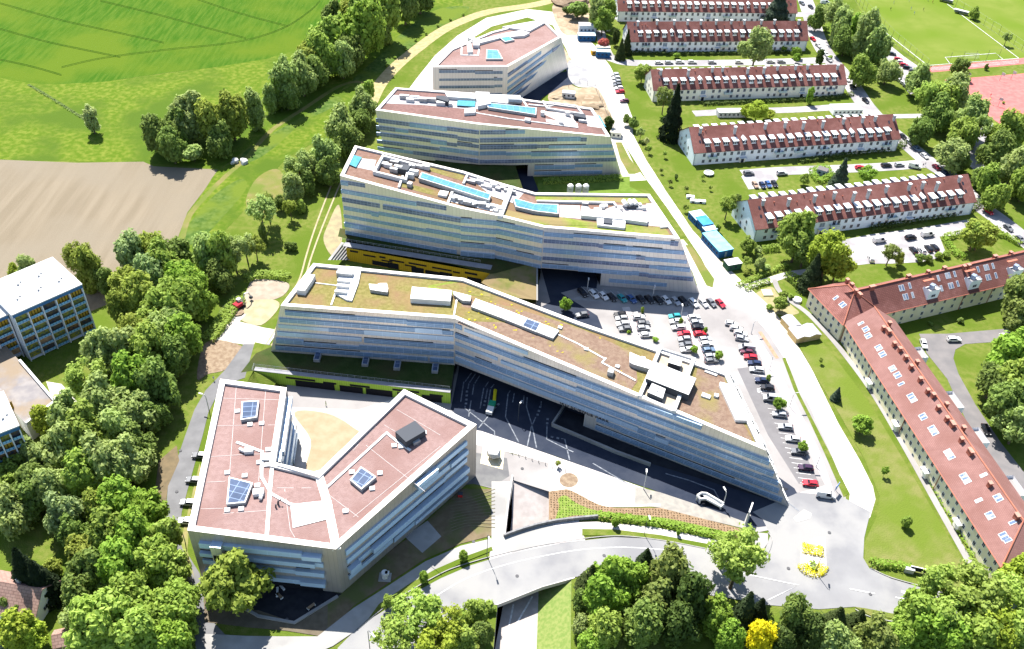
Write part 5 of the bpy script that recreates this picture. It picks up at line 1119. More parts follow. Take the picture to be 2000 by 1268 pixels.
for x in (30, 47.5, 66):
    mb = MB(); y0_ = .3; wd = 4.6
    zt = rfw(3.6)+.1; mb.box((x, 2.0, (zt+7.4)/2), (wd, 3.2, zt-7.4)); t = mb.build('roof_terrace', W_white, cw); mb = MB(); mb.box((x, 2., zt+.05), (wd-.6, 2.6, .1)); mb.build('terrace_floor', G_conc, t)
    mb = MB()
    for q0, q1 in (((x-wd/2, .35), (x+wd/2, .35)), ((x-wd/2, 3.4), (x-wd/2, .35)), ((x+wd/2, .35), (x+wd/2, 3.4))): mb.wall(q0, q1, zt, zt+.9)
    mb.build('terrace_parapet', W_white, t); mb = MB(); mb.box((x+.3, 2.4, zt+.9), (1.6, 1.4, 1.6), .4); mb.build('parasol', mat('grey_canvas', (.2, .24, .32), rough=.9), t)
    mb = MB(); mb.box((x-.2, 4.3, zt+2.3), (wd-.2, .9, .2)); mb.build('terrace_canopy', Ridge, t); window(cw, x, .38, 9.2, 1.6, 1.0)
for x in (44, 56.5, 70):
    mb = MB(); mb.tube([(x, -.15, 7.3), (x, -.15, 0)], .1, 5); mb.build('downpipe', Ch_red, cw)

# ================================================================ student apartment towers on the left
B_frame = mat('white_frame', (.58, .6, .64), rough=.7); B_panel = mat('blue_parapet', (.16, .34, .52), (.22, .42, .6), .3, rough=.5, brick=(1.05, 5, .12, (.25, .4, .6), .15))
B_blue = mat('blue_fascia', (.04, .12, .26), (.06, .15, .3), .5, rough=.5); B_flat = mat('white_flat_roof', (.5, .5, .5), (.46, .46, .47), .3)
B_y = [mat('yellow_blind', (.5, .3, .03), (.42, .26, .05), 1.2, brick=(1.0, 5, .2, (.25, .3, .4), .2)), mat('tan_blind', (.42, .27, .15), (.36, .22, .13), 1.), mat('dark_window', (.05, .06, .08), (.14, .1, .05), .9, rough=.2), mat('brown_blind', (.3, .16, .05), (.05, .06, .08), 1.4), mat('olive_curtain', (.33, .3, .04), (.1, .14, .1), 1.6)]
def tower(label, A, B, depth, ztop, nb, nf, fl=2.75, endw=True, both=False, group=None, back_to=None):
    A = Vector(A[:2]); B = Vector(B[:2]); d = (B-A); L = d.length; ang = math.atan2(d.y, d.x)
    o = thing('apartment_tower', label, 'apartment building', (A.x, A.y, 0), ang)
    mb = MB()
    for a, b in (((0, .9), (L, .9)), ((L, 0), (L, depth)), ((L, depth), (0, depth)), ((0, depth), (0, 0))): mb.wall(a, b, 0, ztop-.2)
    mb.build('wall', B_frame, o)
    mb = MB(); mb.prism([(-.2, -.2), (L+.2, -.2), (L+.2, depth+.2), (-.2, depth+.2)], ztop-.1, ztop+.25); rf_ = mb.build('roof', B_flat, o)
    mb = MB(); mb.box((L/2, -.05, ztop-.65), (L, .2, 1.0)); mb.build('fascia', B_blue, o)
    for k in range(5):
        x = L*(.2+.15*k); mb = MB(); y = depth*(.3+.35*(k % 2)); mb.tube([(x, y, ztop), (x, y, ztop+.9)], .35, 8); mb.tube([(x+1.2, y+1, ztop), (x+1.2, y+1, ztop+.7)], .3, 8); v = mb.build('roof_vent', O_grey, rf_)
    bw = L/nb
    for i in range(nb+1):
        mb = MB(); mb.box((min(max(i*bw, .2), L-.2), .35, (ztop-1.2)/2), (.3, 1.3, ztop-1.2)); mb.build('fin', B_frame, o)
    for f in range(nf):
        z = ztop-1.4-(f+1)*fl
        mb = MB(); mb.box((L/2, .42, z+.05), (L, 1.0, .12)); mb.build('floor_slab', B_frame, o)
        for i in range(nb):
            x = (i+.5)*bw
            w1 = MB(); w1.face([(x-bw/2+.25, .82, z+.2), (x+bw/2-.25, .82, z+.2), (x+bw/2-.25, .82, z+fl-.1), (x-bw/2+.25, .82, z+fl-.1)], [(0, 0), (bw, 0), (bw, fl), (0, fl)]); w1.build('window', B_y[RH.choice((0, 0, 1, 2, 2, 3, 4, 4))], o)
            if f < nf-1 or RH.random() < .4:
                w2 = MB(); w2.face([(x-bw/2+.22, -.12, z+.15), (x+bw/2-.22, -.12, z+.15), (x+bw/2-.22, -.12, z+1.0), (x-bw/2+.22, -.12, z+1.0)], [(0, 0), (bw, 0), (bw, 1), (0, 1)]); w2.build('balcony_panel', B_panel, o)
    return o
t1a, t1b = P(24, 617, 18), P(159.7, 557, 18)
tower('tall left apartment building with white roof and blue balconies in five columns', t1a, t1b, 19, 18.2, 5, 6)
dd = (t1b-t1a).normalized(); nn_ = Vector((-dd.y, dd.x, 0))
q0 = t1a-dd*26+nn_*3.6; q1 = t1a-dd*.3+nn_*3.6
tower('set back apartment wing with blue balconies at the left edge of the view', q0, q1, 14, 16.4, 5, 5)
b1, b0 = P(37, 833, 18), P(-70, 875, 18)
tower('lower left apartment building with tan blinds, half hidden by maples', b0, b1, 15, 18.2, 5, 6)
mb = MB(); hq = [P(38, 703, 7), P(107, 783, 7), P(50, 826, 7), P(-40, 730, 7), P(-40, 700, 7), P(10, 672, 7)]
ho = thing('flat_hall', 'flat roofed hall linking the blue balcony apartment buildings', 'hall')
mb.prism([(p.x, p.y) for p in hq], 0, 6.4, 1, 0); mb.build('hall_body', [W_cream, mat('felt_roof', (.16, .15, .155), (.21, .195, .19), .3, c3=(.19, .15, .11), sc3=.1)], ho)
mb = MB()
for a, b in zip(hq, hq[1:3]):
    d = (b-a).normalized(); n_ = Vector((-d.y, d.x, 0))*.35
    mb.prism([(a+n_)[:2], (a-n_)[:2], (b-n_)[:2], (b+n_)[:2]], 6.2, 7.1)
mb.build('hall_parapet', B_flat, ho)
mb = MB(); yq = [P(-60, 745, 9), P(0, 757, 9), P(22, 783, 9), P(8, 800, 9), P(-60, 790, 9)]; mb.prism([(p.x, p.y) for p in yq], 0, 9, 1, 0)
tag(mb.build('stair_house', [B_y[0], MATS['felt_roof']]), 'low yellow stair house between the two left apartment buildings', 'stair house', kind='thing')
# ================================================================ cottages bottom left
def cottage(label, px, z, L, W, ang, ze, zr, wm=W_white, rm=None, name='cottage', cat='house'):
    p = P(*px, z); o = thing(name, label, cat, (p.x, p.y, 0), ang); mb = MB()
    for a, b in (((0, 0), (L, 0)), ((L, 0), (L, W)), ((L, W), (0, W)), ((0, W), (0, 0))): mb.wall(a, b, 0, ze)
    for x, f in ((0, -1), (L, 1)): q = [(x, W, ze), (x, 0, ze), (x, W/2, zr-.1)]; mb.face(q if f < 0 else q[::-1])
    mb.build('wall', wm, o); gable_roof(o, L, W, ze, zr, .5, rm or T_cot); return o
T_cot = mat('faded_tiles', (.25, .155, .13), (.29, .19, .16), .6, brick=(1.1, .7, .08, (.6, .6, .6), .1, .5))
c_ = cottage('old cottage with faded pink tiles among dark firs at the lower left', (-50, 1190), 3, 15, 10, D2R(-8), 4, 8.2)
window(c_, 12, -.02, 2.2, 2.4, 1.2); window(c_, 15.02, 4, 2.2, 1.4, 1.2, (1, 0)); mb = MB(); mb.box((9, 6, 8.2), (.8, .8, 1.6)); mb.build('chimney', Ch_grey, c_)
s_ = cottage('brown tiled garden shed at the bottom edge by the grass path', (108, 1265), 1.5, 5, 4, D2R(18), 2.2, 3.6, mat('shed_wood', (.2, .14, .09), (.26, .19, .12), 1.), name='garden_shed', cat='shed')
mb = MB(); mb.box((2.5, -.02, 1.0), (.9, .06, 1.9)); mb.build('door', Z_dark, s_)
# ================================================================ sheds, containers, small buildings
wood = mat('pale_wood', (.52, .38, .17), (.58, .44, .22), .5, brick=(.25, 50, .03, (.7, .65, .6), .08)); shedr = mat('shed_roof', (.27, .27, .29), (.31, .31, .33), .5)
def shed(label, a, b, w_, h, bays, name='wooden_shed'):
    A_, B_ = P(*a, 0), P(*b, 0); d = B_-A_; L = d.length; o = thing(name, label, 'shed', (A_.x, A_.y, 0), math.atan2(d.y, d.x)); mb = MB(); bl = L/bays
    for q0, q1 in (((0, 0), (L, 0)), ((L, 0), (L, w_)), ((L, w_), (0, w_)), ((0, w_), (0, 0))): mb.wall(q0, q1, 0, h)
    for i in range(bays):
        mb.face([(i*bl, 0, h), ((i+1)*bl, 0, h), ((i+.5)*bl, 0, h+.7)], [(0, 0), (bl, 0), (bl/2, .7)])
    mb.build('wall', wood, o)
    for i in range(bays):
        r = MB(); x0_, x1_, xm = i*bl, (i+1)*bl, (i+.5)*bl; e = .35
        r.face([(x0_, -e, h+.03), (xm, -e, h+.75), (xm, w_+e, h+.75), (x0_, w_+e, h+.03)]); r.face([(xm, -e, h+.75), (x1_, -e, h+.03), (x1_, w_+e, h+.03), (xm, w_+e, h+.75)])
        r.build('roof', shedr, o)
    mb = MB(); mb.box((L*.25, -.04, 1.), (1.6, .06, 1.9)); mb.build('door', mat('shed_door', (.4, .28, .12), rough=.8), o)
    return o
shed('larger pale wooden twin shed with grey wavy roof', (1553, 672), (1601, 663), 5.2, 2.3, 2)
sh2 = shed('smaller wooden shed with grey roof and an orange striped front', (1540, 650), (1562, 645), 5.2, 2.3, 1)
mb = MB(); 
for k in range(4): mb.box((4.4+.02, .5+k*.9, 1.3), (.06, .5, 1.6), 0)
mb.build('striped_panel', mat('orange_stripes', (.5, .16, .03), (.3, .08, .03), 3), sh2)
def container(label, px, sz, ang, m, roofm, z=0, cat='container', group=None, name='site_container'):
    p = P(*px, z); o = thing(name, label, cat, (p.x, p.y, z), ang, group); mb = MB(); mb.box((0, 0, sz[2]/2), sz, 0); mb.build('body', m, o); mb = MB(); mb.box((0, 0, sz[2]+.06), (sz[0]+.1, sz[1]+.1, .12)); mb.build('roof', roofm, o)
    mb = MB()
    for k in range(int(sz[0]//2)): mb.box((-sz[0]/2+1.2+k*2, -sz[1]/2-.03, sz[2]*.55), (.9, .05, .8))
    mb.build('window', Wn_glass, o); mb = MB(); mb.box((sz[0]/2+.03, 0, sz[2]*.45), (.05, .9, sz[2]*.8)); mb.build('door', Z_dark, o); return o
cbl = mat('container_blue', (.02, .09, .22), (.03, .12, .28), .6, rough=.5, brick=(.3, 50, .03, (.7, .7, .7), .05)); ctr = mat('container_roof_teal', (.15, .42, .52), (.2, .48, .56), .4); cbr = mat('container_roof_blue', (.04, .19, .42), (.06, .23, .46), .4); cpr = mat('container_roof_pale', (.38, .55, .6), (.44, .6, .64), .5)
ca_ = math.atan2((P(1432, 500)-P(1395, 460)).y, (P(1432, 500)-P(1395, 460)).x)
G_c = 'site containers beside the white road'
container('long blue site container block with a striped teal roof by the white road', (1399, 484), (12.5, 6., 3.), ca_, cbl, ctr, group=G_c)
container('blue site container with a pale frame roof, farthest of its row by the white road', (1362, 432), (6, 5.2, 2.8), ca_, cbl, cpr, group=G_c)
container('blue site container under a bright blue tarpaulin roof', (1373, 444), (6, 4.4, 3.1), ca_, cbl, cbr, group=G_c)
container('small blue site container with pale roof before the teal roofed block', (1384, 457), (3, 5, 2.6), ca_, cbl, cpr, group=G_c)
container('dark green container with a white roof next to the garden path', (1429, 523), (5.6, 3.6, 2.7), math.atan2((P(1446, 518)-P(1412, 524)).y, (P(1446, 518)-P(1412, 524)).x), mat('container_green', (.03, .08, .05), (.04, .1, .06), .6), mat('container_roof_white', (.5, .48, .5), rough=.7), group=G_c)
container('blue lower container with a large white tarpaulin block behind it at the building site', (1145, 78), (9, 4, 3), .1, cbl, cpr)
container('white site office stacked behind the blue container at the building site', (1146, 66), (9, 4.5, 5.2), .1, mat('container_white', (.55, .55, .56), rough=.7), mat('container_roof_white', (.5, .5, .5)))
container('blue container with a cream roof beside the yellow skip', (1177, 111), (7, 3.2, 3.2), .03, cbl, cpr)
container('cream container just behind the blue one beside the yellow skip', (1177, 103), (7, 3, 3.3), .03, mat('container_cream', (.5, .45, .35)), mat('container_roof_cream', (.58, .54, .42)))
container('bright yellow waste skip at the building site', (1159, 105), (2.6, 4, 2.2), .1, mat('skip_yellow', (.6, .33, .02), (.5, .28, .02), 1.), mat('skip_load', (.5, .4, .3)), cat='skip', name='waste_skip')
container('white site hut on the sand by the farthest office', (1110, 190), (6, 3, 2.6), -.1, mat('container_white', (.5, .5, .5)), mat('hut_roof', (.33, .35, .4)))
container('glass roofed bicycle shelter before the cream housing row', (1427, 226), (13, 4, 2.6), .12, mat('shelter_glass', (.4, .42, .43), (.5, .5, .5), .8, brick=(.8, 50, .1, (.5, .5, .5), .1)), mat('shelter_roof', (.5, .5, .5), (.55, .55, .53), .5), cat='shelter', name='bicycle_shelter')
container('flat white garage beside the shared path right of the shelter', (1650, 219), (14, 6, 2.6), .14, W_white, B_flat, cat='garage', name='garage')
container('white kiosk at the corner of the silver office with the red roof', (1203, 266), (4.4, 4, 2.6), -.1, W_cream, mat('kiosk_roof', (.44, .43, .38)), cat='kiosk', name='kiosk')
container('small dark garden hut inside a square hedge', (1605, 340), (4, 3.2, 2.4), -.5, Z_dark, mat('hut_dark_roof', (.13, .12, .12)), cat='hut', name='garden_hut')
for k, (x, y) in enumerate(((1348, 387), (1355, 395), (1370, 396))):
    container('white garden table set, %s of three on the lawn before the containers' % ('upper', 'lower left', 'lower right')[k], (x, y), (3, 1.4, .9), -.1, W_white, W_white, cat='table', group='white tables on the lawn', name='garden_table')
# ================================================================ trees and shrubs
RT = random.Random(99)
def leafmat(name, c, c2, c3=None):
    return mat(name, c, c2, 1.1, rough=.6, trans=.5, spec=.08, objcol=True, lo=.35, hi=.65, c3=c3, sc3=.3, detail=2)
L_dec = leafmat('leaves', (.28, .34, .075), (.46, .53, .18))
L_con = leafmat('needles', (.07, .1, .045), (.11, .14, .07))
Bark = mat('bark', (.09, .07, .05), (.14, .11, .08), 3.)
def crown_mesh(name, kind, seed, n, leaf):
    """crown about 2 units across and centred on the origin; kinds: round, tall, cone, loose, shrub"""
    r = random.Random(seed); mb = MB(); lobes = []
    if kind == 'cone':
        for k in range(n):
            t = r.random()**.8; z = -1+2.2*t; rad = (1-t)*(.95+.18*math.sin(t*34+r.random()))+.04; a = r.random()*6.283
            rr_ = rad*(.6+.45*r.random()**.5)
            c = Vector((rr_*math.cos(a), rr_*math.sin(a), z-.12*rr_)); nr = Vector((math.cos(a), math.sin(a), .9)).normalized(); leafq(mb, c, nr, leaf*r.uniform(.7, 1.3), r, .5)
        return mb.mesh(name, L_con)
    nl = {'round': 34, 'tall': 30, 'loose': 30, 'shrub': 14}[kind]
    for i in range(nl):
        while True:
            p = Vector((r.uniform(-1, 1), r.uniform(-1, 1), r.uniform(-1, 1)))
            if .3 < p.length < 1: break
        if kind == 'loose': p = p.normalized()*r.uniform(.45, .8); lr = r.uniform(.13, .3)
        elif kind == 'tall': p = Vector((p.x*.6, p.y*.6, p.z*.95)); lr = r.uniform(.18, .34)
        elif kind == 'shrub': p = p*.6; p.z = p.z*.6; lr = r.uniform(.22, .42)
        else: p = p.normalized()*r.uniform(.4, .8); lr = r.uniform(.17, .36)
        if kind in ('round', 'loose') and p.z < -.4: p.z *= .6
        lobes.append((p, lr))
    if kind != 'loose': lobes.append((Vector((0, 0, 0)), .55 if kind != 'tall' else .42))
    tot = sum(l[1]**2 for l in lobes)
    for p, lr in lobes:
        for k in range(int(n*lr**2/tot)):
            while True:
                d = Vector((r.gauss(0, 1), r.gauss(0, 1), r.gauss(.15, 1)))
                if d.length > .1: break
            d.normalize(); bump_ = 1+.22*math.sin(5*d.x+7*p.y)*math.cos(6*d.y+3*p.z)
            c = p+d*lr*bump_*(.48+.72*r.random())
            leafq(mb, c, d, leaf*r.uniform(.6, 1.35), r, .75)
    return mb.mesh(name, L_dec)
def leafq(mb, c, nr, s, r, jit):
    n_ = (nr+Vector((r.uniform(-1, 1), r.uniform(-1, 1), r.uniform(-1, 1)))*jit+Vector((0, 0, .25))).normalized()
    u = n_.cross(Vector((r.uniform(-1, 1), r.uniform(-1, 1), r.uniform(-1, 1)))).normalized(); v = n_.cross(u)
    u *= s*.62; v *= s
    mb.face([c-v, c+u*.9-v*.1, c+v*.9, c-u-v*.05])
def trunk_mesh(name, seed, limbs=5, slim=1.):
    """unit trunk: from z=-1 (ground) up into the crown (z=.6)"""
    r = random.Random(seed); mb = MB(); mb.tube([(0, 0, 0), (.02, .01, .4), (-.02, .02, .75), (0, 0, 1.15)], [.05*slim, .038*slim, .026*slim, .008*slim], 7)
    for i in range(limbs):
        a = 6.283*i/limbs+r.random(); z = r.uniform(.4, .75); l = r.uniform(.25, .45)
        mb.tube([(0, 0, z), (l*.5*math.cos(a), l*.5*math.sin(a), z+.18), (l*math.cos(a), l*math.sin(a), z+.42)], [.022*slim, .014*slim, .005*slim], 5)
    return mb.mesh(name, Bark)
CR_ = {}
for i in range(4): CR_.setdefault('round', []).append(crown_mesh('crown_round', 'round', 10+i, 7600, .095))
for i in range(3): CR_.setdefault('tall', []).append(crown_mesh('crown_tall', 'tall', 30+i, 5600, .1))
for i in range(2): CR_.setdefault('cone', []).append(crown_mesh('crown_cone', 'cone', 40+i, 4200, .11))
for i in range(3): CR_.setdefault('loose', []).append(crown_mesh('crown_loose', 'loose', 50+i, 3000, .075))
for i in range(2): CR_.setdefault('shrub', []).append(crown_mesh('crown_shrub', 'shrub', 60+i, 1500, .17))
TR_ = [trunk_mesh('trunk', 70+i) for i in range(3)]; TRs = trunk_mesh('trunk_slim', 75, 3, .55)
COLS = {  # object tint, word
 'd': ((.5, .6, .48), 'dark green'), 'm': ((.7, .82, .52), 'mid green'), 'g': ((.62, .82, .4), 'fresh green'), 's': ((.85, .92, 1.0), 'silvery green'),
 'y': ((.85, .9, .38), 'yellow green'), 'o': ((.72, .74, .46), 'olive'), 'Y': ((1.7, 1.3, .15), 'bright yellow'), 'r': ((1.3, .35, .9), 'dark red'), 'l': ((.82, .93, .66), 'pale green'),
 'b': ((.75, .85, 1.1), 'blue grey'), 'k': ((.24, .3, .26), 'blackish green'), 'w': ((1.2, 1.15, 1.6), 'whitish'), 'n': ((.6, .63, .56), 'brownish')}
KW = {'round': ('broad', 'tree'), 'tall': ('upright', 'tree'), 'cone': ('pointed', 'conifer'), 'loose': ('airy', 'tree'), 'shrub': ('rounded', 'shrub')}
def trees(place, group, lst, bushy=False):
    """lst: (px, py, r px, kind, colour[, height factor]) centre of the crown in photo points"""
    lst = sorted(lst, key=lambda t: t[0]); cnt = {}; tot = {}
    for t in lst: k = (t[3], t[4]); tot[k] = tot.get(k, 0)+1
    for t in lst:
        x, y, rp, kind, colr = t[:5]; hf = t[5] if len(t) > 5 else {'round': 1.08, 'tall': 1.55, 'cone': 1.7, 'loose': 1.1, 'shrub': .8}[kind]
        if bushy and kind in ('round', 'tall'): hf *= 1.22
        zc = 6.; base = .35 if kind in ('round', 'loose') else .12
        for _ in range(4):
            rm = rp*dist_px(x, y, zc)/FOC*1.1
            half = rm*hf; low = {'round': .35, 'loose': .7, 'tall': .3, 'cone': .12, 'shrub': -.25}[kind]*rm if kind != 'shrub' else 0
            if bushy and kind in ('round', 'tall'): low = -.04*rm
            zc = half*.92+low
        p = P(x, y, zc); k = (kind, colr); cnt[k] = cnt.get(k, 0)+1
        nm = {'cone': 'conifer_tree', 'shrub': 'shrub'}.get(kind, 'leafy_tree'); kw = KW[kind]
        big = ''
        lab = '%s %s %s' % (COLS[colr][1], kw[0], kw[1])
        if tot[k] > 1: lab += ', %s such from the left %s' % (ordn(cnt[k]), place)
        else: lab += ' '+place
        o = thing(nm, lab, 'shrub' if kind == 'shrub' else 'tree', (p.x, p.y, 0), RT.uniform(0, 6.28), group)
        cr = bpy.data.objects.new('crown', RT.choice(CR_[kind])); COL.objects.link(cr); cr.parent = o; cr.location = (0, 0, zc)
        v = RT.uniform(.88, 1.12); cr.scale = (rm*RT.uniform(.92, 1.08), rm*RT.uniform(.92, 1.08), half); c = COLS[colr][0]; cr.color = (c[0]*v, c[1]*v*RT.uniform(.95, 1.05), c[2]*v, 1)
        tk_ = bpy.data.objects.new('trunk', RT.choice(TR_) if kind != 'shrub' and rm > 2.2 else TRs); COL.objects.link(tk_); tk_.parent = o
        tk_.scale = (rm*1.3, rm*1.3, zc) if kind != 'cone' else (rm, rm, zc*1.0)
        if kind == 'shrub': tk_.scale = (rm*1.2, rm*1.2, zc*.9)
R_, T_, C_, L_, S_ = 'round', 'tall', 'cone', 'loose', 'shrub'
trees('in the hedgerow beside the meadow', 'trees of the upper hedgerow', [
 (308, 262, 32, R_, 'd'), (350, 250, 26, R_, 'd'), (336, 288, 26, R_, 'd'), (375, 232, 34, R_, 's'), (414, 240, 32, T_, 'o', 1.3), (452, 232, 34, R_, 'o'), (430, 275, 26, R_, 'd'), (497, 215, 24, T_, 's', 1.4), (377, 298, 23, S_, 's'), (527, 193, 15, T_, 's', 1.6),
 (558, 168, 30, T_, 's', 1.2), (590, 150, 30, R_, 's'), (540, 180, 18, T_, 'm'), (606, 115, 30, R_, 'o'), (636, 110, 34, R_, 'm'), (640, 75, 32, R_, 'l'), (652, 38, 22, R_, 'd'), (702, 62, 45, R_, 'g'), (688, 95, 30, R_, 'd'), (668, 120, 26, R_, 's'), (612, 140, 26, R_, 'd'), (715, 20, 34, R_, 'd'), (752, 28, 34, T_, 'm', 1.3), (790, 8, 30, R_, 'd'), (730, 50, 30, R_, 'd'), (690, 20, 26, R_, 'o'), (820, -8, 26, R_, 'd'), (560, 190, 20, R_, 'd')], bushy=True)
trees('alone in the meadow', 'lone meadow trees', [(178, 234, 16, T_, 'w', 1.35)])
trees('left of the silver offices', 'trees beside the silver offices', [
 (716, 180, 17, R_, 'm'), (710, 210, 26, R_, 's'), (702, 238, 22, R_, 'd'), (668, 248, 32, R_, 's'), (680, 280, 26, R_, 'd'), (632, 308, 30, R_, 's'), (582, 322, 26, L_, 's'), (640, 338, 22, R_, 'd'), (570, 372, 24, R_, 's'), (600, 360, 18, R_, 'd'), (588, 404, 10, T_, 'l', 1.2), (566, 405, 15, L_, 'o'), (548, 398, 12, R_, 'd'),
 (508, 410, 28, L_, 's', 1.2), (522, 398, 18, L_, 'l', 1.6), (514, 460, 11, T_, 'd'), (478, 478, 22, L_, 's', 1.2), (498, 480, 18, L_, 'o', 1.2), (563, 480, 8, R_, 'd'), (573, 481, 8, R_, 'd'), (600, 330, 22, R_, 's')], bushy=True)
trees('in the left wood', 'trees of the left wood', [
 (150, 500, 25, L_, 'o', 1.3), (172, 530, 26, T_, 'o', 1.3), (50, 525, 18, R_, 's'), (30, 530, 12, R_, 'y'), (205, 552, 20, R_, 'd'), (262, 502, 34, R_, 'b'), (295, 490, 34, R_, 'o'), (345, 496, 30, R_, 'd'), (320, 520, 36, R_, 'm'), (355, 545, 36, R_, 'g'), (290, 545, 34, R_, 'b'), (245, 560, 32, R_, 'o'),
 (400, 500, 27, T_, 's', 1.4), (430, 500, 32, T_, 'm', 1.3), (455, 492, 26, L_, 's'), (428, 540, 26, R_, 'd'), (335, 590, 46, R_, 'm'), (385, 590, 34, R_, 'g'), (282, 585, 38, R_, 'o'), (240, 600, 28, R_, 'o'), (300, 620, 36, R_, 'm'), (262, 640, 32, L_, 'o'), (320, 645, 38, R_, 's'), (362, 660, 34, R_, 'g'), (205, 690, 36, R_, 's'), (245, 690, 38, R_, 's'), (298, 690, 42, R_, 'm'), (340, 700, 34, R_, 'd'),
 (165, 735, 36, L_, 'l', 1.0), (255, 745, 42, R_, 'g'), (308, 755, 40, R_, 'd'), (205, 790, 42, R_, 's'), (255, 800, 40, R_, 's'), (138, 815, 36, R_, 's'), (95, 820, 28, R_, 'y'), (300, 812, 28, R_, 'd'), (175, 850, 44, R_, 'm'), (225, 850, 38, R_, 's'), (270, 870, 30, R_, 'd'), (120, 880, 42, R_, 's'), (200, 905, 44, R_, 's'), (250, 905, 38, R_, 's'), (165, 930, 40, R_, 'm'),
 (70, 895, 30, R_, 's'), (60, 940, 34, R_, 'd'), (20, 1000, 36, R_, 's'), (110, 950, 36, R_, 's'), (125, 1005, 36, R_, 'b'), (190, 995, 32, R_, 'o'), (240, 985, 40, R_, 'g'), (290, 1000, 38, R_, 'g'), (215, 1045, 42, R_, 'm'), (268, 1050, 42, R_, 'g'), (318, 1055, 36, R_, 'l'), (165, 1075, 34, R_, 'o'), (185, 1120, 38, R_, 'd'), (300, 1100, 44, R_, 'm'), (240, 1110, 44, R_, 'g'), (335, 1110, 34, R_, 'l'), (60, 980, 30, R_, 'd'), (145, 1040, 28, R_, 'd'),
 (150, 1160, 30, R_, 'd'), (205, 1215, 56, R_, 'l'), (300, 1190, 42, R_, 'm'), (345, 1200, 42, R_, 'm'), (280, 1250, 46, R_, 'l'), (350, 1165, 34, R_, 'm'), (250, 1170, 40, R_, 'm'), (340, 1255, 40, R_, 'g'), (10, 960, 30, R_, 'm'), (25, 920, 30, R_, 'm')], bushy=True)
trees('beside the faded pink cottage', 'trees around the cottage', [(52, 1120, 34, C_, 'k', 1.5), (78, 1135, 30, C_, 'k', 1.4), (12, 1185, 12, T_, 'd', 1.7), (30, 1195, 13, T_, 'd', 1.4), (35, 1228, 34, R_, 'y'), (62, 1245, 24, R_, 'y'), (20, 1252, 26, C_, 'b', .9), (105, 1110, 18, R_, 'o'), (135, 1210, 20, L_, 's')])
trees('in front of the red roofed courtyard office', 'trees round the front office', [(457, 1137, 57, R_, 'o', .95)])
trees('along the curved main road', 'street trees along the main road', [(905, 1086, 10, T_, 'g', 1.25), (827, 1128, 11, T_, 'g', 1.3), (1203, 1020, 8.5, T_, 'g', 1.3), (1325, 1040, 5, T_, 'g', 1.6), (757, 1176, 13, R_, 'm')])
trees('by the road bridge', 'trees by the road bridge', [(810, 1200, 50, L_, 'l', .9), (870, 1225, 42, L_, 'y', .9), (770, 1240, 40, L_, 'l', .9), (850, 1260, 45, L_, 'y', .9), (900, 1250, 30, R_, 'l'), (930, 1192, 24, R_, 'm'), (905, 1205, 20, S_, 'm'), (941, 1235, 22, T_, 'd', 1.3), (955, 1185, 15, S_, 'l')])
trees('below the main road', 'trees of the lower park', [(1155, 1128, 25, C_, 'o', 1.1), (1140, 1175, 22, R_, 'd'), (1200, 1130, 42, R_, 'g'), (1235, 1145, 38, R_, 'g'), (1185, 1165, 42, R_, 'g'), (1215, 1100, 14, C_, 'd', 1.0), (1262, 1090, 18, C_, 'd', 1.2), (1180, 1230, 36, R_, 'm'), (1310, 1125, 46, T_, 'n', 1.3), (1285, 1185, 42, R_, 'n'), (1350, 1175, 38, T_, 'k', 1.4), (1255, 1220, 42, R_, 'd'), (1325, 1225, 40, R_, 'k'), (1140, 1225, 20, R_, 's'), (1155, 1255, 26, R_, 'g'), (1400, 1205, 34, R_, 'g'), (1425, 1245, 30, R_, 'g'),
 (1445, 1090, 56, L_, 'l', .95), (1415, 1075, 34, L_, 'l', .9), (1455, 1195, 30, C_, 'd', 1.5), (1480, 1200, 26, C_, 'k', 1.4), (1490, 1242, 33, R_, 'Y'), (1555, 1205, 38, T_, 'd', 1.2), (1580, 1235, 30, R_, 'k'), (1632, 1215, 32, C_, 'o', 1.0), (1675, 1215, 26, C_, 'o', 1.0), (1640, 1255, 34, R_, 's'), (1710, 1245, 36, R_, 'n'), (1785, 1205, 38, R_, 'm'), (1815, 1240, 38, R_, 'g'), (1755, 1240, 26, R_, 'm'), (1520, 1250, 30, R_, 'k'),
 (1850, 1150, 48, L_, 'l', .9), (1905, 1165, 56, L_, 'l', .9), (1870, 1210, 48, L_, 'l', .9), (1945, 1220, 48, L_, 'y', .9), (1985, 1130, 34, R_, 'y'), (1960, 1160, 44, L_, 'l', .9), (1900, 1260, 44, R_, 'm'), (1985, 1250, 44, R_, 'l'), (1860, 1260, 38, R_, 'g')], bushy=True)
trees('on lawn or car park', 'young trees on the long lawn', [(1357, 682, 8, R_, 'g'), (1404, 693, 8.5, R_, 'g'), (1105, 594, 12.5, R_, 'g'), (1523, 787, 12, R_, 'g'), (1569, 872, 10, R_, 'g'), (1686, 829, 18, R_, 'g', .9), (1729, 920, 8, L_, 'g'), (1772, 1020, 10, T_, 'm', 1.2), (1635, 770, 10, C_, 'b', 1.3), (1604, 704, 5, L_, 'm'), (1255, 606, 4.5, T_, 'm', 1.4), (1330, 628, 5, T_, 'm', 1.4), (1228, 648, 5, S_, 'g'), (1280, 663, 7, S_, 'g'), (1378, 645, 5, T_, 'g', 1.3), (1501, 740, 6, T_, 'm', 1.4), (1090, 905, 6, L_, 'o')])
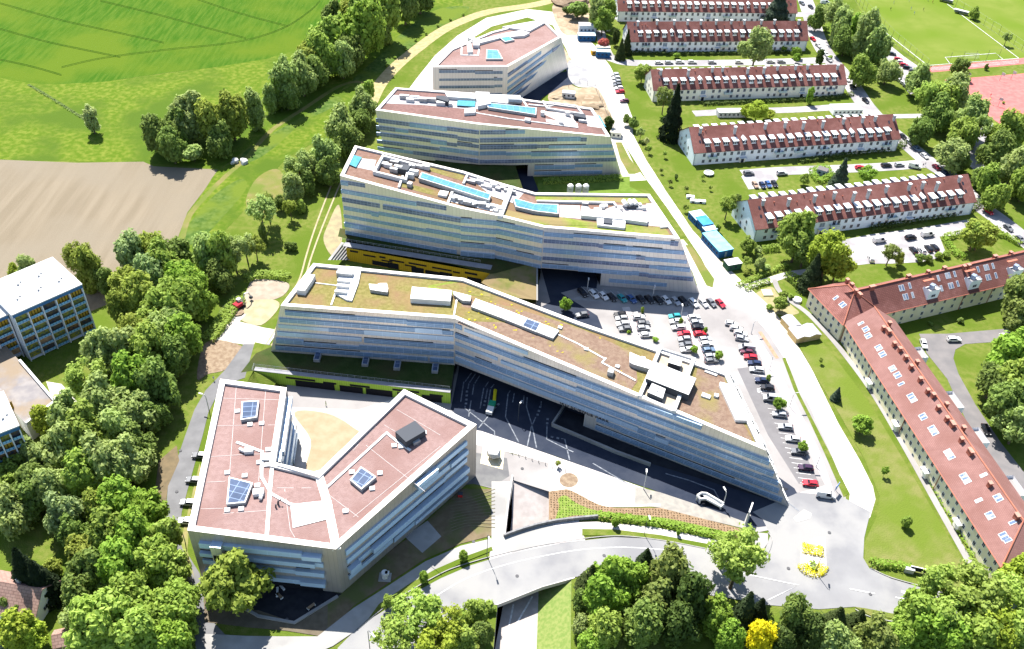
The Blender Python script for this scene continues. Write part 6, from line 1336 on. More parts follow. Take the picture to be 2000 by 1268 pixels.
trees('along the white road', 'trees along the white road', [(1189, 243, 11, T_, 'k', 1.2), (1238, 240, 10, R_, 'd'), (1226, 233, 9, R_, 'd'), (1252, 258, 9, L_, 's'), (1262, 275, 7, L_, 'w'), (1256, 277, 6, S_, 'd'), (1268, 290, 6, L_, 'm'), (1292, 333, 4, L_, 'n'), (1309, 355, 5, L_, 'n'), (1321, 345, 4, T_, 'd', 1.3), (1341, 368, 5, L_, 'n'), (1299, 300, 5, L_, 'l'), (1340, 405, 6, L_, 'm'), (1373, 345, 4, L_, 'm'), (1388, 366, 4, L_, 'm'),
 (1316, 225, 22, C_, 'k', 2.1), (1298, 190, 17, L_, 'n', 1.3), (1478, 92, 28, R_, 's', 1.1), (1255, 140, 16, R_, 'm'), (1225, 85, 10, C_, 'o', 2.0), (1213, 98, 11, C_, 'o', 1.5), (1203, 72, 9, T_, 'k', 1.6), (1178, 84, 10, R_, 'r'), (1165, 25, 20, T_, 's', 1.4), (1190, 22, 18, T_, 'm', 1.3), (1178, 40, 20, R_, 'm'), (1520, 16, 24, C_, 'b', 1.2), (1130, 18, 22, S_, 'd'), (1110, 20, 12, S_, 'k')])
trees('around the housing rows', 'trees around the housing rows', [(1555, 100, 9, R_, 'g'), (1557, 113, 7, R_, 'g'), (1602, 112, 9, T_, 'k', 1.3), (1583, 187, 9, T_, 'g', 1.5), (1480, 217, 20, R_, 'y', .8), (1460, 215, 12, R_, 'y'), (1500, 222, 14, S_, 'y'), (1643, 342, 17, C_, 'b', 1.5), (1695, 342, 19, L_, 'g', .8), (1572, 350, 9, R_, 'm'), (1530, 93, 8, S_, 'g'), (1322, 108, 7, S_, 'g'), (1422, 400, 18, L_, 'm'), (1438, 388, 10, R_, 'd'), (1402, 445, 7, T_, 'm', 1.2), (1462, 478, 14, R_, 'm'), (1480, 487, 10, S_, 's'), (1482, 500, 8, S_, 'd'), (1460, 510, 9, L_, 'l'), (1484, 515, 10, T_, 's'), (1495, 523, 11, S_, 's'), (1458, 532, 8, S_, 'o'),
 (1560, 462, 36, R_, 'm', 1.25), (1548, 440, 24, L_, 'o'), (1575, 485, 30, R_, 'd'), (1618, 500, 40, R_, 'y'), (1638, 515, 30, R_, 'y'), (1588, 535, 24, C_, 'd', 1.4), (1740, 493, 18, L_, 'n', .9), (1758, 505, 10, R_, 'o'), (1798, 503, 11, S_, 'd'), (1814, 504, 10, S_, 'd'), (1834, 498, 9, S_, 'm'), (1848, 496, 8, S_, 'm'), (1918, 455, 28, R_, 'o', .9), (1905, 462, 20, R_, 'm'), (1526, 592, 14, R_, 'm', 1.1), (1532, 576, 9, R_, 'm'), (1503, 600, 8, S_, 'm'), (1545, 578, 7, S_, 'm')])
trees('by the sports ground', 'trees by the sports ground', [(1597, 38, 17, R_, 'd'), (1636, 25, 24, L_, 's', 1.2), (1645, 55, 22, T_, 's', 1.3), (1668, 65, 24, R_, 'g'), (1652, 82, 20, R_, 'd'), (1690, 75, 28, T_, 's', 1.2), (1716, 92, 26, T_, 's', 1.2), (1700, 110, 18, R_, 'd'), (1685, 140, 23, R_, 'm'), (1735, 138, 20, R_, 's'), (1795, 158, 22, R_, 's'), (1818, 185, 26, L_, 'l', 1.1), (1840, 195, 30, R_, 'm'), (1865, 190, 28, R_, 's'), (1836, 222, 26, R_, 'd'), (1895, 232, 28, R_, 's', 1.1), (1880, 262, 28, R_, 'm'), (1915, 250, 22, L_, 's'), (1798, 254, 22, R_, 'd', 1.1), (1862, 302, 30, R_, 's', .9), (1878, 314, 16, R_, 'd'), (1878, 132, 15, R_, 'd'), (1927, 131, 4, R_, 'd'), (1905, 26, 8, R_, 'm'), (1968, 72, 8, L_, 's'),
 (1965, 265, 30, R_, 'm'), (1990, 250, 26, R_, 'o'), (1945, 300, 28, R_, 'd'), (1985, 325, 32, R_, 's'), (2005, 360, 26, R_, 'm'), (1930, 355, 22, R_, 'm'), (1945, 385, 21, R_, 'm'), (1915, 345, 16, R_, 'd'), (1622, 112, 6, S_, 'm'), (1614, 55, 8, S_, 'm'), (1960, 200, 3, S_, 'm')], bushy=True)
trees('beyond the yellow block', 'trees right of the yellow block', [(1985, 580, 30, T_, 'n', 1.3), (1990, 620, 28, R_, 'n'), (1965, 700, 36, R_, 'g'), (1945, 740, 32, R_, 'd'), (1995, 680, 34, R_, 'g'), (1990, 740, 40, R_, 'm'), (1975, 790, 38, R_, 'd'), (1990, 830, 32, R_, 's'), (1877, 625, 7, S_, 'd'), (1818, 632, 5, S_, 'd'), (2010, 780, 36, R_, 'g'), (1840, 580, 3, S_, 'g')])
# rows of tiny new trees along the gravel verge
trees('along the gravel path', 'saplings along the gravel path', [(755, 128, 3.5, S_, 'm'), (772, 112, 3.5, S_, 'm'), (792, 95, 3.5, S_, 'm'), (812, 78, 3.5, S_, 'm'), (832, 66, 3.5, S_, 'm'), (855, 50, 3.5, S_, 'm'), (880, 38, 3.5, S_, 'm'), (905, 28, 3.5, S_, 'm')])
# hedges
def hedge(label, px, wd, h, colr='m', sm=True, dens=16, leaf=.42, name='hedge', cat='hedge'):
    r = random.Random(len(label)*7+len(px)); pts = [P(x, y, 0) for x, y in (smooth(px, 4) if sm else px)]; mb = MB()
    for a, b in zip(pts, pts[1:]):
        L = (b-a).length
        if L < .01: continue
        d = (b-a).normalized(); n_ = Vector((-d.y, d.x, 0))
        for k in range(int(L*(wd+h*2)*dens/3)):
            t = r.random()*L; s_ = r.random()*(wd+2*h); hh = h*(1+.12*math.sin(t*1.1+a.x))
            if s_ < h: c = a+d*t+n_*wd/2+Vector((0, 0, s_)); nn = n_
            elif s_ < h+wd: c = a+d*t+n_*(s_-h-wd/2)+Vector((0, 0, hh)); nn = Vector((0, 0, 1))
            else: c = a+d*t-n_*wd/2+Vector((0, 0, s_-h-wd)); nn = -n_
            leafq(mb, c+Vector((r.uniform(-.1, .1), r.uniform(-.1, .1), r.uniform(-.1, .1))), nn, leaf, r, .6)
    o = mb.build(name, L_dec); c = COLS[colr][0]; o.color = (*c, 1); tag(o, label, cat, kind='thing'); return o
hedge('long clipped hedge behind the pavement of the curved main road', [(1168, 1010), (1230, 1017), (1300, 1028), (1370, 1042), (1432, 1056)], 1.8, 1.5, 'g')
hedge('clipped hedge at the corner of the long lawn by the junction', [(1697, 1102), (1740, 1106), (1782, 1114)], 1.8, 1.5, 'g')
hedge('hedge at the lower edge of the lawn with the green container', [(1440, 560), (1475, 545), (1510, 530), (1535, 520)], 1.6, 1.3)
hedge('short hedge at the top of the small playground', [(1455, 568), (1480, 558), (1503, 551)], 1.6, 1.3)
hedge('thick hedge curving beside the shaded conifer by the garden path', [(1535, 540), (1548, 548), (1562, 562)], 3.5, 2.2, 'm')
hedge('hedge under the large dark tree before the pale blue housing row', [(1488, 490), (1520, 487)], 2.2, 1.8)
hedge('square garden hedge left of the olive tree by the van parking', [(1843, 468), (1860, 492), (1872, 503), (1885, 502)], 2.2, 1.6, 'g', False)
hedge('upper garden hedge below the pale blue housing row', [(1843, 466), (1895, 456), (1960, 462), (1992, 480)], 2.4, 1.6, 'm', False)
hedge('square hedge around the small dark garden hut', [(1583, 338), (1612, 328), (1624, 345), (1598, 358), (1585, 340)], 2.4, 1.6, 'g', False)
hedge('bushy hedge along the front of the pale blue housing row', [(1700, 451), (1760, 439), (1830, 425), (1895, 411), (1910, 393)], 2.6, 1.4, 'k')  # near-black tint holds the house shadow, here and on the next four
hedge('bushy hedge along the front of the trampoline housing row', [(1560, 317), (1640, 307), (1700, 298), (1758, 288), (1762, 278)], 2.6, 1.3, 'k')
hedge('bushy hedge along the front of the cream housing row', [(1370, 205), (1460, 201), (1560, 197), (1640, 191), (1665, 185)], 2.2, 1.2, 'k')
hedge('bushy hedge along the front of the row lined by white cars', [(1232, 105), (1330, 107), (1440, 106), (1560, 103)], 2.2, 1.2, 'k')
hedge('bushy hedge along the farthest housing row', [(1212, 21), (1330, 22), (1440, 20), (1540, 19)], 2.2, 1.2, 'k')
hedge('band of tall grass above the sandy patch by the digger', [(480, 548), (500, 541), (535, 540), (565, 544)], 3.5, 1.6, 'm', name='reed_bank', cat='tall grass')
hedge('low shrub bank left of the white gravel yard', [(405, 668), (425, 645), (450, 610), (468, 585)], 4.5, 1.6, 'm', name='shrub_bank', cat='shrubs')
hedge('green strip of shrubs under the wall of the silver office with the red roof', [(1060, 358), (1110, 356), (1160, 354), (1215, 350)], 3.2, 1.6, 'm', name='shrub_bank', cat='shrubs')
hedge('young shrubs in the grass strip along the yellow housing block', [(1668, 700), (1720, 775), (1780, 870), (1845, 990), (1900, 1090)], 1.6, .9, 'g', dens=6, name='shrub_bank', cat='shrubs')
hedge('upper flower bed of bright yellow bushes on the traffic island', [(1566, 1072), (1585, 1076), (1608, 1080)], 3., .8, 'Y', False, dens=45, leaf=.24, name='flower_bed', cat='flower bed')
hedge('lower rounded flower bed of bright yellow bushes on the traffic island', [(1566, 1104), (1572, 1114), (1588, 1121), (1602, 1116), (1608, 1106)], 2.6, .8, 'Y', dens=45, leaf=.24, name='flower_bed', cat='flower bed')
hedge('small green bush inside the lower yellow flower bed', [(1582, 1108), (1594, 1108)], 2.6, 1.1, 'm', False, name='shrub', cat='shrub')
hedge('low green growth along the left meadow ditch', [(60, 168), (95, 190), (130, 212), (160, 230)], 1.4, .5, 'd', dens=5, name='ditch_growth', cat='undergrowth')
# ================================================================ vehicles
Tyre = mat('tyre', (.015, .015, .016), rough=.8); CarGlass = mat('car_glass', (.02, .025, .035), rough=.08, metal=.2); Lampg = mat('lamp_glass', (.6, .6, .6), rough=.2); Taill = mat('tail_lamp', (.35, .02, .02), rough=.3)
Paint = mat('car_paint', (1, 1, 1), rough=.28, spec=.5, metal=.1, c2=(.96, .96, .96), sc=.5, objcol=True)
def car_proto(kind):
    """front towards +x"""
    L, Wd, Ht = {'car': (4.35, 1.78, 1.46), 'estate': (4.6, 1.82, 1.5), 'van': (5.2, 2.0, 2.2), 'suv': (4.6, 1.9, 1.7)}[kind]
    o = bpy.data.objects.new('parked_car', None); COL.objects.link(o)
    h = L/2; zb = .28
    if kind == 'van': prof = [(-h, zb), (-h, 1.95), (-h+.1, Ht), (h-1.55, Ht), (h-.95, 1.35), (h-.12, 1.05), (h, .75), (h, zb)]; cab = (3, 4)
    elif kind == 'car': prof = [(-h, zb), (-h, .78), (-h+.12, .98), (-h+.55, Ht-.06), (-h+.95, Ht), (.25, Ht), (h-1.35, .98), (h-.25, .84), (h, .62), (h, zb)]
    else: prof = [(-h, zb), (-h, .85), (-h+.05, 1.02), (-h+.35, Ht-.05), (-h+.6, Ht), (.35, Ht), (h-1.3, 1.02), (h-.22, .88), (h, .65), (h, zb)]
    belt = 1.12 if kind == 'van' else .96
    mb = MB(); n = len(prof)
    def half(z): return Wd/2-(0 if z <= belt else (z-belt)/(Ht-belt)*.26)-(.06 if z < .4 else 0)
    for i in range(n):
        (x0, z0), (x1, z1_) = prof[i], prof[(i+1) % n]; a, b = half(z0), half(z1_)
        mb.face([(x0, -a, z0), (x0, a, z0), (x1, b, z1_), (x1, -b, z1_)])
    for s in (-1, 1):
        lower = [(x, z) for x, z in prof if z <= belt+.03]; 
        q = [(x, s*half(z), z) for x, z in prof]; mb.face(q if s < 0 else q[::-1])
    bo = mb.build('body', Paint, o)
    try:
        bv = bo.modifiers.new('b', 'BEVEL'); bv.width = .07; bv.segments = 2; bv.limit_method = 'ANGLE'
    except Exception: pass
    g = MB(); e = .02
    up = [(x, z) for x, z in prof if z > belt+.02]
    zt = Ht-.12; 
    fr_ = prof[5] if kind != 'van' else prof[3]; fb = prof[6] if kind != 'van' else prof[4]; rr0 = prof[3] if kind != 'van' else None; 
    def lerp2(a, b, t): return (a[0]+(b[0]-a[0])*t, a[1]+(b[1]-a[1])*t)
    w0, w1 = lerp2(fr_, fb, .12), lerp2(fr_, fb, .92)
    g.face([(w0[0]+e, -half(w0[1])+.1, w0[1]+e), (w1[0]+e, -half(w1[1])+.08, w1[1]+e), (w1[0]+e, half(w1[1])-.08, w1[1]+e), (w0[0]+e, half(w0[1])-.1, w0[1]+e)])
    if kind != 'van':
        r0, r1 = lerp2(prof[3], prof[2], .1), lerp2(prof[3], prof[2], .85)
        g.face([(r0[0]-e, half(r0[1])-.12, r0[1]), (r1[0]-e, half(r1[1])-.1, r1[1]), (r1[0]-e, -half(r1[1])+.1, r1[1]), (r0[0]-e, -half(r0[1])+.12, r0[1])])
    xb0, xb1 = (-h+.55, h-1.55) if kind != 'van' else (h-2.6, h-1.2); xt0, xt1 = (-h+.85, .1) if kind != 'van' else (h-2.6, h-1.7)
    zb_ = belt+.02
    for s in (-1, 1):
        q = [(xb0, s*(half(zb_)+.012), zb_), (xb1, s*(half(zb_)+.012), zb_), (xt1, s*(half(zt)+.012), zt), (xt0, s*(half(zt)+.012), zt)]; g.face(q if s < 0 else q[::-1])
    g.build('window_glass', CarGlass, o)
    for sx in (-1, 1):
        for s in (-1, 1):
            wm = MB(); x = sx*(h-.85); wm.tube([(x, s*(Wd/2-.2), .33), (x, s*(Wd/2+.01), .33)], .33, 12); wh = wm.build('wheel', Tyre, o)
            rm = MB(); rm.tube([(x, s*(Wd/2), .33), (x, s*(Wd/2+.03), .33)], .19, 8); rm.build('rim', O_grey, wh)
    for s in (-1, 1):
        lm = MB(); lm.box((h-.03, s*(Wd/2-.32), .68), (.1, .36, .15)); lm.build('headlight', Lampg, o); lm = MB(); lm.box((-h+.03, s*(Wd/2-.28), .8), (.1, .26, .16)); lm.build('tail_light', Taill, o)
    return o
PROTO = {k: car_proto(k) for k in ('car', 'estate', 'van', 'suv')}
USED = set()
CC = {'white': (.62, .62, .62), 'silver': (.32, .33, .35), 'grey': (.12, .125, .135), 'black': (.012, .012, .016), 'red': (.45, .015, .03), 'dark red': (.16, .01, .03), 'blue': (.03, .08, .22), 'dark blue': (.01, .02, .06), 'teal': (.02, .24, .26), 'brown': (.3, .2, .14), 'blue grey': (.1, .15, .22), 'maroon': (.1, .03, .05), 'purple black': (.03, .01, .035)}
WD = {'car': 'hatchback', 'estate': 'estate car', 'van': 'van', 'suv': 'off-road car'}
def place_car(px, py, dx, dy, colr, kind, label, group, z=.06):
    z0 = LAY[0]+.03
    p = P(px, py, .7); q = P(px+dx, py+dy, .7); a = math.atan2((q-p).y, (q-p).x)
    if kind in USED: o = copy_tree(PROTO[kind])
    else: o = PROTO[kind]; USED.add(kind)
    o.name = 'parked_van' if kind == 'van' else 'parked_car'
    o.location = (p.x, p.y, z0); o.rotation_euler = (0, 0, a); tag(o, label, 'van' if kind == 'van' else 'car', group)
    for c in o.children:
        if c.name.startswith('body'): c.color = (*CC[colr], 1)
        c.name = c.name.split('.')[0]
def row(place, group, lst, d, order='left'):
    n = len(lst)
    for i, t in enumerate(lst):
        x, y, c, k = t[:4]; dd = t[4] if len(t) > 4 else d
        place_car(x, y, dd[0], dd[1], c, k, '%s %s, %s from the %s %s' % (c, WD[k], ordn(i+1), order, place), group)
def zz5(l, off=(1080, 540), sc=5.): return [(off[0]+t[0]/sc, off[1]+t[1]/sc)+tuple(t[2:]) for t in l]
c, e_, v, s_ = 'car', 'estate', 'van', 'suv'
row('in the slanted row under the yellow podium office', 'cars slanted along the office wall', zz5([(290, 160, 'black', e_), (398, 175, 'white', e_), (493, 192, 'white', c), (575, 205, 'black', c), (675, 215, 'teal', c), (768, 222, 'blue', c), (860, 225, 'black', c), (942, 225, 'black', c), (1030, 232, 'black', c), (1105, 232, 'white', c), (1198, 243, 'silver', c), (1275, 243, 'black', e_), (1375, 260, 'white', e_), (1470, 262, 'white', c), (1548, 258, 'grey', c), (1635, 265, 'red', c)]), (10, 10))
row("in the car park's first left row", 'cars in the car park', zz5([(655, 372, 'black', c), (672, 410, 'silver', c), (683, 465, 'white', e_), (705, 512, 'grey', c)]), (-20, 1), 'top')
row("in the car park's first right row", 'cars in the car park', zz5([(835, 400, 'white', c), (885, 458, 'grey', c), (880, 505, 'silver', c), (912, 572, 'white', c)]), (20, -1), 'top')
row("in the car park's second left row", 'cars in the car park', zz5([(1190, 390, 'teal', c), (1200, 440, 'white', c), (1225, 500, 'white', e_), (1280, 560, 'red', c), (1285, 612, 'silver', c), (1298, 668, 'grey', c), (1310, 716, 'white', c)]), (-20, 1), 'top')
row("in the car park's second right row", 'cars in the car park', zz5([(1375, 400, 'white', c), (1400, 450, 'silver', c), (1415, 500, 'black', c), (1435, 560, 'red', c), (1485, 615, 'silver', c), (1500, 660, 'white', c), (1520, 720, 'blue grey', c), (1540, 780, 'silver', c), (1545, 825, 'grey', c)]), (20, -2), 'top')
place_car(1137, 615, -20, 3, 'grey', c, 'lone grey hatchback beside the young tree at the car park edge', 'cars in the car park')
row('in the bent row beside the white road', 'cars beside the white road', zz5([(1745, 465, 'white', c), (1790, 512, 'white', c), (1830, 556, 'white', c), (1845, 608, 'silver', c)]), (20, 4), 'top')
row("in the row by the pointed office", 'cars by the pointed office end', [(1440+x/3.84, 650+y/3.84, cc, k) for x, y, cc, k in [(70, 118, 'silver', v), (72, 142, 'maroon', c), (100, 183, 'red', c), (130, 230, 'dark blue', c), (147, 278, 'white', e_), (185, 358, 'dark blue', c), (225, 412, 'black', c), (258, 495, 'silver', v), (318, 613, 'silver', c), (363, 707, 'silver', c), (418, 798, 'white', c), (463, 893, 'grey', e_), (513, 1013, 'purple black', c), (548, 1130, 'red', c)]], (-20, -2), 'top')
row('behind the left edge of the courtyard office', 'cars left of the courtyard office', [(391, 890, 'grey', c), (379, 938, 'grey', c), (368, 982, 'silver', c), (364, 1018, 'white', c)], (-18, -1), 'top')
place_car(1863, 663, 20, 0, 'white', e_, 'white estate car driving on the shaded road behind the yellow block', 'cars on the back road')
place_car(1804, 672, 6, 18, 'white', c, 'white hatchback at the foot of the yellow block in the inner corner', 'cars on the back road')
place_car(1926, 839, 10, 22, 'black', c, 'black car beside the long yellow block on the narrow back road', 'cars on the back road')
place_car(1965, 657, 20, 0, 'white', c, 'white car half under the dark pine on the back road', 'cars on the back road')
z3l = lambda l: [(1150+t[0]/2.3529, t[1]/2.3529)+tuple(t[2:]) for t in l]
row('on the parking below the pale blue housing row', 'cars below the pale blue row', z3l([(1297, 1188, 'white', c, (-5, -14)), (1335, 1105, 'white', v), (1480, 1092, 'black', s_), (1492, 1150, 'black', c, (-10, -12)), (1530, 1150, 'white', c, (-10, -12)), (1556, 1078, 'white', v), (1562, 1143, 'black', c, (-10, -12)), (1590, 1138, 'black', c, (-10, -12))]), (20, -3))
row("in the street above the pale blue row", 'cars in the middle street', z3l([(735, 797, 'grey', s_), (765, 850, 'brown', c, (8, 12)), (798, 852, 'dark blue', c, (8, 12)), (825, 848, 'blue', c, (8, 12)), (853, 846, 'black', c, (8, 12)), (888, 797, 'silver', s_), (1247, 770, 'red', c), (1368, 760, 'black', e_), (1427, 757, 'silver', c), (1497, 765, 'white', v, (20, 4))]), (20, -1))
row('on the street right of the white housing rows', 'cars on the side street', z3l([(1030, 180, 'red', c), (1055, 210, 'white', c), (1075, 235, 'silver', c), (1090, 250, 'white', c), (1105, 276, 'silver', c), (1187, 365, 'white', c), (1215, 400, 'black', c), (1272, 463, 'black', c), (1443, 628, 'black', c), (1475, 655, 'white', c), (1508, 685, 'blue grey', c), (1543, 717, 'white', c), (1598, 770, 'dark red', c), (1640, 800, 'dark blue', c), (1837, 972, 'red', c), (1928, 1048, 'grey', c), (1983, 1100, 'grey', c)]), (14, 11))
row('in front of the row lined by white cars', 'white cars before the housing row', z3l([(322, 288, 'white', c), (368, 288, 'silver', c), (418, 286, 'white', e_), (475, 286, 'white', e_), (567, 287, 'silver', c), (690, 286, 'white', c), (835, 283, 'white', e_), (885, 283, 'silver', c)]), (20, 0))
row('on the top street before the farthest housing row', 'cars on the top street', z3l([(88, 135, 'silver', c, (2, 12)), (215, 80, 'white', c), (249, 75, 'white', v), (980, 15, 'grey', c, (8, 6)), (1020, 32, 'black', c, (8, 6)), (1085, 12, 'white', v)]), (20, 0))
z6l = lambda l: [(1600+t[0]/3.6225, t[1]/3.6225)+tuple(t[2:]) for t in l]
row('on the parking strip beside the football fence', 'cars by the football fence', z6l([(515, 382, 'black', c), (560, 420, 'red', c), (580, 440, 'white', c), (600, 460, 'red', c), (625, 480, 'black', e_), (665, 502, 'grey', c), (680, 525, 'blue grey', c)]), (20, 3), 'top')
row('on the lower parking strip by the flowering tree', 'cars by the flowering tree', z6l([(570, 570, 'white', c), (600, 592, 'white', c), (620, 612, 'silver', c)]), (16, 8), 'top')
zr3 = lambda l: [(1100+t[0]/6.3375, t[1]/6.3375)+tuple(t[2:]) for t in l]
row('in the close row beside the white haul road', 'cars beside the haul road', zr3([(640, 925, 'white', c), (655, 968, 'white', c), (665, 1012, 'silver', c), (672, 1052, 'grey', c), (690, 1092, 'white', c), (705, 1135, 'red', c), (757, 1250, 'maroon', c)]), (-20, 1), 'top')
place_car(1612, 967, 20, 3, 'white', v, 'white low van body at the barrier below the long car row', 'cars by the pointed office end')

# ================================================================ people, lamps, digger, fences
Skin = mat('skin', (.45, .28, .2), rough=.7)
def person(label, px, py, cloth=(.1, .12, .2), ang=0., z=None, group=None, arm=.25, step=.18, z0=.05):
    p = P(px, py, z0); o = bpy.data.objects.new('person', None)
    key = 'body_mesh_%d' % int(step*100)
    if key not in bpy.data.meshes:
        V = [(0, 0, .95), (0, 0, 1.2), (0, 0, 1.42), (0, 0, 1.53), (0, .02, 1.66), (0, .02, 1.76), (-.1, step*.3, .88), (-.11, step*.7, .5), (-.11, step, .08), (-.11, step+.16, .04), (.1, -step*.3, .88), (.11, -step*.5, .5), (.11, -step, .1), (.11, -step+.15, .04), (-.19, 0, 1.4), (-.25, -.06, 1.12), (-.26, .08, .88), (-.26, .14, .8), (.19, 0, 1.4), (.25, .06, 1.12), (.26, -.02, .88), (.26, .04, .8)]
        Ed = [(0, 1), (1, 2), (2, 3), (3, 4), (4, 5), (0, 6), (6, 7), (7, 8), (8, 9), (0, 10), (10, 11), (11, 12), (12, 13), (2, 14), (14, 15), (15, 16), (16, 17), (2, 18), (18, 19), (19, 20), (20, 21)]
        Rr = [.16, .14, .16, .06, .1, .08, .1, .065, .045, .04, .1, .065, .045, .04, .065, .045, .035, .03, .065, .045, .035, .03]
        me = bpy.data.meshes.new('tmp'); me.from_pydata(V, Ed, []); ob = bpy.data.objects.new('tmp', me); COL.objects.link(ob)
        sk = ob.modifiers.new('s', 'SKIN'); 
        for i, r in enumerate(Rr): me.skin_vertices[0].data[i].radius = (r, r*.8)
        me.skin_vertices[0].data[0].use_root = True
        su = ob.modifiers.new('u', 'SUBSURF'); su.levels = 1; su.render_levels = 1
        bpy.context.view_layer.update(); dg = bpy.context.evaluated_depsgraph_get(); m2 = bpy.data.meshes.new_from_object(ob.evaluated_get(dg)); m2.name = key
        bpy.data.objects.remove(ob); m2.materials.clear(); m2.materials.append(mat('clothing', (1, 1, 1), (.9, .9, .9), 3, objcol=True)); m2.materials.append(Skin)
        for f in m2.polygons:
            zc = sum(m2.vertices[i].co.z for i in f.vertices)/len(f.vertices); f.material_index = 1 if zc > 1.5 else 0
    m2 = bpy.data.meshes[key]; ob = bpy.data.objects.new('person', m2); COL.objects.link(ob); ob.location = p; ob.rotation_euler = (0, 0, ang); ob.color = (*cloth, 1); tag(ob, label, 'person', group, 'thing')
    hm = bpy.data.meshes.get('hair_mesh')
    if hm is None:
        hb = MB(); hb.tube([(0, 0, 1.72), (0, 0, 1.8), (0, .0, 1.84)], [.105, .09, .03], 8); hm = hb.mesh('hair_mesh', mat('hair', (.05, .03, .02), rough=.9))
    h_ = bpy.data.objects.new('hair', hm); COL.objects.link(h_); h_.parent = ob
person('person in light clothes standing on the bend of the left service road', 418, 743, (.5, .5, .55), .5, z0=LAY[0]+.02)
person('person in dark clothes walking right along the left service road', 431, 750, (.05, .06, .12), 1.2, z0=LAY[0]+.02)
person('person in a green top on the shaded yard before the green podium', 637, 792, (.2, .3, .05), 2, z0=LAY[0]+.02)
person('person in dark clothes on the street by the white van right of the trampoline row', 1802, 326, (.04, .05, .08), 0, z0=LAY[0]+.02)
person('person in a pale shirt near the white van right of the trampoline row', 1806, 324, (.4, .4, .42), 2, z0=LAY[0]+.02)
for i, (x, y, cl, w_) in enumerate([(1739, 20, (.05, .05, .05), 'black'), (1745, 7, (.5, .5, .5), 'white'), (1775, 3, (.5, .5, .5), 'white'), (1779, 19, (.55, .55, .55), 'white'), (1803, 21, (.05, .08, .05), 'dark'), (1821, 6, (.3, .05, .05), 'red'), (1785, 28, (.5, .5, .5), 'white'), (1812, 2, (.1, .1, .3), 'blue')]):
    person('football player in %s, %s from the left on the pitch' % (w_, ordn([0, 1, 2, 5, 6, 7, 3, 4].index(i)+1) if False else ordn(sorted(range(8), key=lambda j: [1739, 1745, 1775, 1779, 1803, 1821, 1785, 1812][j]).index(i)+1)), x, y, cl, i*.9, group='football players', z0=.1)
for i, (x, y, cl) in enumerate([(1934, 189, (.4, .1, .1)), (1938, 205, (.5, .5, .5)), (1952, 240, (.3, .1, .2)), (1990, 222, (.1, .1, .15)), (1955, 30, (.1, .1, .1))][:4]):
    person('player %s on the red court, %s from the left' % (('in red', 'in white', 'in pink', 'in black')[i], ordn(i+1)), x, y, cl, i, group='players on the red court', z0=.1)
Pole = mat('lamp_pole', (.5, .5, .5), rough=.5); PoleD = mat('dark_pole', (.1, .11, .12), rough=.5, metal=.4)
def lamp(label, px, h, tdir, arm=1.3, group='white street lamps', m=None, bend=1.6, r=.13):
    p = P(*px, .05); o = thing('street_lamp', label, 'street lamp', p, math.atan2(tdir[1], tdir[0]), group); mb = MB()
    mb.tube([(0, 0, 0), (0, 0, h-bend*.6), (arm*.2, 0, h-.12), (arm*.6, 0, h)], [r, r*.85, r*.8, r*.7], 8); mb.build('pole', m or Pole, o)
    mb = MB(); mb.box((arm*.6+.55, 0, h+.0), (1.3, .42, .14)); mb.build('lamp_head', Pole, o)
lamp('tall grey street lamp at the bridge end of the curved road', (951, 1087), 9.5, (.3, -1), 2.0, m=PoleD, r=.09)
lamp('tall grey street lamp by the lower left bend of the main road', (725, 1290), 13, (.8, -.8), 2.4, m=PoleD, r=.1)
lamp('tall grey street lamp by the hedge of the curved road', (1258, 1045), 9.0, (.1, -1), 1.4, m=PoleD, r=.08)
lamp('white lamp left of the silver ramp frame', (1257, 956), 6.2, (.1, 1))
lamp('white lamp right of the silver ramp frame', (1411, 991), 6.2, (-.3, 1))
lamp('white bent lamp by the car row, its arm pointing left', (1147+395, 795), 6.0, (1, .15), 3)
lamp('white bent lamp in the middle of the car park', (1229, 640), 6.2, (1, .3), 1.6)
lamp('white lamp in front of the slanted cars, left one', (1147, 566), 5.4, (0, -1), .5); lamp('white lamp in front of the slanted cars, right one', (1275, 580), 5.4, (0, -1), .5)
lamp('white lamp at the lower end of the long car row', (1594, 912), 5.4, (-1, 0), 2.0); lamp('white lamp beside the estate car in the long car row', (1503, 722), 5.4, (-1, 0), 1.4)
lamp('white lamp at the junction of car park and white road', (1467, 652), 5.4, (1, .4), 2.0)
lamp('white lamp on the grass edge of the left service road', (408, 800), 6, (-1, .3), 1.6); lamp('white lamp by the rear corner of the courtyard office', (362, 1060), 6, (-1, .1), 1.6)
lamp('grey lamp standing on the traffic island', (1592, 1118), 9, (.15, 1), 1.8, m=PoleD, r=.09); lamp('dark lamp in the shaded plaza centre', (1012, 823), 7, (.5, 1), 1, m=PoleD, r=.09)
lamp('pale lamp by the young trees on the car park', (1329, 622), 5, (0, 1), .8)
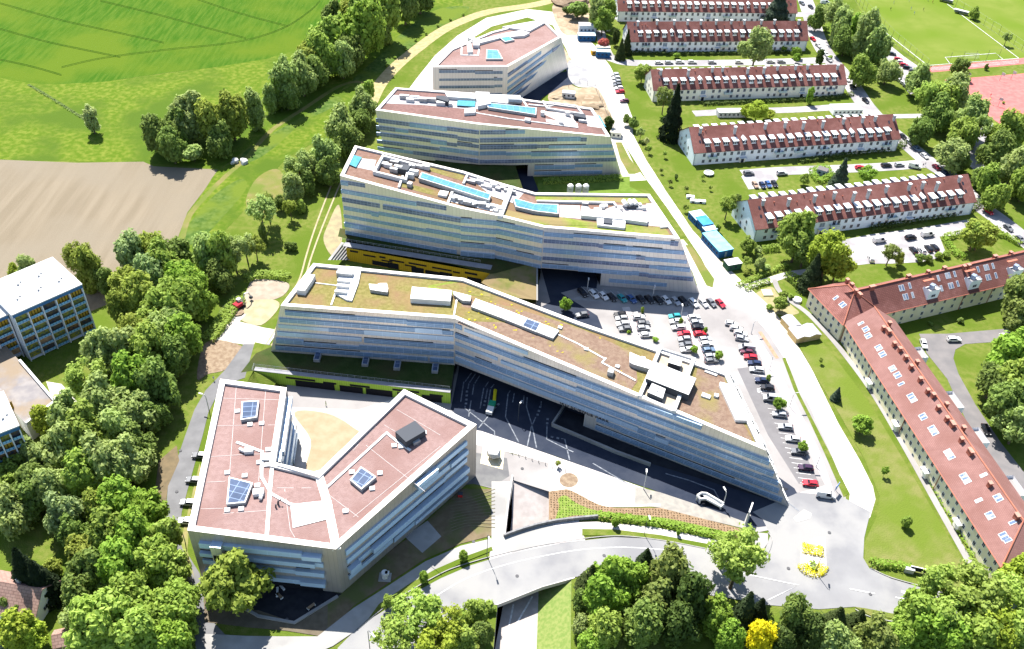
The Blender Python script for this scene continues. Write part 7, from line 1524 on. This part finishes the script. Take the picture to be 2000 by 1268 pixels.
# digger
dg_ = P(468, 600, 0); dgo = thing('excavator', 'white and dark red tracked excavator with its arm raised on the sandy patch', 'excavator', dg_, 1.0)
mb = MB(); mb.box((0, -1.1, .4), (3.2, .5, .8)); mb.build('track', Tyre, dgo); mb = MB(); mb.box((0, 1.1, .4), (3.2, .5, .8)); mb.build('track', Tyre, dgo)
mb = MB(); mb.box((-.5, 0, 1.45), (2.6, 2.2, 1.1)); mb.build('engine_body', mat('digger_red', (.3, .03, .04), (.25, .03, .04), 2), dgo); mb = MB(); mb.box((.6, .6, 2.1), (1.3, 1.1, 1.7)); cb_ = mb.build('cab', O_white, dgo); mb = MB(); mb.box((.62, .6, 2.25), (1.34, 1.0, .9)); mb.build('cab_window', CarGlass, cb_)
mb = MB(); mb.tube([(1, -.3, 1.4), (2.6, -.3, 4.2), (4.2, -.3, 3.6)], [.3, .26, .22], 6); mb.tube([(4.2, -.3, 3.6), (4.9, -.3, 1.6)], .2, 6); mb.build('arm', O_white, dgo); mb = MB(); mb.box((4.9, -.3, 1.2), (.9, .9, .8), 0); mb.build('bucket', O_dgrey, dgo)
mb = MB(); q = P(464, 612, 0); mb.prism([(q.x+2.2*math.cos(a*.785), q.y+1.8*math.sin(a*.785)) for a in range(8)], 0, .5); tag(mb.build('soil_heap', G_brown), 'small brown soil heap in front of the excavator', 'soil heap', kind='thing')
# fences with posts
def fence(label, px, h, step, wm=None, z=.05, sm=False, name='fence', cat='fence', n=None):
    pts = [P(x, y, z) for x, y in px]; o = thing(name, label, cat, pts[0]); b0 = pts[0]; posts = []
    tot = sum((b-a).length for a, b in zip(pts, pts[1:])); step = max(step, tot/90)
    nb_ = MB()
    for a, b in zip(pts, pts[1:]):
        K = max(1, int((b-a).length/step))
        for k in range(K+1): posts.append(a.lerp(b, k/K)-b0)
        for zz_ in (h, h*.5, .12): nb_.tube([a-b0+Vector((0, 0, zz_)), b-b0+Vector((0, 0, zz_))], .02, 3, cap=False)
    nb_.build('wire', PoleD, o); pm_ = MB(); pm_.tube([(0, 0, 0), (0, 0, h)], .07, 5); me = pm_.mesh('post', PoleD)
    for q in posts: po = bpy.data.objects.new('post', me); COL.objects.link(po); po.parent = o; po.location = q
    return o
fence('high wire fence on slim dark posts along the left side of the football pitch', [(1660, -10), (1690, 26), (1740, 80), (1808, 138)], 6, 5.5)
fence('high wire ball fence behind the near football goal', [(1853, 124), (1902, 121), (1948, 118)], 6, 5.5)
fence('long wire fence on the far side of the football pitch', [(1838, 0), (1893, 32), (1950, 68), (2010, 110)], 5, 6)
fence('construction fence around the dug ground by the farthest office', [(1110, 172), (1132, 162), (1162, 172), (1182, 215), (1198, 250)], 2, 3)
fence('post and rail fence beside the ditch by the digger', [(420, 625), (440, 600), (462, 580)], 1.1, 2.5)
gl_ = P(1896, 113, .1); go_ = thing('football_goal', 'white football goal in front of the high ball fence', 'goal', gl_, .1); mb = MB(); w_ = 7.3
mb.tube([(-w_/2, 0, 0), (-w_/2, 0, 2.4), (w_/2, 0, 2.4), (w_/2, 0, 0)], .1, 6); mb.build('goal_frame', O_white, go_); mb = MB()
for k in range(12): x = -w_/2+k*w_/11; mb.tube([(x, 0, 2.4), (x, -1.8, .05)], .025, 3, cap=False)
for k in range(4): mb.tube([(-w_/2, -k*.45, 2.4-k*.6), (w_/2, -k*.45, 2.4-k*.6)], .025, 3, cap=False)
mb.build('net', O_white, go_)
for i, (x, y) in enumerate([(1876, 27), (1846, 4)]):
    p = P(x, y, .1); o = thing('team_bench', ('lower' if i == 0 else 'upper')+' white team shelter on the far side line of the pitch', 'shelter', p, -.6); mb = MB(); mb.prism([(-4, -1), (4, -1), (4, 1), (-4, 1)], 1.9, 2.05, bottom=True); mb.build('roof', O_white, o); mb = MB(); mb.box((0, .9, 1), (8, .1, 1.9)); mb.build('back_panel', O_grey, o); mb = MB(); mb.box((0, .2, .45), (7, .4, .1)); mb.build('seat', O_dgrey, o)
for i, (x, y, a) in enumerate([(1886, 158, .2), (1952, 158, .4), (1974, 155, .4), (1949, 208, .8)]):
    p = P(x, y, .1); o = thing('basketball_hoop', 'basketball stand on the red court, %s from the left' % ordn([1, 3, 4, 2][i]), 'basketball hoop', p, a, 'basketball stands'); mb = MB(); mb.tube([(0, 0, 0), (0, 0, 3.0), (1, 0, 3.3)], .12, 6); mb.build('pole', O_grey, o); mb = MB(); mb.box((1.05, 0, 3.4), (.08, 2.0, 1.4)); mb.build('backboard', O_white, o); mb = MB(); mb.tube([(1.1+.25+.25*math.cos(t*.785), .25*math.sin(t*.785), 3.05) for t in range(9)], .03, 4); mb.build('hoop', O_dgrey, o)
# plaza objects
p = P(963, 893, .1); so2 = thing('sculpture', 'faceted white stone sculpture on its square yellowish pad', 'sculpture', p, .3); mb = MB(); import bmesh
bm = bmesh.new(); bmesh.ops.create_icosphere(bm, subdivisions=1, radius=2.3); RS = random.Random(2)
for v_ in bm.verts: v_.co *= RS.uniform(.82, 1.12); v_.co.z = max(v_.co.z*.95+1.9, .0)
me = bpy.data.meshes.new('stone'); bm.to_mesh(me); bm.free(); me.materials.append(mat('pale_stone', (.4, .4, .4), (.5, .5, .48), 1.)); st = bpy.data.objects.new('faceted_stone', me); COL.objects.link(st); st.parent = so2
p = P(959, 800, .1); fb_ = thing('delivery_cart', 'small green and white cart standing on the striped shaded plaza', 'cart', p, 1.35); mb = MB(); mb.box((-1.2, 0, .85), (2.6, 1.9, 1.1)); mb.build('cart_body', O_white, fb_); mb = MB(); mb.box((1.1, 0, 1.1), (1.9, 1.9, 1.6)); mb.build('cart_cabin', mat('cart_green', (.02, .22, .12), rough=.6), fb_)
for sx in (-1.8, 1.4):
    for sy in (-.9, .9): mb = MB(); mb.tube([(sx, sy-.1, .3), (sx, sy+.1, .3)], .3, 8); mb.build('wheel', Tyre, fb_)
p = P(965, 780, .1); mb = MB(); mb.tube([(p.x, p.y-3.5, .6), (p.x+.2, p.y+3.5, .6)], .5, 8); tag(mb.build('roller', mat('bright_yellow', (.6, .5, .02), rough=.6)), 'long bright yellow barrier beside the green cart on the dark plaza', 'barrier', kind='thing')
# silver ramp frame, pylon, bins, benches
p0_, p1_, p2_ = P(1366, 972, 0), P(1378, 966, 0), P(1410, 985, 0); rf_ = thing('ramp_canopy', 'silver wedge shaped frame over the stairway beside the shaded ramp', 'canopy', (0, 0, 0))
mb = MB(); qa = [P(1362, 968, 2.2), P(1370, 963, 2.4), P(1380, 964, 2.4), P(1414, 984, 1.6), P(1408, 990, 1.0), P(1378, 974, 1.8), P(1368, 975, 1.8)]
for a, b in zip(qa, qa[1:]+qa[:1]): mb.tube([a, b], .38, 6)
for a in qa[::2]: mb.tube([a, Vector((a.x, a.y, 0))], .25, 5)
mb.poly([tuple(t) for t in [qa[1], qa[2], qa[3], qa[4], qa[5]]]); mb.build('frame', O_white, rf_); mb = MB(); mb.poly([tuple(P(x, y, .3)) for x, y in [(1366, 975), (1376, 974), (1400, 988), (1378, 988), (1366, 982)]]); mb.build('stair_opening', O_dark, rf_)
pp = P(1459, 1016, .1); py_ = thing('sign_pylon', 'tall plain white sign pylon at the end of the planting bed', 'sign', pp, 1.15); mb = MB(); mb.box((0, 0, 2.7), (3.6, .4, 5.4)); mb.build('panel', O_white, py_); mb = MB(); mb.box((0, 0, .06), (4.2, 1.0, .12)); mb.build('base', G_conc, py_)
pp = P(1630, 962, .1); sg = thing('road_sign', 'blue and white direction sign at the corner below the car row', 'sign', pp, .9); mb = MB(); mb.tube([(-.8, 0, 0), (-.8, 0, 3.6)], .08, 6); mb.tube([(.8, 0, 0), (.8, 0, 3.6)], .08, 6); mb.build('post', Pole, sg); mb = MB(); mb.box((0, -.1, 2.7), (2.4, .1, 1.5)); mb.build('sign_panel', mat('sign_blue', (.15, .25, .5), rough=.5), sg)
for i, (x, y, a) in enumerate([(546, 1165, -.7), (608, 1186, .8)]):
    p = P(x, y, .1); o = thing('bench', ('left' if i == 0 else 'right')+' short bench with white ends on the dark terrace', 'bench', p, a, 'terrace benches'); mb = MB(); mb.box((0, 0, .45), (2.0, .7, .1)); mb.build('seat', mat('bench_wood', (.2, .14, .09)), o)
    for s in (-1, 1): mb = MB(); mb.box((s*.9, 0, .22), (.3, .75, .44)); mb.build('leg', O_white, o)
p = P(544, 1150, .1); o = thing('angled_wall', 'small white angled seat wall near the south wall on the dark terrace', 'wall', p); mb = MB(); mb.box((0, -1.1, .25), (.5, 2.6, .5), .2); mb.build('wall_arm', O_white, o); mb = MB(); mb.box((.8, .3, .25), (.5, 2.0, .5), .8); mb.build('wall_arm', O_white, o)
p = P(752, 1128, .1); o = thing('ventilation_shaft', 'short white ventilation shaft on the shaded lawn', 'vent', p); mb = MB(); mb.tube([(0, 0, 0), (0, 0, 2.2)], .8, 12); mb.build('shaft', O_white, o); mb = MB(); mb.box((.6, 0, 1.9), (1.0, .9, .6)); mb.build('hood', O_white, o); mb = MB(); mb.box((0, 0, .08), (3, 2.6, .16)); mb.build('base', G_conc, o)
p = P(899, 969, .1); mb = MB(); mb.box((p.x, p.y, .6), (1.2, 1, 1.1)); o = mb.build('litter_bin', mat('bin_red', (.45, .03, .03))); tag(o, 'small bright red bin beside the courtyard office entrance', 'bin', kind='thing'); mb = MB(); mb.box((p.x, p.y, 1.18), (1.3, 1.1, .1)); mb.build('lid', O_dgrey, o)
p = P(1384, 341, 0); tr_ = thing('trampoline', 'round white rimmed trampoline on the lawn before the gabled row', 'trampoline', p); mb = MB(); mb.tube([(1.9*math.cos(t*.3927), 1.9*math.sin(t*.3927), .8) for t in range(17)], .28, 6, cap=False); mb.build('rim', O_white, tr_); mb = MB(); mb.poly([(1.75*math.cos(t*.3927), 1.75*math.sin(t*.3927), .8) for t in range(16)]); mb.build('mat', O_grey, tr_)
for t in range(4):
    mb = MB(); a = t*1.571; mb.tube([(1.9*math.cos(a), 1.9*math.sin(a), 0), (1.9*math.cos(a), 1.9*math.sin(a), .8)], .05, 5); mb.build('leg', O_grey, tr_)
p = P(1556, 588, 0); mb = MB(); mb.prism([(p.x+1.6*math.cos(t*.524), p.y+1.6*math.sin(t*.524)) for t in range(12)], 0, .9); o = mb.build('round_table', O_white); tag(o, 'round white table on the grass by the yellow end wing', 'table', kind='thing')
p = P(1498, 573, 0); o = thing('sandbox', 'sandbox under a teal square cover in the small playground', 'sandbox', p, .1); mb = MB(); mb.box((0, 0, .2), (3.6, 3.6, .4)); mb.build('frame', wood, o); mb = MB(); mb.box((0, 0, .45), (3.3, 3.3, .1)); mb.build('cover', mat('teal_cover', (.25, .45, .42), (.3, .5, .47), 1), o)
p = P(1530, 602, 0); o = thing('garden_chair', 'white garden seat below the small playground tree', 'seat', p, .5); mb = MB(); mb.box((0, 0, .45), (1.8, .7, .1)); mb.build('seat', O_white, o); mb = MB(); mb.box((0, .35, .8), (1.8, .1, .7)); mb.build('backrest', O_white, o)
for s in (-1, 1): mb = MB(); mb.box((s*.8, 0, .22), (.1, .6, .44)); mb.build('leg', O_white, o)
p = P(1768, 1114, 0); bs = thing('notice_board', 'row of white framed boards beside the lawn hedge by the main road', 'notice board', P(1803, 1121, 0), -.22)
mb = MB(); mb.box((0, 0, 1.3), (7, .25, 1.6)); mb.build('board', O_white, bs); mb = MB(); mb.box((0, -.15, 1.3), (6.4, .06, 1.2)); mb.build('glass', CarGlass, bs)
for s in (-3, 0, 3): mb = MB(); mb.box((s, 0, .3), (.15, .2, .6)); mb.build('post', O_grey, bs)
ub = thing('utility_box', 'white utility cabinet at the end of the lawn hedge', 'cabinet', P(1774, 1118, 0), -.2); mb = MB(); mb.box((0, 0, .75), (2.2, .8, 1.5)); mb.build('cabinet', O_white, ub); mb = MB(); mb.box((0, 0, 1.54), (2.4, 1., .1)); mb.build('lid', O_grey, ub)
bo = thing('boulder_pile', 'pile of pale boulders at the path end by the grass', 'rock pile', P(467, 320, 0)); 
for i in range(7):
    bm = bmesh.new(); bmesh.ops.create_icosphere(bm, subdivisions=1, radius=RS.uniform(1., 1.7))
    for v_ in bm.verts: v_.co *= RS.uniform(.75, 1.2)
    me = bpy.data.meshes.new('rock'); bm.to_mesh(me); bm.free(); me.materials.append(MATS['pale_stone']); ro = bpy.data.objects.new('rock', me); COL.objects.link(ro); ro.parent = bo; ro.location = (RS.uniform(-2.5, 2.5), RS.uniform(-2, 2), .6)
for i, (x, y) in enumerate([(1117, 5), (1090, 190), (1155, 207)]):
    bm = bmesh.new(); bmesh.ops.create_icosphere(bm, subdivisions=3, radius=1)
    from mathutils import noise as _ns
    for v_ in bm.verts: v_.co *= 1+.35*_ns.noise(v_.co*1.7+Vector((i*5, 0, 0)))
    me = bpy.data.meshes.new('heap'); bm.to_mesh(me); bm.free(); me.materials.append(G_dirt if i else G_brown); ho_ = bpy.data.objects.new('soil_heap', me); COL.objects.link(ho_); p = P(x, y, 0); ho_.location = (p.x, p.y, 0); ho_.scale = ((11, 8, 3.5), (4, 3, 1.2), (5, 4, 1.8))[i]
    tag(ho_, ('large brown earth mound at the top of the building site', 'small sandy heap in the shadow edge of the farthest office', 'brown earth heap inside the construction fence')[i], 'soil heap', kind='thing')
for i, (x, y) in enumerate([(1000, 930), (1040, 880), (1020, 905)]): pass
for k in range(9):
    x = 1000+k*13; y = 886+k*4.4; p = P(x, y, .1); mb = MB(); mb.tube([(p.x, p.y, 0), (p.x, p.y, 1.0)], .09, 6); mb.tube([(p.x, p.y, 1.), (p.x, p.y, 1.08)], .12, 6)
    tag(mb.build('bollard', PoleD), 'slim dark bollard, %s from the left along the pale plaza strip' % ordn(k+1), 'bollard', 'bollards on the plaza strip', 'thing')
